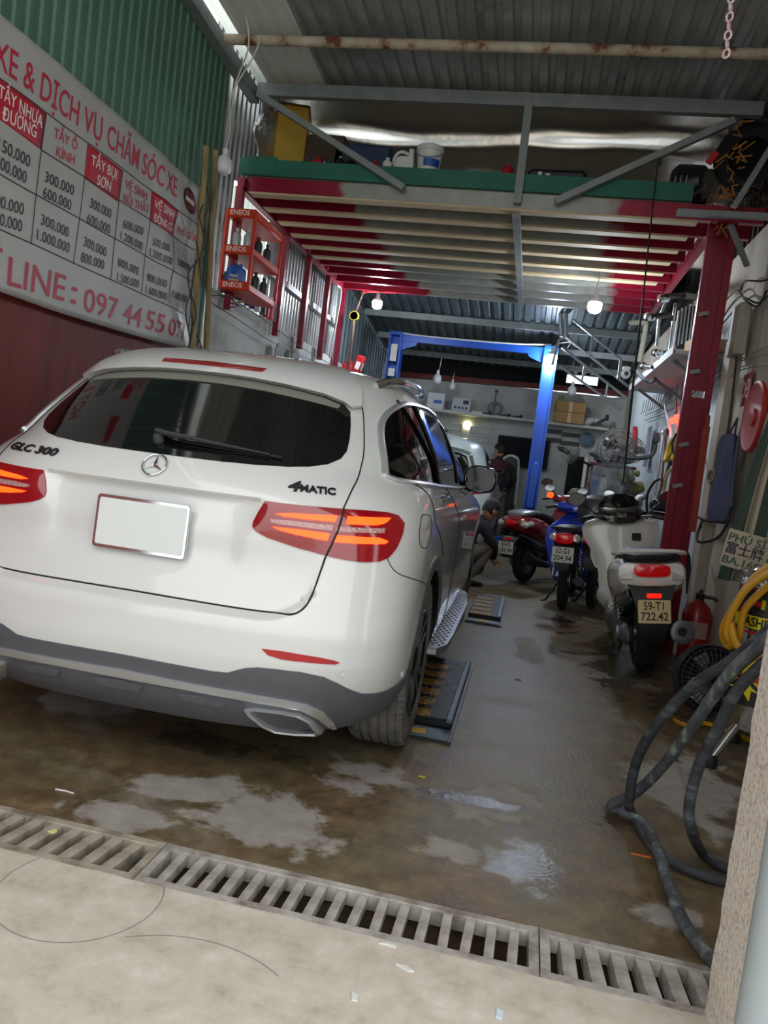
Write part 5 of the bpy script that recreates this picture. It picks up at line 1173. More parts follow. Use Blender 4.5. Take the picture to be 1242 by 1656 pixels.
for s in (-1, 1):
    for y in (.85, 3.4):
        b = MB(); b.lathe([(.18, -.1), (.29, -.1), (.315, -.08), (.315, .08), (.29, .1), (.18, .1), (.16, .05), (0, .06)], 32, Matrix.Translation((s * .80, y, .315)) @ rotm(0, s * PI / 2, 0)); b.build('wheel', M_TYREB, c2)
b = MB(); b.box((-.55, .62, 1.648), (.5, .12, .03), .01); b.box((.1, .6, 1.65), (.32, .1, .03), .01); b.build('roof_strip', M_BLKP, c2)
# white framed dark panel leaning on the back wall
fp = thing('framed_panel', 'white framed dark panel with rounded top, right of the standing person', 'panel', (-.38, 13.86, 0)); b = MB(); b.tube(crom([(-.12, 0, .7), (-.14, 0, 1.35), (-.06, 0, 1.52), (.08, 0, 1.53), (.16, 0, 1.4), (.19, 0, .7)], 5), .024, 8); b.build('frame', M_WHITEP, fp); b = MB(); b.prism([(-.12, .7), (-.13, 1.35), (-.06, 1.5), (.08, 1.51), (.15, 1.4), (.18, .7)][::-1], .02, rotm(PI / 2, 0, 0, (0, .02, 0))); b.build('panel', M_BLKP, fp); b = MB(); b.box((.03, 0, .35), (.3, .05, .7), .01); b.build('stand', M_BLKP, fp)
# ---- people
def skin_figure(name, J, E_, m, parent, sub=2):
    """J: list of (point, radius); E_: edges; grown into one surface"""
    me = bpy.data.meshes.new(name); me.from_pydata([tuple(p) for p, r in J], E_, []); o = bpy.data.objects.new(name, me); C.objects.link(o); o.parent = parent; WM[o] = WM[parent]
    md = o.modifiers.new('skin', 'SKIN'); md.use_smooth_shade = True; md.branch_smoothing = .6
    for i, (p, r) in enumerate(J):
        v = me.skin_vertices[0].data[i]; v.radius = r if isinstance(r, tuple) else (r, r); v.use_root = (i == 0)
    s = o.modifiers.new('sub', 'SUBSURF'); s.levels = sub; s.render_levels = sub
    me.materials.append(m); SKINS.append(o); return o
SKINS = []
M_SKIN = mat('warm_skin', '#a9785a', .5); M_HAIR = mat('black_hair', '#0c0a0a', .5, bump=.6, bscale=80); M_JACK = mat('black_jacket', '#121214', .8, var=.3); M_MAR = mat('maroon_yoke', '#3d1118', .8); M_KHAKI = mat('grey_brown_trousers', '#6a6058', .8, var=.2); M_SHOE = mat('dark_shoe', '#1a1614', .6)
def head(parent, P, yaw, pitch, m=M_SKIN):
    Mh = Matrix.Translation(P) @ rotm(0, 0, yaw) @ rotm(pitch, 0, 0)      # face towards +y
    b = MB(); secs = []
    # stacked rings, chin to crown
    rs = []
    for z, w, f, bk in ((-.115, .02, .06, .0), (-.105, .036, .082, .02), (-.08, .052, .092, .05), (-.05, .062, .095, .075), (-.02, .069, .094, .088), (.01, .073, .092, .095), (.04, .075, .092, .098), (.07, .072, .086, .095), (.095, .06, .068, .08), (.112, .04, .042, .055), (.12, .015, .015, .02)):
        r = []
        for k in range(20):
            a = 2 * PI * k / 20; x, y = math.cos(a), math.sin(a); r.append(Mh @ Vector((w * x, (f if y > 0 else bk) * y, z)))
        rs.append(r)
    b.rings(rs)
    b.loft([(.085, 0, -.01, .008, .022, .02, 2), (.105, 0, -.02, .013, .018, .012, 2), (.116, 0, -.026, .010, .008, .008, 2)], 8, Mh)
    for s in (-1, 1): b.sphere((0, 0, 0), .026, 10, 6, (.35, .75, 1.1), Mh @ Matrix.Translation((s * .075, -.005, -.015)))
    h = b.build('head', m, parent)
    b = MB()
    for s in (-1, 1): b.sphere((0, 0, 0), .010, 8, 6, (1.3, .6, .8), Mh @ Matrix.Translation((s * .03, .088, .012)))
    b.build('eye', M_BLKP, h)['kind'] = 'stuff'
    b = MB(); b.box((0, 0, 0), (.042, .008, .008), .003, None); b.v = [Mh @ (v + Vector((0, .09, -.062))) for v in b.v]; b.build('mouth', mat('lip', '#7d4a42', .5), h)
    b = MB(); rs = []
    for z, w, f, bk in ((-.06, .06, .0, .084), (-.03, .074, .01, .098), (0, .080, .02, .106), (.035, .082, .05, .11), (.065, .081, .098, .106), (.095, .07, .084, .092), (.118, .05, .055, .065), (.13, .02, .02, .025)):
        r = []
        for k in range(24):
            a = 2 * PI * k / 24; x, y = math.cos(a), math.sin(a); j = 1 + .03 * math.sin(7 * a + z * 60); r.append(Mh @ Vector((w * x * j, (f if y > 0 else bk) * y * j, z)))
        rs.append(r)
    b.rings(rs); b.build('hair', M_HAIR, parent)
def hand(parent, W_, d, side, curl=.6):
    """palm and five fingers: W_ wrist, d direction of the palm"""
    d = Vector(d).normalized(); u = d.cross(Vector((0, 1, 0))).normalized() * side; n = d.cross(u).normalized()
    J = [(W_, .02), (W_ + d * .045, (.034, .016)), (W_ + d * .085, (.036, .014))]; E_ = [(0, 1), (1, 2)]
    for k, (off, ln) in enumerate(((-.028, .062), (-.010, .072), (.010, .068), (.028, .055))):
        a = W_ + d * .09 + u * off; i = len(J); J += [(a, .0095), (a + d * ln * .5 - n * ln * .15 * curl, .009), (a + d * ln * .75 - n * ln * .55 * curl, .0075)]; E_ += [(2, i), (i, i + 1), (i + 1, i + 2)]
    i = len(J); J += [(W_ + d * .03 - u * .035, .012), (W_ + d * .065 - u * .055 - n * .01, .0105), (W_ + d * .09 - u * .055 - n * .02, .008)]; E_ += [(0, i), (i, i + 1), (i + 1, i + 2)]
    return skin_figure('hand', J, E_, M_SKIN, parent, 1)
V3 = lambda *a: Vector(a)
p1 = thing('person', 'person standing with back turned, black jacket with maroon shoulders, by the rear car', 'person', (-.53, 13.1, 0), rz=.15)
J = [(V3(0, 0, .92), (.16, .12)), (V3(0, .02, 1.08), (.15, .11)), (V3(0, .05, 1.25), (.18, .12)), (V3(0, .07, 1.38), (.15, .09)), (V3(0, .09, 1.45), (.06, .06)), (V3(0, .11, 1.50), (.05, .05)),
     (V3(-.19, .07, 1.36), .075), (V3(-.25, .10, 1.12), .06), (V3(-.16, .30, 1.0), .048), (V3(-.12, .36, .98), .04), (V3(.19, .07, 1.36), .075), (V3(.30, .06, 1.14), .06), (V3(.24, .26, 1.0), .048), (V3(.22, .32, .99), .04)]
skin_figure('jacket', J, [(0, 1), (1, 2), (2, 3), (3, 4), (4, 5), (3, 6), (6, 7), (7, 8), (8, 9), (3, 10), (10, 11), (11, 12), (12, 13)], M_JACK, p1)
J = [(V3(0, 0, .92), (.155, .115)), (V3(-.09, 0, .84), .1), (V3(-.11, .02, .48), .072), (V3(-.12, -.02, .10), .052), (V3(.09, 0, .84), .1), (V3(.12, .04, .48), .072), (V3(.13, .02, .10), .052)]
skin_figure('trousers', J, [(0, 1), (1, 2), (2, 3), (0, 4), (4, 5), (5, 6)], M_KHAKI, p1)
for x, y in ((-.12, -.02), (.13, .02)): b = MB(); b.loft([(-.09, 0, .045, .03, .03, .045, 2.5), (-.05, 0, .05, .042, .04, .05, 2.8), (.05, 0, .04, .045, .03, .04, 2.8), (.15, 0, .03, .04, .02, .03, 2.6), (.18, 0, .02, .015, .01, .02, 2.2)], 14, Matrix.Translation((x, y, 0))); b.build('shoe', M_SHOE, p1)
head(p1, V3(0, .13, 1.595), .75, -.25)
for s, W_ in ((-1, V3(-.11, .37, .975)), (1, V3(.21, .33, .985))): hand(p1, W_, (0, .9, -.35), s)
b = MB()
for j in range(7): pass
rs = [[V3(.175 * math.cos(a) * k, .065 + .105 * math.sin(a) * k2, z) for a in [2 * PI * i / 24 for i in range(24)]] for z, k, k2 in ((1.27, 1.06, 1.20), (1.34, 1.10, 1.10), (1.40, .92, 1.0), (1.445, .55, .75))]
b.rings(rs, cap=False); yk = b.build('yoke', M_MAR, p1)
b = MB(); b.torus(.075, .005, 24, 5, rotm(PI / 2, 0, 0, (.0, -.085, 1.25)) @ Matrix.Diagonal((1.1, .45, 1, 1))); b.build('back_logo', mat('faded_logo', '#8a7c7c', .7), yk)
p2 = thing('person', 'crouching person with black hair bent down beside the SUV, behind the red scooter', 'person', (-.72, 8.25, 0), rz=-.95)
J = [(V3(0, 0, .26), (.15, .13)), (V3(0, .08, .42), (.15, .12)), (V3(0, .2, .58), (.17, .12)), (V3(0, .28, .67), (.13, .09)), (V3(0, .33, .71), (.055, .055)), (V3(0, .37, .74), (.048, .048)),
     (V3(-.18, .26, .64), .07), (V3(-.24, .36, .44), .055), (V3(-.14, .50, .32), .045), (V3(-.1, .53, .30), .04), (V3(.18, .26, .64), .07), (V3(.24, .38, .45), .055), (V3(.10, .48, .32), .045), (V3(.05, .52, .30), .04)]
skin_figure('shirt', J, [(0, 1), (1, 2), (2, 3), (3, 4), (4, 5), (3, 6), (6, 7), (7, 8), (8, 9), (3, 10), (10, 11), (11, 12), (12, 13)], mat('dark_blue_shirt', '#14161f', .8), p2)
J = [(V3(0, 0, .26), (.145, .125)), (V3(-.11, .02, .27), .1), (V3(-.19, .40, .46), .072), (V3(-.17, .16, .09), .05), (V3(.11, .02, .27), .1), (V3(.19, .40, .46), .072), (V3(.17, .16, .09), .05)]
skin_figure('trousers', J, [(0, 1), (1, 2), (2, 3), (0, 4), (4, 5), (5, 6)], M_KHAKI, p2)
for x in (-.17, .17): b = MB(); b.loft([(-.09, 0, .045, .03, .03, .045, 2.5), (-.05, 0, .05, .042, .04, .05, 2.8), (.05, 0, .04, .045, .03, .04, 2.8), (.15, 0, .03, .04, .02, .03, 2.6), (.18, 0, .02, .015, .01, .02, 2.2)], 14, Matrix.Translation((x, .16, 0))); b.build('shoe', M_SHOE, p2)
head(p2, V3(0, .43, .815), .2, -.75)
for s, W_ in ((-1, V3(-.09, .535, .295)), (1, V3(.045, .525, .295))): hand(p2, W_, (0, .8, -.5), s)
dg = bpy.context.evaluated_depsgraph_get(); dg.update()
for o in SKINS:
    me = bpy.data.meshes.new_from_object(o.evaluated_get(dg)); o.modifiers.clear(); o.data = me
    me.polygons.foreach_set('use_smooth', [True] * len(me.polygons))
# ================================================================ MOTORCYCLES
M_BSEAT = mat('black_seat_vinyl', '#17171a', .5, bump=.1, bscale=120); M_ENG = mat('cast_engine', '#7d7f82', .4, .7, var=.3, vscale=12); M_WHITEB = mat('pearl_white_fairing', '#dcd9d2', .25, coat=.8); M_MUFF = mat('dull_black_muffler', '#222225', .5, .4)
M_REDB = mat('wine_red_fairing', '#7c0c16', .2, .1, coat=1.0); M_BLUEB = mat('deep_blue_fairing', '#1436b4', .22, .1, coat=1.0); M_DARKB = mat('black_fairing', '#0e0e11', .22, coat=.8)
M_TLON = mat('lit_motorcycle_lamp', '#8a0c14', .15, emit='#ff1018', es=.06, coat=.6); M_TLOFF = mat('red_motorcycle_lens', '#7c0c14', .15, coat=.8, emit='#a00810', es=.15); M_AMB = mat('amber_lens', '#d9a070', .2, coat=.5); M_CLR = mat('clear_indicator', '#c8c2b6', .15, .2, coat=.5)
M_PLATE = mat('vn_white_plate', '#d3d2c6', .45); M_PLATEW = mat('vn_warm_plate', '#cdb483', .45); M_PINK = mat('plate_black', '#141414', .5); M_ORA = mat('orange_lens', '#e0561a', .3, emit='#ff5a10', es=.5)
def mwheel(root, y, r, w, name, front=False, m=None, spokes=False):
    o = bpy.data.objects.new(name, None); C.objects.link(o); o.parent = root; o.location = (0, y, r); WM[o] = WM[root]; A = rotm(0, PI / 2, 0)
    b = MB(); b.lathe([(r - w * .95, -w * .35), (r - w * .6, -w * .5), (r - w * .2, -w * .42), (r - .004, -w * .2), (r, 0), (r - .004, w * .2), (r - w * .2, w * .42), (r - w * .6, w * .5), (r - w * .95, w * .35)], 40, A)
    for k in range(36):
        a = 2 * PI * k / 36
        for s in (-1, 1): b.add([A @ Vector((rr_ * math.cos(a + d + s * zz * 1.2), rr_ * math.sin(a + d + s * zz * 1.2), s * zz)) for rr_, zz in ((r + .002, w * .06), (r - w * .12, w * .36)) for d in (-.03, .03)], [(0, 1, 3, 2)])
    b.build('tyre', m or M_TYREB, o)
    b = MB(); rr = r - w * .95; b.lathe([(rr + .004, -w * .36), (rr - .02, -w * .25), (rr - .025, w * .25), (rr + .004, w * .36)], 32, A)
    if spokes:
        for k in range(18):
            a = 2 * PI * k / 18; b.tube([A @ Vector((.03 * math.cos(a + .3), .03 * math.sin(a + .3), .03 * (-1) ** k)), A @ Vector((rr * math.cos(a), rr * math.sin(a), 0))], .003, 4)
    else:
        for k in range(5):
            a = 2 * PI * k / 5; b.tube([A @ Vector((.03 * math.cos(a), .03 * math.sin(a), 0)), A @ Vector((rr * math.cos(a + .15), rr * math.sin(a + .15), 0))], [.022, .015], 6)
    b.lathe([(.05, -.06), (.055, -.04), (.055, .04), (.05, .06), (0, .06)], 16, A); b.build('rim', M_ENG, o)
    b = MB(); b.lathe([(.09, .05), (.09, .056), (.05, .056)], 20, A); b.build('brake_disc', M_SATIN, o); return o
def plate(root, P, lines, m, tilt, w=.19, h=.14):
    F_ = Matrix.Translation(P) @ rotm(PI / 2 - tilt, 0, 0)
    b = MB(); b.prism(rrect(w, h, .008), .004, F_, .001); o = b.build('number_plate', m, root)
    for s, dy in zip(lines, (.033, -.033)): text(s, .072, M_PINK, o, F_ @ rotm(0, 0, 0, (0, dy, .0045)), ext=.0005, fit=w * (.62 if dy > 0 else .84), bold=.0012)
    b = MB(); b.prism(rrect(w + .012, h + .012, .01), .003, F_ @ Matrix.Translation((0, 0, -.0035))); b.build('plate_backing', M_BLKP, o)
def mirror(root, base, P, rx, rz, m=None, yaw=0.0):
    b = MB(); b.tube(crom([base, (Vector(base) + Vector(P)) / 2 + Vector((0, .02, .01)), P], 4), .006, 6); o = b.build('mirror_stem', M_BLKP, root)
    b = MB(); M_ = Matrix.Translation(P) @ rotm(0, 0, yaw) @ rotm(PI / 2, 0, 0); b.prism([(rx * math.cos(a) * (1 + .15 * math.sin(2 * a)), rz * math.sin(a)) for a in [2 * PI * k / 18 for k in range(18)]], -.03, M_, .008); o2 = b.build('mirror', m or M_BLKP, root)
    b = MB(); b.prism([(rx * .9 * math.cos(a) * (1 + .15 * math.sin(2 * a)), rz * .9 * math.sin(a)) for a in [2 * PI * k / 18 for k in range(18)]], .002, M_ @ Matrix.Translation((0, 0, .0005))); b.build('mirror_glass', mat('bike_mirror_glass', '#aab0b4', .06, .95), o2)
def part(root, name, m, secs, n=20, M=None):
    b = MB(); b.loft(secs, n, M); return b.build(name, m, root)
def handlebars(root, y, z, w, m, cover=True, cm=None):
    b = MB(); P = crom([(-w, y - .10, z - .02), (-w * .7, y - .06, z), (-.1, y + .02, z - .01), (.1, y + .02, z - .01), (w * .7, y - .06, z), (w, y - .10, z - .02)], 5); b.tube(P, .011, 8); o = b.build('handlebar', M_ENG, root)
    for s in (-1, 1):
        b = MB(); b.tube([(s * w * .68, y - .055, z), (s * w, y - .10, z - .02)], .017, 10); b.build('grip', M_BLKP, root)
        b = MB(); b.tube(crom([(s * w * .62, y - .02, z + .005), (s * w * .8, y - .0, z), (s * w * 1.02, y - .03, z - .02)], 4), .006, 6); b.build('brake_lever', M_SATIN, root)
    if cover: part(root, 'handlebar_cover', cm or m, [(y - .09, 0, z - .01, .05, .03, .03, 2.4), (y - .06, 0, z, .2, .05, .045, 2.8), (y + .02, 0, z, .24, .06, .07, 2.6), (y + .10, 0, z - .02, .16, .06, .08, 2.4), (y + .16, 0, z - .04, .05, .03, .04, 2.2)])
def shock(root, x, y0, z0, y1, z1):
    b = MB(); b.tube([(x, y0, z0), (x, y1, z1)], .012, 8); n = 60; a, c = Vector((x, y0, z0)), Vector((x, y1, z1)); F_ = frame(c - a, o=a); L_ = (c - a).length
    b.tube([F_ @ Vector((.026 * math.cos(2 * PI * 8 * k / n), .026 * math.sin(2 * PI * 8 * k / n), L_ * (.2 + .65 * k / n))) for k in range(n + 1)], .005, 5); b.build('shock_absorber', M_CHROME, root)
# ---- white scooter, nearest
ws = thing('motorcycle', 'white scooter with a warm coloured number plate, nearest of the motorcycles', 'motorcycle', (.945, 5.58, 0), rot=(0, -.14, .03))
mwheel(ws, 0, .265, .13, 'rear_wheel'); mwheel(ws, 1.31, .265, .11, 'front_wheel')
part(ws, 'tail_fairing', M_WHITEB, [(-.37, 0, .73, .12, .05, .07, 3), (-.345, 0, .725, .205, .075, .10, 3.4), (-.2, 0, .71, .24, .10, .16, 3), (0, 0, .67, .235, .13, .18, 3), (.25, 0, .58, .19, .17, .16, 2.8), (.5, 0, .47, .15, .2, .15, 2.6), (.62, 0, .42, .10, .12, .1, 2.4)], 28)
part(ws, 'seat', M_BSEAT, [(-.385, 0, .825, .12, .022, .03, 3), (-.345, 0, .83, .18, .03, .05, 3), (-.25, 0, .835, .175, .04, .05, 2.8), (0, 0, .82, .155, .045, .06, 2.6), (.1, 0, .79, .15, .04, .06, 2.6), (.16, 0, .77, .15, .02, .06, 2.6), (.4, 0, .74, .13, .03, .06, 2.5), (.6, 0, .69, .08, .04, .06, 2.3), (.66, 0, .66, .03, .02, .03, 2)], 24)
b = MB(); P = crom([(-.17, .05, .80), (-.215, -.15, .83), (-.215, -.32, .85), (-.13, -.405, .872), (.13, -.405, .872), (.215, -.32, .85), (.215, -.15, .83), (.17, .05, .80)], 5); b.tube(P, .013, 8); b.build('grab_rail', M_WHITEB, ws)
part(ws, 'tail_light', M_TLON, [(-.392, 0, .742, .095, .03, .03, 4), (-.385, 0, .742, .112, .04, .04, 4), (-.30, 0, .742, .125, .045, .045, 4)], 24)
for s in (-1, 1):
    b = MB(); b.prism([(0, .0), (0, -.045), (-.06, -.045), (-.085, -.035)][::1], .07, Matrix.Translation((s * .125, -.315, .735)) @ Matrix.Diagonal((-s, 1, 1, 1)) @ rotm(PI / 2, 0, 0)); b.build('indicator', M_CLR, ws)
b = MB(); b.rings([[(x * k, y, z) for x, y, z in ((-.13, yy, zz), (.13, yy, zz), (.10, yy + .05, zz - .02), (-.10, yy + .05, zz - .02))] for yy, zz, k in ((-.33, .685, 1.3), (-.38, .60, 1.0), (-.42, .50, .8), (-.44, .40, .72), (-.42, .30, .6), (-.38, .24, .3))]); b.build('rear_fender', M_BLKP, ws)
part(ws, 'undertail', M_DARKB, [(-.30, 0, .60, .15, .05, .06, 3), (-.1, 0, .54, .18, .08, .1, 3), (.2, 0, .45, .17, .12, .12, 3), (.4, 0, .38, .12, .1, .1, 3)])
plate(ws, Vector((.0, -.455, .49)), ('59-T1', '722.42'), M_PLATEW, .12, .2, .148)
b = MB(); b.box((0, -.445, .59), (.09, .012, .03), .004); b.build('reflector', mat('bright_red_reflector', '#e01812', .3, emit='#ff2010', es=.4), ws); b = MB(); b.box((0, -.40, .655), (.075, .015, .008), .003); b.build('plate_lamp', M_WHITEP, ws)
b = MB(); b.box((-.12, .1, .27), (.09, .55, .14), .04); b.box((-.11, .42, .28), (.16, .26, .2), .05); b.lathe([(.08, 0), (.09, .02), (.085, .05), (0, .06)], 20, rotm(0, -PI / 2, 0, (-.13, .02, .27))); b.build('engine_case', M_ENG, ws)
shock(ws, -.15, .0, .30, .12, .62); shock(ws, .15, .0, .30, .12, .62)
b = MB(); b.tube([(.17, .35, .22), (.19, .1, .26), (.2, -.08, .30), (.2, -.32, .335)], [.03, .06, .072, .075], 16); mf = b.build('muffler', M_MUFF, ws); b = MB(); b.lathe([(.074, 0), (.078, .012), (.06, .02), (.03, .018), (.03, .0)], 20, frame((0, -1, .15), o=(.2, -.315, .334))); b.build('muffler_cap', M_ENG, mf)
part(ws, 'floorboard', M_WHITEB, [(.45, 0, .36, .17, .1, .08, 3), (.7, 0, .33, .17, .08, .07, 3), (.95, 0, .36, .2, .12, .08, 3)])
b = MB()   # leg shield: broad white panel facing the rider, flaring at the top
rs = []
for z, w, y, d in ((.30, .17, .92, .12), (.42, .18, .94, .14), (.55, .185, .97, .16), (.66, .20, .99, .18), (.74, .25, 1.0, .18), (.82, .295, 1.02, .18), (.90, .31, 1.03, .16), (.95, .28, 1.04, .12), (.975, .19, 1.05, .07)):
    rs.append([(w * math.cos(a) * (abs(math.cos(a)) + abs(math.sin(a))) ** -.25, y + .02 + (d if math.sin(a) > 0 else .05) * math.sin(a), z + (.02 * abs(math.cos(a)))) for a in [2 * PI * k / 28 for k in range(28)]])
b.rings(rs); b.build('leg_shield', M_WHITEB, ws)
b = MB(); b.box((.12, .985, .85), (.07, .03, .06), .005); b.build('glove_box_socket', M_BLKP, ws)
part(ws, 'front_fairing', M_WHITEB, [(1.05, 0, .74, .24, .18, .22, 2.6), (1.25, 0, .74, .17, .15, .2, 2.4), (1.42, 0, .72, .07, .1, .12, 2.2), (1.47, 0, .70, .02, .04, .05, 2)])
part(ws, 'front_fender', M_WHITEB, [(1.1, 0, .42, .05, .06, .04, 2.5), (1.25, 0, .52, .07, .05, .04, 2.5), (1.42, 0, .50, .065, .05, .04, 2.5), (1.55, 0, .42, .04, .03, .03, 2.5)])
b = MB()
for s in (-1, 1): b.tube([(s * .07, 1.31, .265), (s * .07, 1.13, .80)], .022, 8)
b.build('fork', M_ENG, ws)
part(ws, 'instrument_cowl', M_DARKB, [(.95, 0, 1.0, .12, .03, .04, 2.6), (1.0, 0, 1.03, .2, .05, .06, 2.6), (1.15, 0, 1.06, .19, .07, .09, 2.5), (1.3, 0, 1.02, .1, .05, .08, 2.2)])
b = MB(); b.rings([[(w_ * math.cos(a), y + .02 * math.sin(a), z) for a in [2 * PI * k / 16 for k in range(16)]] for z, w_, y in ((1.03, .17, 1.16), (1.12, .16, 1.12), (1.18, .11, 1.10), (1.2, .05, 1.09))]); b.build('windscreen', mat('smoked_screen', '#121216', .1, coat=1), ws)
b = MB(); b.lathe([(.05, 0), (.055, .01), (.04, .02), (0, .02)], 18, rotm(.6, 0, 0, (0, .985, 1.035))); b.lathe([(.03, 0), (.034, .01), (0, .015)], 14, rotm(.6, 0, 0, (-.09, .985, 1.02))); b.build('instrument', M_CHROME, ws)
handlebars(ws, .98, 1.02, .34, M_BLKP, False)
mirror(ws, (-.2, .97, 1.03), (-.36, .93, 1.16), .075, .055); mirror(ws, (.2, .97, 1.03), (.36, .95, 1.17), .075, .05)
b = MB(); b.tube([(-.1, .35, .2), (-.2, .28, .02), (-.24, .22, .01)], .012, 6); b.tube([(-.08, .3, .2), (-.16, -.02, .14)], .012, 6); b.build('side_stand', M_BLKP, ws)
text('PCX', .05, mat('fairing_script', '#3a3a3c', .4), ws, Matrix(((0, 0, -1, -.226), (-1, 0, 0, -.14), (0, 1, 0, .70), (0, 0, 0, 1))), ext=.003, shear=.3)
# ---- blue underbone, second
def underbone(loc, rz, label, mf_, mt, lines, pm, tilt, seat=M_BSEAT, shield=True):
    u = thing('motorcycle', label, 'motorcycle', loc, rot=(0, -.05, rz))
    mwheel(u, 0, .29, .085, 'rear_wheel', spokes=True); mwheel(u, 1.22, .29, .075, 'front_wheel', spokes=True)
    part(u, 'tail_fairing', mt, [(-.40, 0, .74, .05, .03, .03, 2.4), (-.36, 0, .73, .085, .05, .05, 2.6), (-.15, 0, .70, .12, .08, .09, 2.6), (.15, 0, .62, .12, .1, .12, 2.5), (.45, 0, .52, .08, .08, .1, 2.4), (.55, 0, .48, .03, .04, .04, 2)], 24)
    part(u, 'seat', seat, [(-.34, 0, .79, .06, .02, .03, 2.2), (-.25, 0, .80, .115, .035, .05, 2.6), (.05, 0, .79, .12, .035, .06, 2.6), (.3, 0, .75, .11, .03, .06, 2.5), (.5, 0, .72, .06, .03, .05, 2.2)])
    b = MB(); b.tube(crom([(-.12, -.05, .78), (-.13, -.3, .80), (-.09, -.42, .81), (.09, -.42, .81), (.13, -.3, .80), (.12, -.05, .78)], 5), .012, 8); b.build('grab_rail', M_BLKP, u)
    part(u, 'tail_light', M_TLON, [(-.44, 0, .715, .06, .03, .03, 3.5), (-.43, 0, .715, .08, .045, .045, 3.5), (-.35, 0, .72, .085, .05, .05, 3)])
    for s in (-1, 1): part(u, 'indicator', M_CLR, [(-.42, s * .095, .715, .02, .02, .02, 2.2), (-.40, s * .105, .72, .035, .035, .035, 2.4), (-.32, s * .10, .725, .03, .035, .035, 2.4)], 14)
    b = MB(); b.rings([[(x * k, yy + q, zz) for x, q in ((-.08, 0), (.08, 0), (.07, .04), (-.07, .04))] for yy, zz, k in ((-.36, .67, 1.2), (-.42, .60, 1), (-.45, .50, .8), (-.44, .42, .6))]); b.build('rear_fender', M_BLKP, u)
    if lines: plate(u, Vector((0, -.475, .57)), lines, pm, tilt)
    b = MB(); b.box((0, .5, .33), (.2, .3, .22), .06); b.lathe([(.1, 0), (.11, .02), (.1, .05), (0, .06)], 20, rotm(0, PI / 2, 0, (.1, .45, .32))); b.build('engine', M_ENG, u)
    shock(u, -.11, -.02, .32, .08, .66); shock(u, .11, -.02, .32, .08, .66)
    b = MB(); b.beam((-.08, 0, .29), (-.08, .4, .33), .03, .05); b.beam((.08, 0, .29), (.08, .4, .33), .03, .05); b.build('swing_arm', M_BLKP, u)
    b = MB(); b.tube([(.1, .55, .2), (.14, .2, .2), (.15, -.1, .26), (.155, -.35, .33)], [.018, .03, .042, .045], 12); b.build('muffler', M_MUFF, u)
    b = MB()
    rs = []
    for z, w_, y, d in ((.20, .17, .70, .1), (.40, .25, .74, .12), (.6, .30, .80, .14), (.74, .28, .84, .14), (.84, .17, .88, .1), (.90, .10, .90, .06)): rs.append([(w_ * math.cos(a), y + d * (math.sin(a) if math.sin(a) > 0 else .3 * math.sin(a)), z) for a in [2 * PI * k / 24 for k in range(24)]])
    b.rings(rs); b.build('leg_shield', mf_, u)
    part(u, 'backbone', mt, [(.4, 0, .5, .07, .08, .08, 2.5), (.65, 0, .5, .07, .08, .08, 2.5), (.85, 0, .7, .06, .1, .1, 2.4)])
    part(u, 'front_fender', mf_, [(1.0, 0, .52, .04, .05, .03, 2.4), (1.2, 0, .60, .055, .04, .03, 2.4), (1.4, 0, .54, .05, .04, .03, 2.4), (1.5, 0, .44, .03, .03, .02, 2.4)])
    b = MB()
    for s in (-1, 1): b.tube([(s * .06, 1.22, .29), (s * .06, .98, .86)], .018, 8)
    b.build('fork', M_ENG, u)
    handlebars(u, .88, .97, .32, mf_, True)
    mirror(u, (-.18, .87, 1.0), (-.30, .84, 1.16), .06, .042); mirror(u, (.18, .87, 1.0), (.31, .84, 1.14), .06, .042)
    b = MB(); b.tube([(-.1, .45, .2), (-.2, .36, .02), (-.24, .3, .01)], .012, 6); b.build('side_stand', M_BLKP, u); return u
ub = underbone((.475, 7.62, 0), -.13, 'blue underbone motorcycle with a lit tail lamp, between the red and white scooters', M_BLUEB, mat('blue_black_fairing', '#131a3a', .25, coat=.8), ('62-G1', '204.94'), M_PLATE, .2)
# ---- red scooter, third
rsr = thing('motorcycle', 'wine red scooter turned to the right, farthest of the three with plates showing', 'motorcycle', (.09, 9.15, 0), rot=(0, -.04, -.50))
mwheel(rsr, 0, .24, .11, 'rear_wheel'); mwheel(rsr, 1.24, .24, .10, 'front_wheel')
part(rsr, 'tail_fairing', M_REDB, [(-.42, 0, .70, .06, .04, .05, 2.4), (-.37, 0, .69, .16, .08, .09, 2.8), (-.2, 0, .67, .215, .12, .14, 2.7), (.05, 0, .64, .21, .13, .17, 2.7), (.35, 0, .54, .16, .16, .16, 2.5), (.55, 0, .42, .1, .1, .1, 2.3)], 28)
part(rsr, 'seat', M_BSEAT, [(-.05, 0, .79, .08, .02, .04, 2.3), (.05, 0, .80, .14, .04, .06, 2.6), (.35, 0, .76, .13, .04, .06, 2.5), (.55, 0, .7, .07, .03, .05, 2.2)])
part(rsr, 'rear_carrier', mat('silver_carrier', '#8c9093', .3, .5), [(-.34, 0, .79, .09, .012, .03, 2.6), (-.28, 0, .81, .13, .02, .05, 3), (-.06, 0, .83, .14, .02, .05, 3), (.02, 0, .83, .09, .015, .02, 2.6)])
part(rsr, 'tail_light', M_TLON, [(-.43, 0, .70, .04, .02, .02, 2.5), (-.41, 0, .70, .07, .035, .035, 2.6), (-.33, 0, .70, .07, .04, .04, 2.6)])
for s in (-1, 1): part(rsr, 'indicator', M_CLR, [(-.40, s * .13, .685, .02, .015, .02, 2.2), (-.37, s * .15, .685, .05, .03, .04, 2.4), (-.28, s * .17, .70, .05, .03, .04, 2.4)], 14)
part(rsr, 'undertail', M_DARKB, [(-.40, 0, .56, .10, .06, .05, 2.8), (-.3, 0, .53, .13, .08, .09, 3), (0, 0, .46, .14, .1, .1, 3), (.3, 0, .4, .12, .1, .1, 3)])
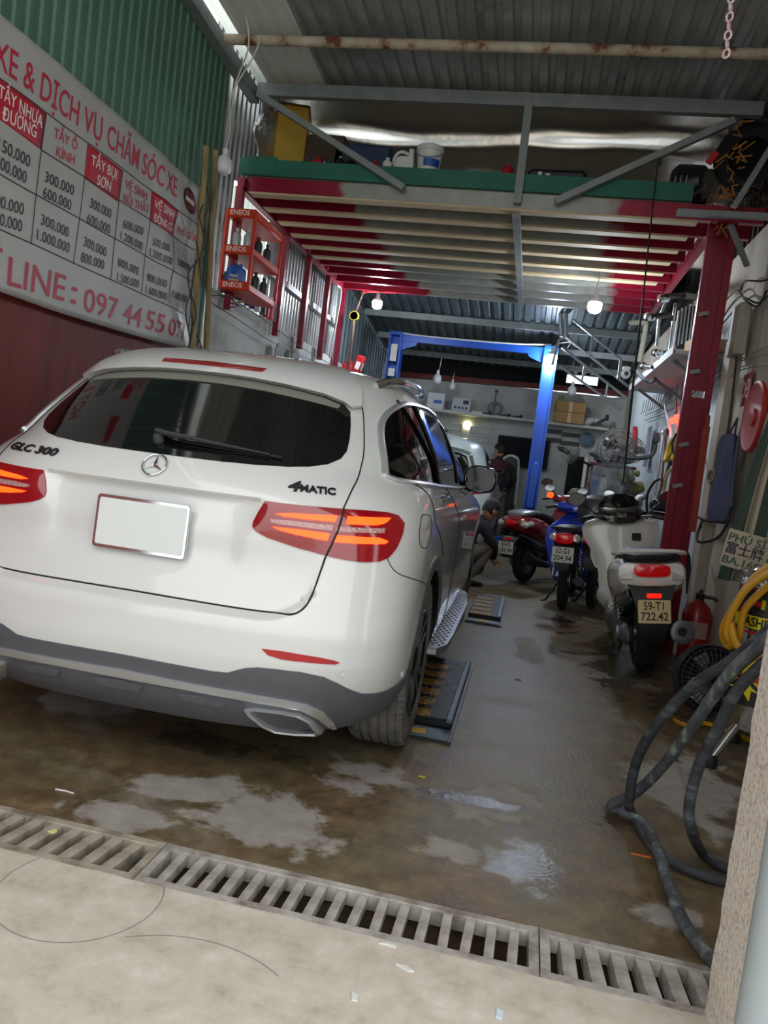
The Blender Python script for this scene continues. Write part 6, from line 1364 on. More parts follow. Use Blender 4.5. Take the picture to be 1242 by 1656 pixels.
b = MB(); b.rings([[(x * k, yy + q, zz) for x, q in ((-.1, 0), (.1, 0), (.09, .04), (-.09, .04))] for yy, zz, k in ((-.38, .56, 1.1), (-.44, .5, 1), (-.47, .38, .8), (-.45, .3, .6))]); b.build('rear_fender', M_BLKP, rsr)
b = MB(); b.box((0, -.46, .51), (.08, .012, .03), .004); b.build('reflector', M_TLOFF, rsr)
plate(rsr, Vector((0, -.485, .41)), ('59-P3', '139.99'), M_PLATE, .05)
b = MB(); b.box((-.1, .1, .24), (.09, .5, .14), .04); b.box((-.09, .4, .25), (.15, .24, .18), .05); b.build('engine_case', M_ENG, rsr); shock(rsr, -.13, 0, .27, .12, .55)
b = MB(); b.tube([(.14, .3, .2), (.16, .05, .25), (.165, -.25, .30)], [.03, .055, .06], 14); b.build('muffler', M_MUFF, rsr)
part(rsr, 'floorboard', M_DARKB, [(.45, 0, .3, .15, .08, .06, 3), (.65, 0, .28, .16, .06, .06, 3), (.88, 0, .32, .18, .1, .06, 3)])
b = MB(); b.rings([[(w_ * math.cos(a), y + (d if math.sin(a) > 0 else .05) * math.sin(a), z) for a in [2 * PI * k / 24 for k in range(24)]] for z, w_, y, d in ((.28, .16, .88, .1), (.45, .18, .91, .13), (.62, .21, .95, .15), (.78, .22, .98, .14), (.88, .18, 1.0, .1), (.93, .1, 1.01, .06))]); b.build('leg_shield', M_REDB, rsr)
part(rsr, 'front_fender', M_REDB, [(1.05, 0, .38, .05, .05, .03, 2.4), (1.2, 0, .47, .07, .05, .03, 2.4), (1.38, 0, .44, .06, .05, .03, 2.4), (1.47, 0, .36, .03, .03, .02, 2.4)])
b = MB()
for s in (-1, 1): b.tube([(s * .06, 1.24, .24), (s * .06, 1.05, .8)], .02, 8)
b.build('fork', M_ENG, rsr)
handlebars(rsr, .97, 1.0, .32, M_REDB, True)
mirror(rsr, (-.18, .95, 1.03), (-.31, .93, 1.20), .07, .05, yaw=.2); mirror(rsr, (.18, .95, 1.03), (.32, .93, 1.22), .07, .05, yaw=.2)
b = MB(); b.lathe([(.04, 0), (.045, .02), (.04, .07), (0, .08)], 14, rotm(0, 0, 0, (-.24, .93, 1.0))); b.build('orange_indicator', M_ORA, rsr)
b = MB(); b.tube([(-.1, .35, .2), (-.18, .28, .02), (-.22, .22, .01)], .012, 6); b.build('side_stand', M_BLKP, rsr)
# ---- dark motorcycle parked behind the white scooter
dk = underbone((.78, 7.95, 0), -.20, 'dark motorcycle with a rounded black top box, behind the white scooter', M_DARKB, M_DARKB, None, M_PLATE, .2)
part(dk, 'top_box', mat('grey_black_box', '#2c2d30', .35, coat=.5, var=.2), [(-.42, 0, .98, .12, .08, .10, 3.2), (-.38, 0, .98, .17, .13, .13, 3), (-.2, 0, .99, .19, .15, .14, 2.8), (-.05, 0, .97, .15, .12, .12, 2.6), (-.02, 0, .96, .08, .06, .06, 2.4)])
b = MB(); b.rings([[(w_ * math.cos(a), y + .015 * math.sin(a), z) for a in [2 * PI * k / 20 for k in range(20)]] for z, w_, y in ((.98, .2, .98), (1.15, .23, .93), (1.35, .24, .86), (1.45, .2, .83), (1.5, .1, .82))]); b.build('clear_windshield', mat('scuffed_clear_plastic', '#aab4b8', .15, trans=.85, alpha=.45, coat=.5), dk)
# ================================================================ RIGHT WALL THINGS
XRW = 1.44
# white shelf high on the right wall
t = thing('wall_shelf', 'white shelf high on the right wall, seen from below', 'shelf', (1.22, 8.2, 2.40)); b = MB(); b.box((1.24, 8.3, 2.42), (.42, 2.9, .035), .004); b.box((1.035, 8.3, 2.435), (.02, 2.9, .07)); b.build('shelf_board', mat('white_shelf_board', '#c9cdce', .6), t, world=True, smooth=0)
b = MB()
for y in (7.2, 8.4, 9.5): b.beam((1.43, y, 2.2), (1.1, y, 2.40), .02, .03)
for y in (7.2, 8.4, 9.5):
    b = MB(); b.beam((1.43, y, 2.2), (1.1, y, 2.40), .02, .03); b.build('shelf_bracket', M_STEEL, t, world=True)
t = thing('carton', 'small brown carton on the high white shelf', 'box', (1.28, 7.15, 2.44), rz=.2); b = MB(); b.box((0, 0, .07), (.18, .2, .14), .004); b.build('box_body', M_CARD, t); b = MB(); b.box((.03, .0, .155), (.14, .1, .03), .004, rotm(.3, .2, 0)); b.build('open_flap', M_CARD, t)
t = thing('carton', 'low pale carton beside the brown one on the high white shelf', 'box', (1.36, 6.85, 2.44)); b = MB(); b.box((0, 0, .05), (.13, .2, .10), .004); b.build('box_body', mat('pale_card', '#b59a8c', .6), t)
# rack of bars and clamps stored over the shelf
rk = thing('roof_rack', 'bundle of black and chrome roof racks standing on the high shelf', 'roof rack', (1.15, 7.7, 2.44))
def bar(P, r, m, nm): b = MB(); b.tube(P, r, 8); return b.build(nm, m, rk, world=True)
bar([onY(1105, 478, 7.6), onY(1076, 480, 7.3)], .028, M_BLKP, 'cross_bar'); bar([onY(1122, 480, 7.8), onY(1105, 478, 7.4)], .03, M_BLKP, 'cross_bar'); bar([onY(1085, 508, 7.7), onY(1052, 513, 7.5)], .028, M_BLKP, 'cross_bar')
for (x, y, Y) in ((1070, 482, 7.3), (1047, 512, 7.5), (1060, 570, 7.6), (1040, 592, 7.8)):
    b = MB(); P = onY(x, y, Y); b.lathe([(.0, 0), (.03, .005), (.04, .03), (.034, .05), (.03, .09), (.022, .1)], 14, rotm(0, PI / 2, .3, P - Vector((.03, 0, 0)))); b.build('chrome_clamp', M_CHROME, rk, world=True)
bar([onY(1065, 570, 7.6), onY(1088, 572, 7.8)], .022, M_BLKP, 'cross_bar'); bar([onY(1045, 592, 7.8), onY(1060, 594, 8.0)], .022, M_BLKP, 'cross_bar')
bar([onY(1092, 490, 7.5), onY(1083, 566, 7.5)], .013, M_CHROME, 'upright_bar'); bar([onY(1078, 485, 7.7), onY(1066, 515, 7.7), onY(1062, 560, 7.7)], .016, M_SATIN, 'upright_bar'); bar([onY(1065, 513, 7.6), onY(1108, 494, 7.8), onY(1128, 482, 8.0)], .014, M_BLKP, 'long_bar')
for i in range(6): x = 1098 + 6 * i; bar([onY(x, 503 - 4 * i, 7.9), onY(x - 8, 560 - 2 * i, 7.9)], .010, M_SATIN, 'rung')
b = MB(); a, c = onY(1098, 505, 7.95), onY(1125, 555, 7.95); b.box((a + c) / 2, (.2, .03, .42)); b.build('dark_panel', M_BLKP, rk, world=True, smooth=0)
b = MB(); b.tube(crom([onY(1020, 522, 9.6), onY(1040, 522, 9.4), onY(1044, 530, 9.4), onY(1034, 585, 9.4)], 5), .03, 8); single('duct', b, mat('cream_duct', '#a9a694', .5), 'cream pipe bending down beside the roof racks', 'pipe')
b = MB(); b.tube(crom([onY(1030, 600, 8.4), onY(1040, 612, 8.3), onY(1052, 618, 8.3), onY(1060, 612, 8.2)], 5), .02, 8); single('grey_hose', b, mat('grey_rubber_hose', '#5e6468', .6), 'short grey hose drooping under the roof racks', 'hose')
t = thing('security_camera', 'small white security camera by the end of the steel truss', 'camera', tuple(onY(1012, 605, 10.2))); b = MB(); b.sphere((0, 0, 0), .06, 14, 10, (1, 1, 1.1)); b.lathe([(.05, .05), (.05, .09), (0, .09)], 14); b.build('camera_body', M_WHITEP, t); b = MB(); b.lathe([(.028, 0), (.028, .012), (0, .014)], 12, rotm(PI / 2, 0, 0, (0, -.055, .0))); b.build('lens', M_BLKP, t)
# wall: red light, hung hoses, tools
b = MB(); p = onX(1088, 680, XRW - .05); b.sphere(p, .035, 12, 8); b.box(p + Vector((.03, 0, .02)), (.04, .05, .09), .01); single('red_lamp', b, mat('glowing_red', '#ff4030', .4, emit='#ff2418', es=6), 'small glowing red lamp on the right wall behind the crimson post', 'lamp')
for i, (x, y) in enumerate(((1093, 668), (1101, 668))):
    b = MB(); b.tube([onX(x + 3, y - 55, XRW - .03), onX(x + 1, y - 20, XRW - .04), onX(x, y, XRW - .05)], [.004, .005, .014], 6); single('hanging_probe', b, MATS['red_plastic'], ['left thin red tipped probe hanging beside the glowing red lamp', 'right thin red tipped probe hanging beside the glowing red lamp'][i], 'probe')
b = MB(); b.tube(crom([onX(1078, 622, XRW - .05), onX(1075, 650, XRW - .06), onX(1083, 690, XRW - .06), onX(1086, 730, XRW - .08), onX(1080, 745, XRW - .1)], 5), .014, 7); single('white_hose', b, M_WHITEP, 'white hose hanging down the right wall past the red lamp', 'hose')
b = MB(); p = onX(1094, 722, XRW - .08); b.torus(.13, .03, 24, 8, rotm(0, PI / 2, 0, p)); b.torus(.12, .02, 24, 8, rotm(0, PI / 2 + .2, 0, p + Vector((-.05, .03, -.03)))); single('yellow_hose_coil', b, mat('yellow_hose', '#b5991c', .5), 'coil of yellow hose hanging on the right wall below the red lamp', 'coil')
b = MB(); p = onX(1103, 718, XRW - .14); b.torus(.13, .012, 28, 6, rotm(0, PI / 2, .5, p)); single('black_hoop', b, M_BLKP, 'thin black hoop hanging over the yellow hose coil', 'hoop')
b = MB()
for i in range(12): a = onX(1042 + i * 4.2, 640 - i * 2.2 + 8, XRW - .02); b.tube([a, a + Vector((-.01, 0, -.16)), a + Vector((-.02, .0, -.2))], .004, 4)
q = single('hanging_wires', b, M_CORDB, 'row of thin black wires hanging under the white shelf', 'wires'); q['kind'] = 'stuff'
for i, pts in enumerate(([(1042, 672), (1070, 660), (1100, 640), (1128, 620)], [(1042, 680), (1075, 668), (1105, 650), (1126, 632)], [(1135, 640), (1170, 600), (1200, 580), (1242, 560)], [(1150, 610), (1180, 590), (1242, 572)], [(1160, 625), (1195, 600), (1242, 590)])):
    b = MB(); b.tube(crom([onX(x, y, XRW - .03) for x, y in pts], 5), .005, 5)
    single('wall_wire', b, M_CORDB if i < 2 else mat('pale_wire', '#8d877c', .6), ['upper black wire along the wall left of the crimson post', 'lower black wire along the wall left of the crimson post', 'highest pale wire crossing the cream wall at right', 'middle pale wire crossing the cream wall at right', 'lowest pale wire crossing the cream wall at right'][i], 'wire')
for i, pts in enumerate(([(1162, 500), (1190, 470), (1205, 485), (1225, 495), (1240, 470)], [(1165, 520), (1185, 490), (1200, 480), (1225, 490), (1242, 478)], [(1155, 540), (1180, 510), (1195, 495)], [(1198, 470), (1205, 455), (1230, 455), (1242, 452)])):
    b = MB(); b.tube(crom([onX(x, y, XRW - .05) for x, y in pts], 5), .008, 5); single('slack_cable', b, M_CORDB, ['uppermost slack black cable by the grey meter box', 'second slack black cable draped by the grey meter box', 'short slack black cable left of the grey meter box', 'slack black cable running right above the grey meter box'][i], 'cable')
b = MB(); p = onX(1195, 535, XRW - .06); b.box(p, (.09, .22, .38), .01); single('meter_box', b, mat('cream_box', '#a8a294', .6, var=.2), 'tall cream meter box on the right wall pilaster', 'box')
b = MB(); b.tube([onX(1192, 565, XRW - .05), onX(1180, 680, XRW - .05), onX(1168, 745, XRW - .05)], .011, 6); single('brown_conduit', b, mat('brown_conduit', '#4a2a20', .6), 'thin brown conduit running down from the cream meter box', 'pipe')
for i, (x, y) in enumerate(((1152, 592), (1150, 607))):
    b = MB(); p = onX(x, y, XRW - .06)
    b.box(p, (.05, .12, .07), .01); b.lathe([(.03, 0), (.03, .05), (0, .05)], 10, rotm(0, -PI / 2, 0, p - Vector((.02, .02, 0)))); single('wall_switch', b, M_BLKP, ['upper black switch behind the crimson post', 'lower black switch behind the crimson post'][i], 'switch')
# fire notice and hose reel
t = thing('wall_sign', 'small red fire notice above the red hose reel', 'sign', tuple(onX(1207, 630, XRW - .005))); b = MB(); b.box((0, 0, 0), (.008, .21, .23)); b.build('sign_board', mat('faded_red_sign', '#9c3a34', .6, var=.15), t); b = MB(); b.torus(.05, .008, 20, 5, rotm(0, PI / 2, 0, (-.006, .04, .0))); b.build('ring_symbol', mat('pale_print', '#c9a89c', .6), t)
for z in (.06, 0, -.05): b = MB(); b.box((-.005, -.055, z), (.003, .06, .018)); b.build('print_line', MATS['pale_print'], t)
t = thing('hose_reel', 'round red hose reel on the right wall', 'hose reel', (XRW - .05, onX(1224, 675, XRW - .05).y, onX(1224, 675, XRW - .05).z)); b = MB(); b.lathe([(.22, -.03), (.235, -.02), (.235, .0), (.22, .008), (.2, .0), (.12, -.012), (.06, -.012), (.05, .004), (0, .006)], 40, rotm(0, -PI / 2, 0, (-.03, 0, 0))); b.build('disc', mat('fire_red', '#b3211c', .45, var=.15), t)
b = MB(); b.tube(crom([(-.02, .23, .02), (-.03, .24, -.2), (-.03, .2, -.45), (-.03, .16, -.6)], 5), .012, 6); b.build('hose', mat('purple_grey_hose', '#4a4250', .6), t)
# leaning red plank, fabric bag, rope ring
b = MB(); b.beam(onY(1118, 860, 6.2), onY(1142, 690, 6.2), .05, .05); b.beam(onY(1142, 700, 6.2), onY(1145, 672, 6.2), .03, .03); single('red_pole', b, mat('orange_red_paint', '#a3321f', .5, var=.3), 'orange-red pole leaning just right of the crimson post', 'pole')
t = thing('cloth_bag', 'dusty blue cloth bag hanging on the right wall', 'bag', tuple(onX(1172, 770, XRW - .08))); b = MB(); b.loft([(-.16, 0, 0, .01, .28, .28, 2.6), (-.13, -.0, 0, .04, .30, .32, 3), (0, -.01, 0, .06, .31, .34, 3), (.13, 0, 0, .04, .30, .32, 3), (.16, 0, 0, .01, .28, .28, 2.6)], 24)
for v in b.v: v.x += .02 * math.sin(22 * v.y + 6 * v.z); v.y += .012 * math.sin(14 * v.z)
b.build('bag_cloth', mat('dusty_blue_cloth', '#5b5f82', .9, var=.3, vscale=9, bump=.4, bscale=14), t); b = MB(); b.tube([(0, .1, .28), (.03, .02, .42), (0, -.1, .28)], .008, 5); b.build('strap', mat('strap_grey', '#3d3d48', .8), t)
b = MB(); p = onX(1150, 770, XRW - .05); b.torus(.05, .012, 20, 6, rotm(0, PI / 2, 0, p)); b.torus(.045, .012, 20, 6, rotm(0, PI / 2, .3, p + Vector((-.01, -.06, 0)))); b.tube(crom([onX(1140, 690, XRW - .05), onX(1139, 730, XRW - .05), onX(1146, 765, XRW - .05)], 4), .006, 5); single('rope_ring', b, mat('old_rope', '#8f8266', .8), 'ring of old rope hooked left of the blue cloth bag', 'rope')
b = MB(); A = onX(1178, 840, XRW - .05); b.tube(crom([onX(1176, 812, XRW - .05), A, onX(1160, 870, XRW - .05), onX(1128, 875, XRW - .1), onX(1135, 845, XRW - .05), onX(1150, 838, XRW - .05)], 6), .011, 6); b.tube(crom([onX(1120, 833, XRW - .1), onX(1145, 842, XRW - .05), onX(1175, 845, XRW - .04)], 5), .012, 6); single('dark_hose', b, mat('dark_brown_hose', '#2f2824', .7), 'dark hose looped on the wall under the blue cloth bag', 'hose')
b = MB(); b.tube(crom([onX(1100, 888, 1.30), onX(1108, 893, 1.34), onX(1113, 905, 1.38), onX(1113, 960, 1.40)], 5), .02, 7); single('elbow_pipe', b, M_BLKP, 'black bent pipe at the foot of the crimson post', 'pipe')
# fire extinguisher
t = thing('fire_extinguisher', 'red fire extinguisher on the floor against the right wall', 'fire extinguisher', (1.345, 6.0, 0)); r_ = .105
b = MB(); b.lathe([(r_ * .95, 0), (r_, .02), (r_, .38), (r_ * .8, .44), (r_ * .35, .48), (r_ * .3, .5), (0, .5)], 24); b.build('cylinder', mat('extinguisher_red', '#9c1418', .35, coat=.3), t); b = MB(); b.lathe([(.032, .49), (.032, .54), (0, .54)], 12); b.beam((0, .0, .55), (-.02, -.14, .58), .025, .012); b.beam((0, .0, .53), (-.02, -.13, .51), .02, .012); b.build('valve', M_BLKP, t)
b = MB(); b.tube(crom([(.03, 0, .52), (.13, -.03, .5), (.15, -.02, .35), (.125, 0, .12)], 5), .014, 7); b.build('hose', M_BLKP, t); b = MB(); b.lathe([(r_ + .002, .22), (r_ + .002, .34)], 16, None, -2.3, -.9); b.build('label', mat('pale_label', '#b08a84', .6), t)
# striped green and white sheeting stacked against the wall
M_STRIPE_W = mat('cream_canvas', '#b9ac98', .85, var=.2, bump=.2, bscale=40); M_STRIPE_G = mat('dull_green_canvas', '#3f4d42', .85, var=.2)
t = thing('folded_awning', 'folded green and cream striped awning leaning on the right wall, printed with letters', 'awning', tuple(onY(1190, 920, 4.9)))
P0 = [onY(x, y, 4.5) for x, y in ((1275, 560), (1205, 780), (1160, 935))]; P1 = [Vector((1.43, 4.38, p.z - .01)) for p in P0]
cuts = [0, .16, .36, .5, .72, 1.0]
def aw(s, q, o=0.0):
    k = q * 2; i = 0 if k < 1 else 1; f = k - i; a = P0[i] * (1 - f) + P0[i + 1] * f; c = P1[i] * (1 - f) + P1[i + 1] * f
    return a * (1 - s) + c * s + Vector((0, -.035 * math.sin(s * 14) - o, 0))
for i in range(5):
    b = MB(); n = 8; vs = [aw(cuts[i] + (cuts[i + 1] - cuts[i]) * u / n, v / 14, .0) for v in range(15) for u in range(n + 1)]
    b.add(vs, [(v * (n + 1) + u, v * (n + 1) + u + 1, (v + 1) * (n + 1) + u + 1, (v + 1) * (n + 1) + u) for v in range(14) for u in range(n)]); o = b.build('stripe', M_STRIPE_G if i % 2 == 0 else M_STRIPE_W, t, world=True); md = o.modifiers.new('s', 'SOLIDIFY'); md.thickness = .05; md.offset = -1
IA = WM[t].inverted(); pc = onY(1206, 893, 4.33); b = MB(); b.box(pc, (.225, .01, .2), .004, rotm(0, .15, 0)); pt = b.build('printed_panel', M_STRIPE_W, t, world=True)
M_PRG = mat('green_print', '#3c5a48', .7); M_PRB = mat('violet_print', '#3a2c3c', .7)
for s, dz, m, h in (('PHÚ SĨ', .058, M_PRG, .056), ('富士牌', .0, M_PRB, .068), ('BA.160', -.062, M_PRG, .056)):
    text(s, h, m, pt, IA @ Matrix.Translation(pc + Vector((-.01 - dz * -.15, -.0065, dz))) @ rotm(0, .15, 0) @ rotm(PI / 2, 0, 0), ext=.001, fit=.19, bold=.001)
# foam washer: steel tank on legs, yellow hose around its neck
tank = thing('foam_washer', 'steel foam washer tank with black and yellow label behind the jamb', 'foam washer', (1.225, 3.97, 0))
b = MB(); b.lathe([(.0, .16), (.09, .15), (.15, .18), (.158, .22), (.158, .86), (.15, .90), (.10, .95), (.04, .97), (.04, 1.0), (0, 1.0)], 36); b.build('tank_shell', M_CHROME, tank)
b = MB(); b.lathe([(.160, .30), (.160, .56)], 36); o = b.build('lower_label', M_BLKP, tank); b = MB(); b.lathe([(.160, .66), (.160, .86)], 36); o2 = b.build('upper_label', M_BLKP, tank)
M_YEL = mat('label_yellow', '#e0c814', .45); M_LRED = mat('label_red', '#c01c1c', .45)
def tankpos(a, z, r=.1615): return Vector((r * math.sin(a), -r * math.cos(a), z))
def tbend(z0, a0): return lambda p: tankpos(a0 + p.x / .16, z0 + p.y, .1618 + p.z)
a0 = -.75
b = MB(); pts = []
for k in range(20): a = 2 * PI * k / 20; r_ = .11 if k % 2 == 0 else .065; pts.append(tankpos(a0 + r_ * math.cos(a) / .16, .43 + r_ * math.sin(a), .163))
b.add([tankpos(a0, .43, .163)] + pts, [(0, i + 1, (i + 1) % 20 + 1) for i in range(20)]); b.build('star_print', M_YEL, o, smooth=0); text('FOAM', .05, M_LRED, o, None, ext=.0005, bend=tbend(.43, a0), bold=.001)
b = MB(); b.lathe([(.1612, .665), (.1612, .725)], 24, None, -PI, 0); b.build('yellow_band', M_YEL, o2); text('WASHER', .06, M_PINK, o2, None, ext=.0005, bend=tbend(.694, a0), bold=.0015, fit=.2)
b = MB(); b.lathe([(.1612, .64), (.1612, .65)], 24, None, -PI, 0); b.lathe([(.1612, .85), (.1612, .856)], 24, None, -PI, 0); b.build('red_band', M_LRED, o2); b = MB(); b.add([tankpos(a0 + dx / .16, .785 + dz, .163) for dx, dz in ((-.04, -.022), (.04, -.022), (.04, .022), (-.04, .022))], [(0, 1, 2, 3)]); b.build('yellow_flag', M_YEL, o2, smooth=0); b = MB(); b.add([tankpos(a0 + dx / .16, .785 + dz, .1645) for dx, dz in ((-.025, -.012), (.025, -.012), (.025, .012), (-.025, .012))], [(0, 1, 2, 3)]); b.build('red_block', M_LRED, o2, smooth=0)
b = MB(); b.lathe([(.159, .90), (.166, .905), (.166, .925), (.159, .93)], 30); b.build('collar', M_CHROME, tank)
b = MB(); b.lathe([(.03, .98), (.035, 1.02), (.03, 1.06), (0, 1.07)], 14); b.build('filler_cap', M_BLKP, tank); b = MB(); b.lathe([(.022, 0), (.022, .05), (.015, .06), (0, .06)], 12, rotm(PI / 2, 0, 0, (-.05, -.13, .98))); b.build('gauge', MATS['blue_plastic'], tank)
for k, (x, y) in enumerate(((-.22, -.19), (.22, -.15), (0, .28))):
    b = MB(); b.tube([(x * .45, y * .45, .2), (x, y, .04)], .02, 10); lg = b.build('leg', M_CHROME, tank); b = MB(); b.lathe([(.03, 0), (.032, .02), (.026, .06), (0, .06)], 14, rotm(0, 0, 0, (x, y, 0))); b.build('rubber_foot', M_BLKP, lg)
M_YH = mat('mustard_hose', '#c08a14', .45)
hp = lambda L_: crom([onY(x, y, Y) for x, y, Y in L_], 6)
b = MB(); b.tube(hp([(1245, 915, 3.72), (1215, 940, 3.74), (1185, 985, 3.77), (1168, 1020, 3.80), (1178, 1045, 3.82), (1195, 1030, 3.77), (1205, 985, 3.75), (1245, 945, 3.72)]), .017, 8); b.tube(hp([(1245, 925, 3.68), (1205, 955, 3.70), (1178, 1005, 3.72), (1180, 1035, 3.72), (1215, 1052, 3.70), (1250, 1030, 3.67)]), .017, 8); b.tube(hp([(1180, 1000, 3.74), (1190, 1040, 3.68), (1215, 1060, 3.66), (1240, 1063, 3.64)]), .017, 8); b.build('yellow_hose', M_YH, tank, world=True)
b = MB(); P = crom([onY(1125, 1098, 3.77), onY(1085, 1140, 3.82), onZ(1085, 1160, .02), onZ(1110, 1173, .02), onZ(1150, 1172, .02), (1.42, 4.1, .02)], 8); b.tube(P, .013, 8); b.build('floor_hose', M_YH, tank, world=True)
# floor fan lying against the wall behind the washer
t = thing('floor_fan', 'dark caged drum fan on the floor behind the foam washer', 'fan', (1.17, 4.66, .215), rot=(-.15, 0, .15))
b = MB(); A = rotm(PI / 2, 0, 0)
A = A @ Matrix.Scale(.72, 4)
for r_ in (.06, .14, .2, .25): b.torus(r_, .005, 40, 5, A @ Matrix.Translation((0, 0, .09 - .03 * (r_ / .25) ** 2)))
for k in range(36): a = 2 * PI * k / 36; b.tube([A @ Vector((.03 * math.cos(a), .03 * math.sin(a), .09)), A @ Vector((.2 * math.cos(a), .2 * math.sin(a), .075)), A @ Vector((.265 * math.cos(a), .265 * math.sin(a), .02))], .004, 4)
b.build('cage', mat('dark_grey_metal', '#3a3a3c', .5, .3), t); b = MB(); b.lathe([(.26, -.12), (.275, -.1), (.275, .03), (.265, .03), (.262, -.09), (.0, -.09)], 36, A); b.build('drum', M_BLKP, t)
for k in range(3): b = MB(); a = 2 * PI * k / 3; b.add([A @ Vector((r_ * math.cos(a + d), r_ * math.sin(a + d), z)) for r_, d, z in ((.04, -.3, .0), (.22, -.35, -.03), (.23, .35, .05), (.04, .3, .03))], [(0, 1, 2, 3)]); o = b.build('blade', M_GRYP, t, smooth=0); md = o.modifiers.new('s', 'SOLIDIFY'); md.thickness = .004
# thick black hose looping from the wall, foreground
M_HOSE = ramp_mat('scuffed_black_hose', [(.35, '#26282c'), (.55, '#3a3d42'), (.72, '#5c6064')], 9, .7, bump=.25, stretch=(1, 1, 3))
hz = thing('water_hose', 'thick scuffed black hose looping over the wet floor in the right foreground', 'hose', tuple(onZ(1020, 1310, 0)))
b = MB(); b.tube(crom([onY(1270, 990, 2.35), onY(1242, 1020, 2.45), onY(1180, 1070, 2.55), onY(1120, 1110, 2.65), onY(1060, 1175, 2.78), onY(1030, 1230, 2.88), onY(1018, 1290, 2.95), onZ(1022, 1318, .022), onZ(1050, 1362, .022), onZ(1095, 1398, .022), onZ(1150, 1420, .022), onZ(1230, 1440, .022)], 8), .018, 12); b.build('hose_loop', M_HOSE, hz, world=True)
b = MB(); b.tube(crom([onY(1275, 1000, 2.25), onY(1235, 1040, 2.32), onY(1180, 1090, 2.42), onY(1130, 1160, 2.58), onY(1075, 1235, 2.78), onY(1030, 1280, 2.95), onZ(988, 1303, .03), onZ(1005, 1312, .024), onZ(1042, 1335, .028), onZ(1065, 1378, .07), onZ(1078, 1420, .035), onZ(1105, 1490, .024), onZ(1150, 1550, .024), onZ(1200, 1600, .024)], 8), .019, 12); b.build('hose_loop', ramp_mat('hose_with_paint_flecks', [(.30, '#34373b'), (.52, '#4d5155'), (.62, '#6d7472'), (.70, '#7fae8c')], 8, .65, stretch=(3, 3, 1)), hz, world=True)
b = MB(); b.tube(crom([onY(1275, 1040, 2.3), onY(1232, 1075, 2.35), onY(1190, 1120, 2.4), onY(1160, 1180, 2.46), onY(1130, 1240, 2.5), onY(1115, 1300, 2.52), onY(1118, 1340, 2.53), onZ(1135, 1378, .022), onZ(1165, 1400, .022), onZ(1230, 1425, .022)], 8), .0175, 12); b.build('hose_loop', M_HOSE, hz, world=True)
# white downpipe in front of the jamb
t = thing('downpipe', 'white plastic downpipe on the near face of the speckled jamb', 'pipe', (.634, 1.68, 0)); b = MB(); b.tube([(.634, 1.68, 0), (.634, 1.68, 3.3)], .058, 24); b.build('pipe', mat('bluish_white_pvc', '#a4afb2', .4, var=.06), t, world=True); b = MB(); b.lathe([(.0585, 0), (.063, .004), (.063, .02), (.0585, .024)], 24, rotm(0, 0, 0, (.634, 1.68, .10))); b.build('pipe_collar', MATS['bluish_white_pvc'], t, world=True)
# tool trolley and fans at the back right
tt_ = thing('tool_trolley', 'cluttered steel tool trolley in front of the right wall', 'trolley', (.95, 9.85, 0), rz=.05)
b = MB()
for x in (-.24, .24):
    for y in (-.2, .2): b.beam((x, y, .05), (x, y, 1.5), .03)
b.build('frame', M_PIPE, tt_, smooth=0)
for z in (.3, .75, 1.05, 1.48): b = MB(); b.box((0, 0, z), (.54, .46, .03), .004); b.build('tray', mat('dusty_red_tray', '#6a2328', .6, var=.3) if z > 1.4 else M_BLKP, tt_)
for x in (-.24, .24):
    for y in (-.2, .2): b = MB(); b.lathe([(.035, -.015), (.035, .015), (0, .015)], 12, rotm(0, PI / 2, 0, (x, y, .036))); b.build('castor', M_BLKP, tt_)
G2 = 'bottles and cans on the tool trolley'
for i, (x, y, z, r_, h, m, lb) in enumerate(((-.18, -.15, 1.065, .045, .26, M_BLUEP, 'blue bottle at the left of the trolley middle tray'), (-.08, -.16, 1.065, .045, .3, M_WHITEP, 'tall white bottle on the trolley middle tray'), (.02, -.15, 1.065, .04, .22, M_GRYP, 'grey bottle on the trolley middle tray'), (.11, -.16, 1.065, .05, .28, M_WHITEP, 'white bottle right of centre on the trolley middle tray'), (.2, -.15, 1.065, .04, .25, M_BLKP, 'black bottle at the right of the trolley middle tray'), (-.15, -.15, .765, .05, .22, M_WHITEP, 'white bottle on the trolley lower tray, left'), (.0, -.15, .765, .05, .2, M_BLUEP, 'blue bottle on the trolley lower tray, centre'), (.15, -.15, .765, .05, .2, MATS['mustard_card'], 'mustard bottle on the trolley lower tray, right'))):
    v = WM[tt_] @ Vector((x, y, z)); bottle(v, r_, h, m, M_BLKP if i % 2 else M_WHITEP, lb)
b = MB()
for k in range(14): b.sphere((R.uniform(-.2, .2), R.uniform(-.15, .12), R.uniform(.04, .12)), R.uniform(.05, .09), 8, 6, (1.3, 1, .7))
o = single('rag_heap', b, mat('mixed_rags', '#8d8f8f', .9, var=.6, vscale=9, col2='#33415c'), 'heap of rags on the red top tray of the trolley', 'rags'); o.location = WM[tt_] @ Vector((0, 0, 1.495))
o['kind'] = 'stuff'
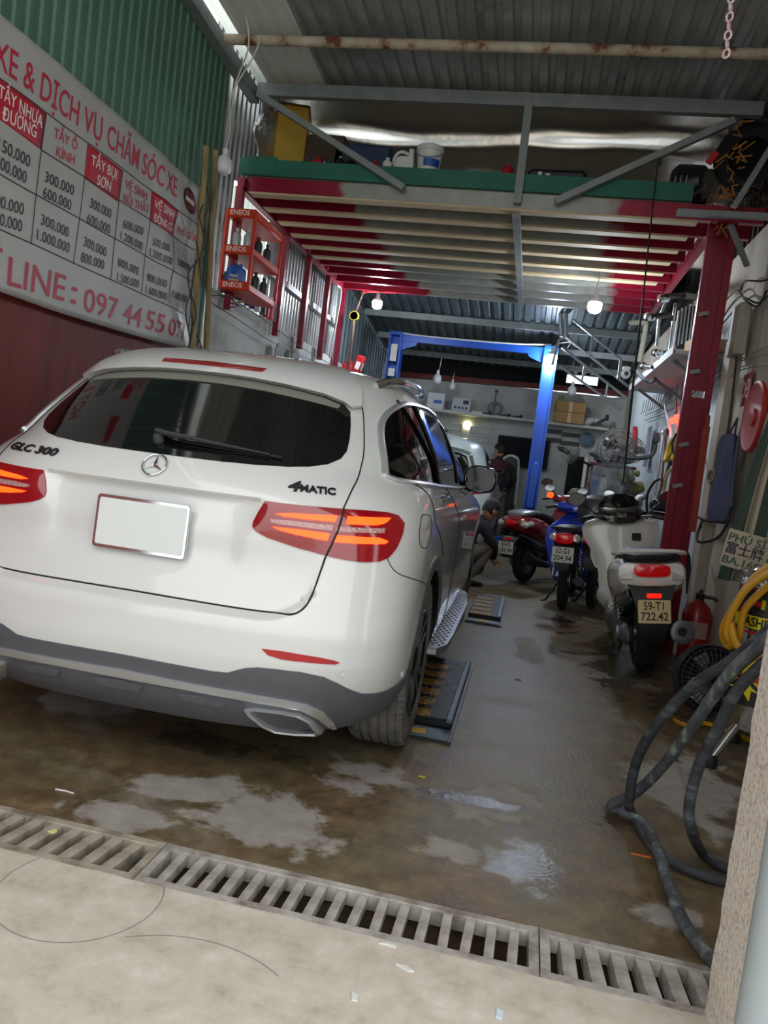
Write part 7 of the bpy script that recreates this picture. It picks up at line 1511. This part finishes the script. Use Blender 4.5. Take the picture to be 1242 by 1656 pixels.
def fan(P, r_, yaw, pitch, label, base=True):
    t = thing('fan', label, 'fan', tuple(P), rot=(pitch, 0, yaw)); A = rotm(PI / 2, 0, 0); b = MB()
    for q in (.25, .6, .85, 1.0): b.torus(r_ * q, .005, 30, 5, A @ Matrix.Translation((0, 0, .08 - .05 * q * q)))
    for k in range(28): a = 2 * PI * k / 28; b.tube([A @ Vector((r_ * q * math.cos(a), r_ * q * math.sin(a), .08 - .05 * q * q)) for q in (.15, .6, 1.0)] + [A @ Vector((r_ * .7 * math.cos(a), r_ * .7 * math.sin(a), -.08))], .003, 4)
    b.build('cage', mat('dusty_cage', '#7d7a76', .5, .3), t); b = MB(); b.lathe([(r_ * .18, -.2), (r_ * .3, -.16), (r_ * .3, -.05), (.02, -.03)], 18, A); b.build('motor', M_BLKP, t)
    for k in range(3): b = MB(); a = 2 * PI * k / 3; b.add([A @ Vector((q * math.cos(a + d), q * math.sin(a + d), z)) for q, d, z in ((.04, -.35, -.02), (r_ * .85, -.3, -.03), (r_ * .85, .4, .03), (.04, .35, .02))], [(0, 1, 2, 3)]); o = b.build('blade', M_GRYP, t, smooth=0); md = o.modifiers.new('s', 'SOLIDIFY'); md.thickness = .004
    return t
P = onY(994, 722, 9.0); t = fan(P, .22, .4, .3, 'large dusty caged fan above the tool trolley'); b = MB(); b.tube([(0, .12, 0), (.02, .15, -.25)], .02, 8); b.tube([WM[t].inverted() @ Vector((.92, 9.75, 1.5)), (.02, .15, -.2)], .018, 8); b.build('stem', M_BLKP, t)
P = onY(924, 735, 9.6); t = fan(P, .11, 1.1, .4, 'small clip fan left of the large dusty fan'); b = MB(); b.tube([(0, .1, 0), WM[t].inverted() @ Vector((.72, 9.85, 1.45))], .014, 6); b.build('stem', M_BLKP, t)
P = onY(1026, 728, 9.75); t = fan(P, .15, -.6, .1, 'second caged fan just right of the large dusty fan'); b = MB(); b.tube([(0, .12, 0), WM[t].inverted() @ Vector((1.1, 9.9, 1.5))], .016, 6); b.build('stem', M_BLKP, t)
b = MB(); b.tube(crom([onY(1003, 735, 8.8), onY(1015, 740, 8.7), onY(1045, 740, 8.7), onY(1058, 730, 8.7), onY(1060, 712, 8.7)], 6), .022, 8); b.box(onY(1061, 708, 8.7), (.07, .07, .11), .01); b.tube([onY(1003, 735, 8.8), (1.0, 9.66, 1.50)], .02, 8); single('work_lamp', b, mat('grey_black_tube', '#3a3d40', .5), 'black jointed work lamp arm curving up beside the fans', 'lamp')
b = MB(); b.tube([onX(1027, 692, 1.41), onX(1026, 722, 1.41)], .035, 12); single('red_tube', b, M_REDP, 'upright red tube against the right wall behind the fans', 'tube')
b = MB(); p0, p1 = onX(1040, 690, 1.392), onX(1055, 760, 1.392); b.box(((p0 + p1) / 2), (.012, .3, .5)); o = single('wall_chart', b, mat('printed_chart', '#a9aab4', .7, var=.35, vscale=40, col2='#6a6480', stretch=(1, .2, 3)), 'pale printed chart on the right wall behind the work lamp', 'chart')
# hoses and long tools hung by the crimson post
for i, (x0, y0, x1, y1, r_, m, lb) in enumerate(((1072, 705, 1060, 800, .018, M_SATIN, 'pale long handled tool hanging left of the yellow hose coil'), (1078, 700, 1068, 795, .014, MATS['dusty_red_tray'], 'reddish long tool hanging left of the yellow hose coil'), (1085, 745, 1058, 820, .016, M_BLKP, 'black long tool slanting below the yellow hose coil'), (1098, 740, 1075, 815, .016, M_SATIN, 'pale rod slanting beside the crimson post'))):
    b = MB(); b.tube([onY(x0, y0, 8.3), onY(x1, y1, 8.1)], [r_, r_ * .7], 7); b.sphere(onY(x0, y0, 8.3), r_ * 1.8, 8, 6, (1, .6, 2)); single('long_tool', b, m, lb, 'tool')
b = MB(); b.tube(crom([onY(1100, 750, 7.2), onY(1080, 765, 7.2), onY(1072, 800, 7.2), onY(1062, 822, 7.2)], 5), [.016] * 15 + [.016], 8); single('cream_hose', b, mat('cream_hose', '#a39a68', .6), 'cream hose bent behind the white scooter handlebar', 'hose')
b = MB(); b.tube(crom([onY(1046, 830, 7.0), onY(1047, 800, 7.0), onY(1058, 780, 7.0), onY(1068, 775, 7.0)], 5), .012, 6); b.tube([onY(1046, 830, 7.0), onY(1044, 900, 7.0)], .012, 6); b.box(onY(1072, 818, 7.0), (.22, .14, .1), .03); b.box(onY(1075, 835, 7.0), (.3, .12, .06), .03); single('black_chair', b, M_BLKP, 'black framed chair back behind the white scooter', 'chair')
b = MB()
for k in range(26): p = onY(R.uniform(1008, 1040), R.uniform(765, 815), 9.0 + R.uniform(-.1, .1)); b.sphere(p, R.uniform(.025, .06), 7, 5, (R.uniform(.7, 1.4), 1, R.uniform(.7, 1.4)))
o = single('hanging_rags', b, mat('yellow_grey_rags', '#8a8a3c', .8, var=.7, vscale=9, col2='#3a3a40'), 'yellowish rags and gloves heaped between the trolley and right wall', 'rags'); o['kind'] = 'stuff'
b = MB(); b.box(onY(935, 815, 10.3), (.3, .25, .35), .05); b.sphere(onY(930, 800, 10.3), .09, 10, 8); o = single('yellow_bin', b, mat('dull_yellow_green', '#6a6a2a', .6, var=.5), 'dull yellow bin behind the blue motorcycle', 'bin')
# ---- floor: lift plates and litter
def lift_plate(x0, x1, y0, y1, label, n):
    t = thing('scissor_lift_plate', label, 'lift plate', ((x0 + x1) / 2, (y0 + y1) / 2, 0)); w_, l_ = x1 - x0, y1 - y0
    b = MB(); b.box((0, 0, .006), (w_, l_, .012)); b.build('pit_edge', M_BLKP, t, smooth=0)
    b = MB(); b.box((0, l_ * .065, .03), (w_ - .03, l_ * .85, .04), .004); dk_ = b.build('deck', mat('dark_steel_plate', '#23262e', .5, .4, var=.4, vscale=30), t)
    b = MB(); b.box((w_ / 2 - .03, l_ * .05, .055), (.03, l_ * .88, .02), .004); b.box((0, -l_ / 2 + .07, .016), (w_ - .03, .13, .010), .003); b.build('blue_rim', mat('worn_blue_paint', '#5f7480', .5, .2, var=.4), t)
    for k in range(n): y = -l_ * .32 + (l_ * .78) * k / n; b = MB(); b.box((-.04, y, .0515), (w_ * .55, l_ * .45 / n, .004)); b.build('yellow_stripe', mat('worn_yellow_stripe', '#b98a1c', .6, var=.8, vscale=45, col2='#2a2418'), t, smooth=0)
    b = MB(); b.box((w_ / 2 - .17, -l_ / 2 + .06, .0225), (.09, .06, .003)); b.build('yellow_stripe', mat('yellow_tape', '#c79a2c', .6), t, smooth=0)
    b = MB(); jr_ = random.Random(4)
    for k in range(90): x, y = jr_.uniform(-w_ / 2 + .03, w_ / 2 - .05), jr_.uniform(-l_ * .35, l_ * .45); b.box((x, y, .052), (.012, .006, .004), 0, rotm(0, 0, jr_.choice((.8, -.8))))
    q = b.build('grip_studs', M_STEEL, dk_, smooth=0); q['kind'] = 'stuff'
lift_plate(-.58, -.185, 3.42, 4.78, 'blue and yellow scissor lift plate beside the SUV rear wheel', 6)
lift_plate(-.36, -.06, 6.25, 7.5, 'grey scissor lift plate beside the SUV front wheel', 5)
def litter(name, px, py, pts, m, label, h=.004):
    p = onZ(px, py); b = MB(); b.prism([(x, y) for x, y in pts], h, Matrix.Translation((p.x, p.y, .0005))); return single(name, b, m, label, 'litter')
litter('leaf', 682, 1257, [(-.015, 0), (-.004, .008), (.012, .004), (.016, -.004), (.004, -.008)], mat('yellow_green_leaf', '#b3b31e', .6), 'tiny yellow green leaf on the floor behind the SUV')
litter('paper_scrap', 84, 1357, [(-.012, -.006), (.0, .012), (.012, .004), (.008, -.01)], mat('pale_yellow_paper', '#d8cf86', .7), 'pale yellow scrap lying on the left drain grate').location.z = .022
litter('twig', 1036, 1384, [(-.035, -.004), (-.03, .006), (.036, .003), (.034, -.006)], mat('orange_bark', '#c0692c', .7), 'orange bark sliver on the wet floor beside the black hose')
litter('string', 105, 1280, [(-.035, .0), (.0, .004), (.035, -.002), (.036, -.006), (.0, -.001), (-.034, -.005)], M_WHITEP, 'white bit of string on the floor at far left')
litter('paper_scrap', 628, 1530, [(-.025, -.003), (-.008, .008), (.022, .004), (.02, -.003), (-.006, .001)], M_WHITEP, 'white paper curl on the apron, nearest the drain')
litter('paper_scrap', 655, 1567, [(-.025, .006), (.0, .01), (.024, -.004), (.01, -.01), (-.01, .0)], M_WHITEP, 'white paper scrap in the middle of the apron litter')
litter('paper_scrap', 573, 1613, [(-.01, .014), (.008, .008), (.01, -.012), (-.004, -.014)], M_WHITEP, 'white torn paper bit lowest left on the apron')
litter('paper_scrap', 808, 1642, [(-.008, .016), (.008, .014), (.006, -.016), (-.008, -.012)], mat('pale_blue_paper', '#c8d8e0', .7), 'pale bluish paper bit at the bottom of the apron')
litter('leaf', 838, 1100, [(-.02, 0), (.0, .012), (.02, .002), (.0, -.01)], mat('dry_leaf', '#6a5a30', .8), 'small dry leaf on the wet floor near the white scooter')
flush_texts()
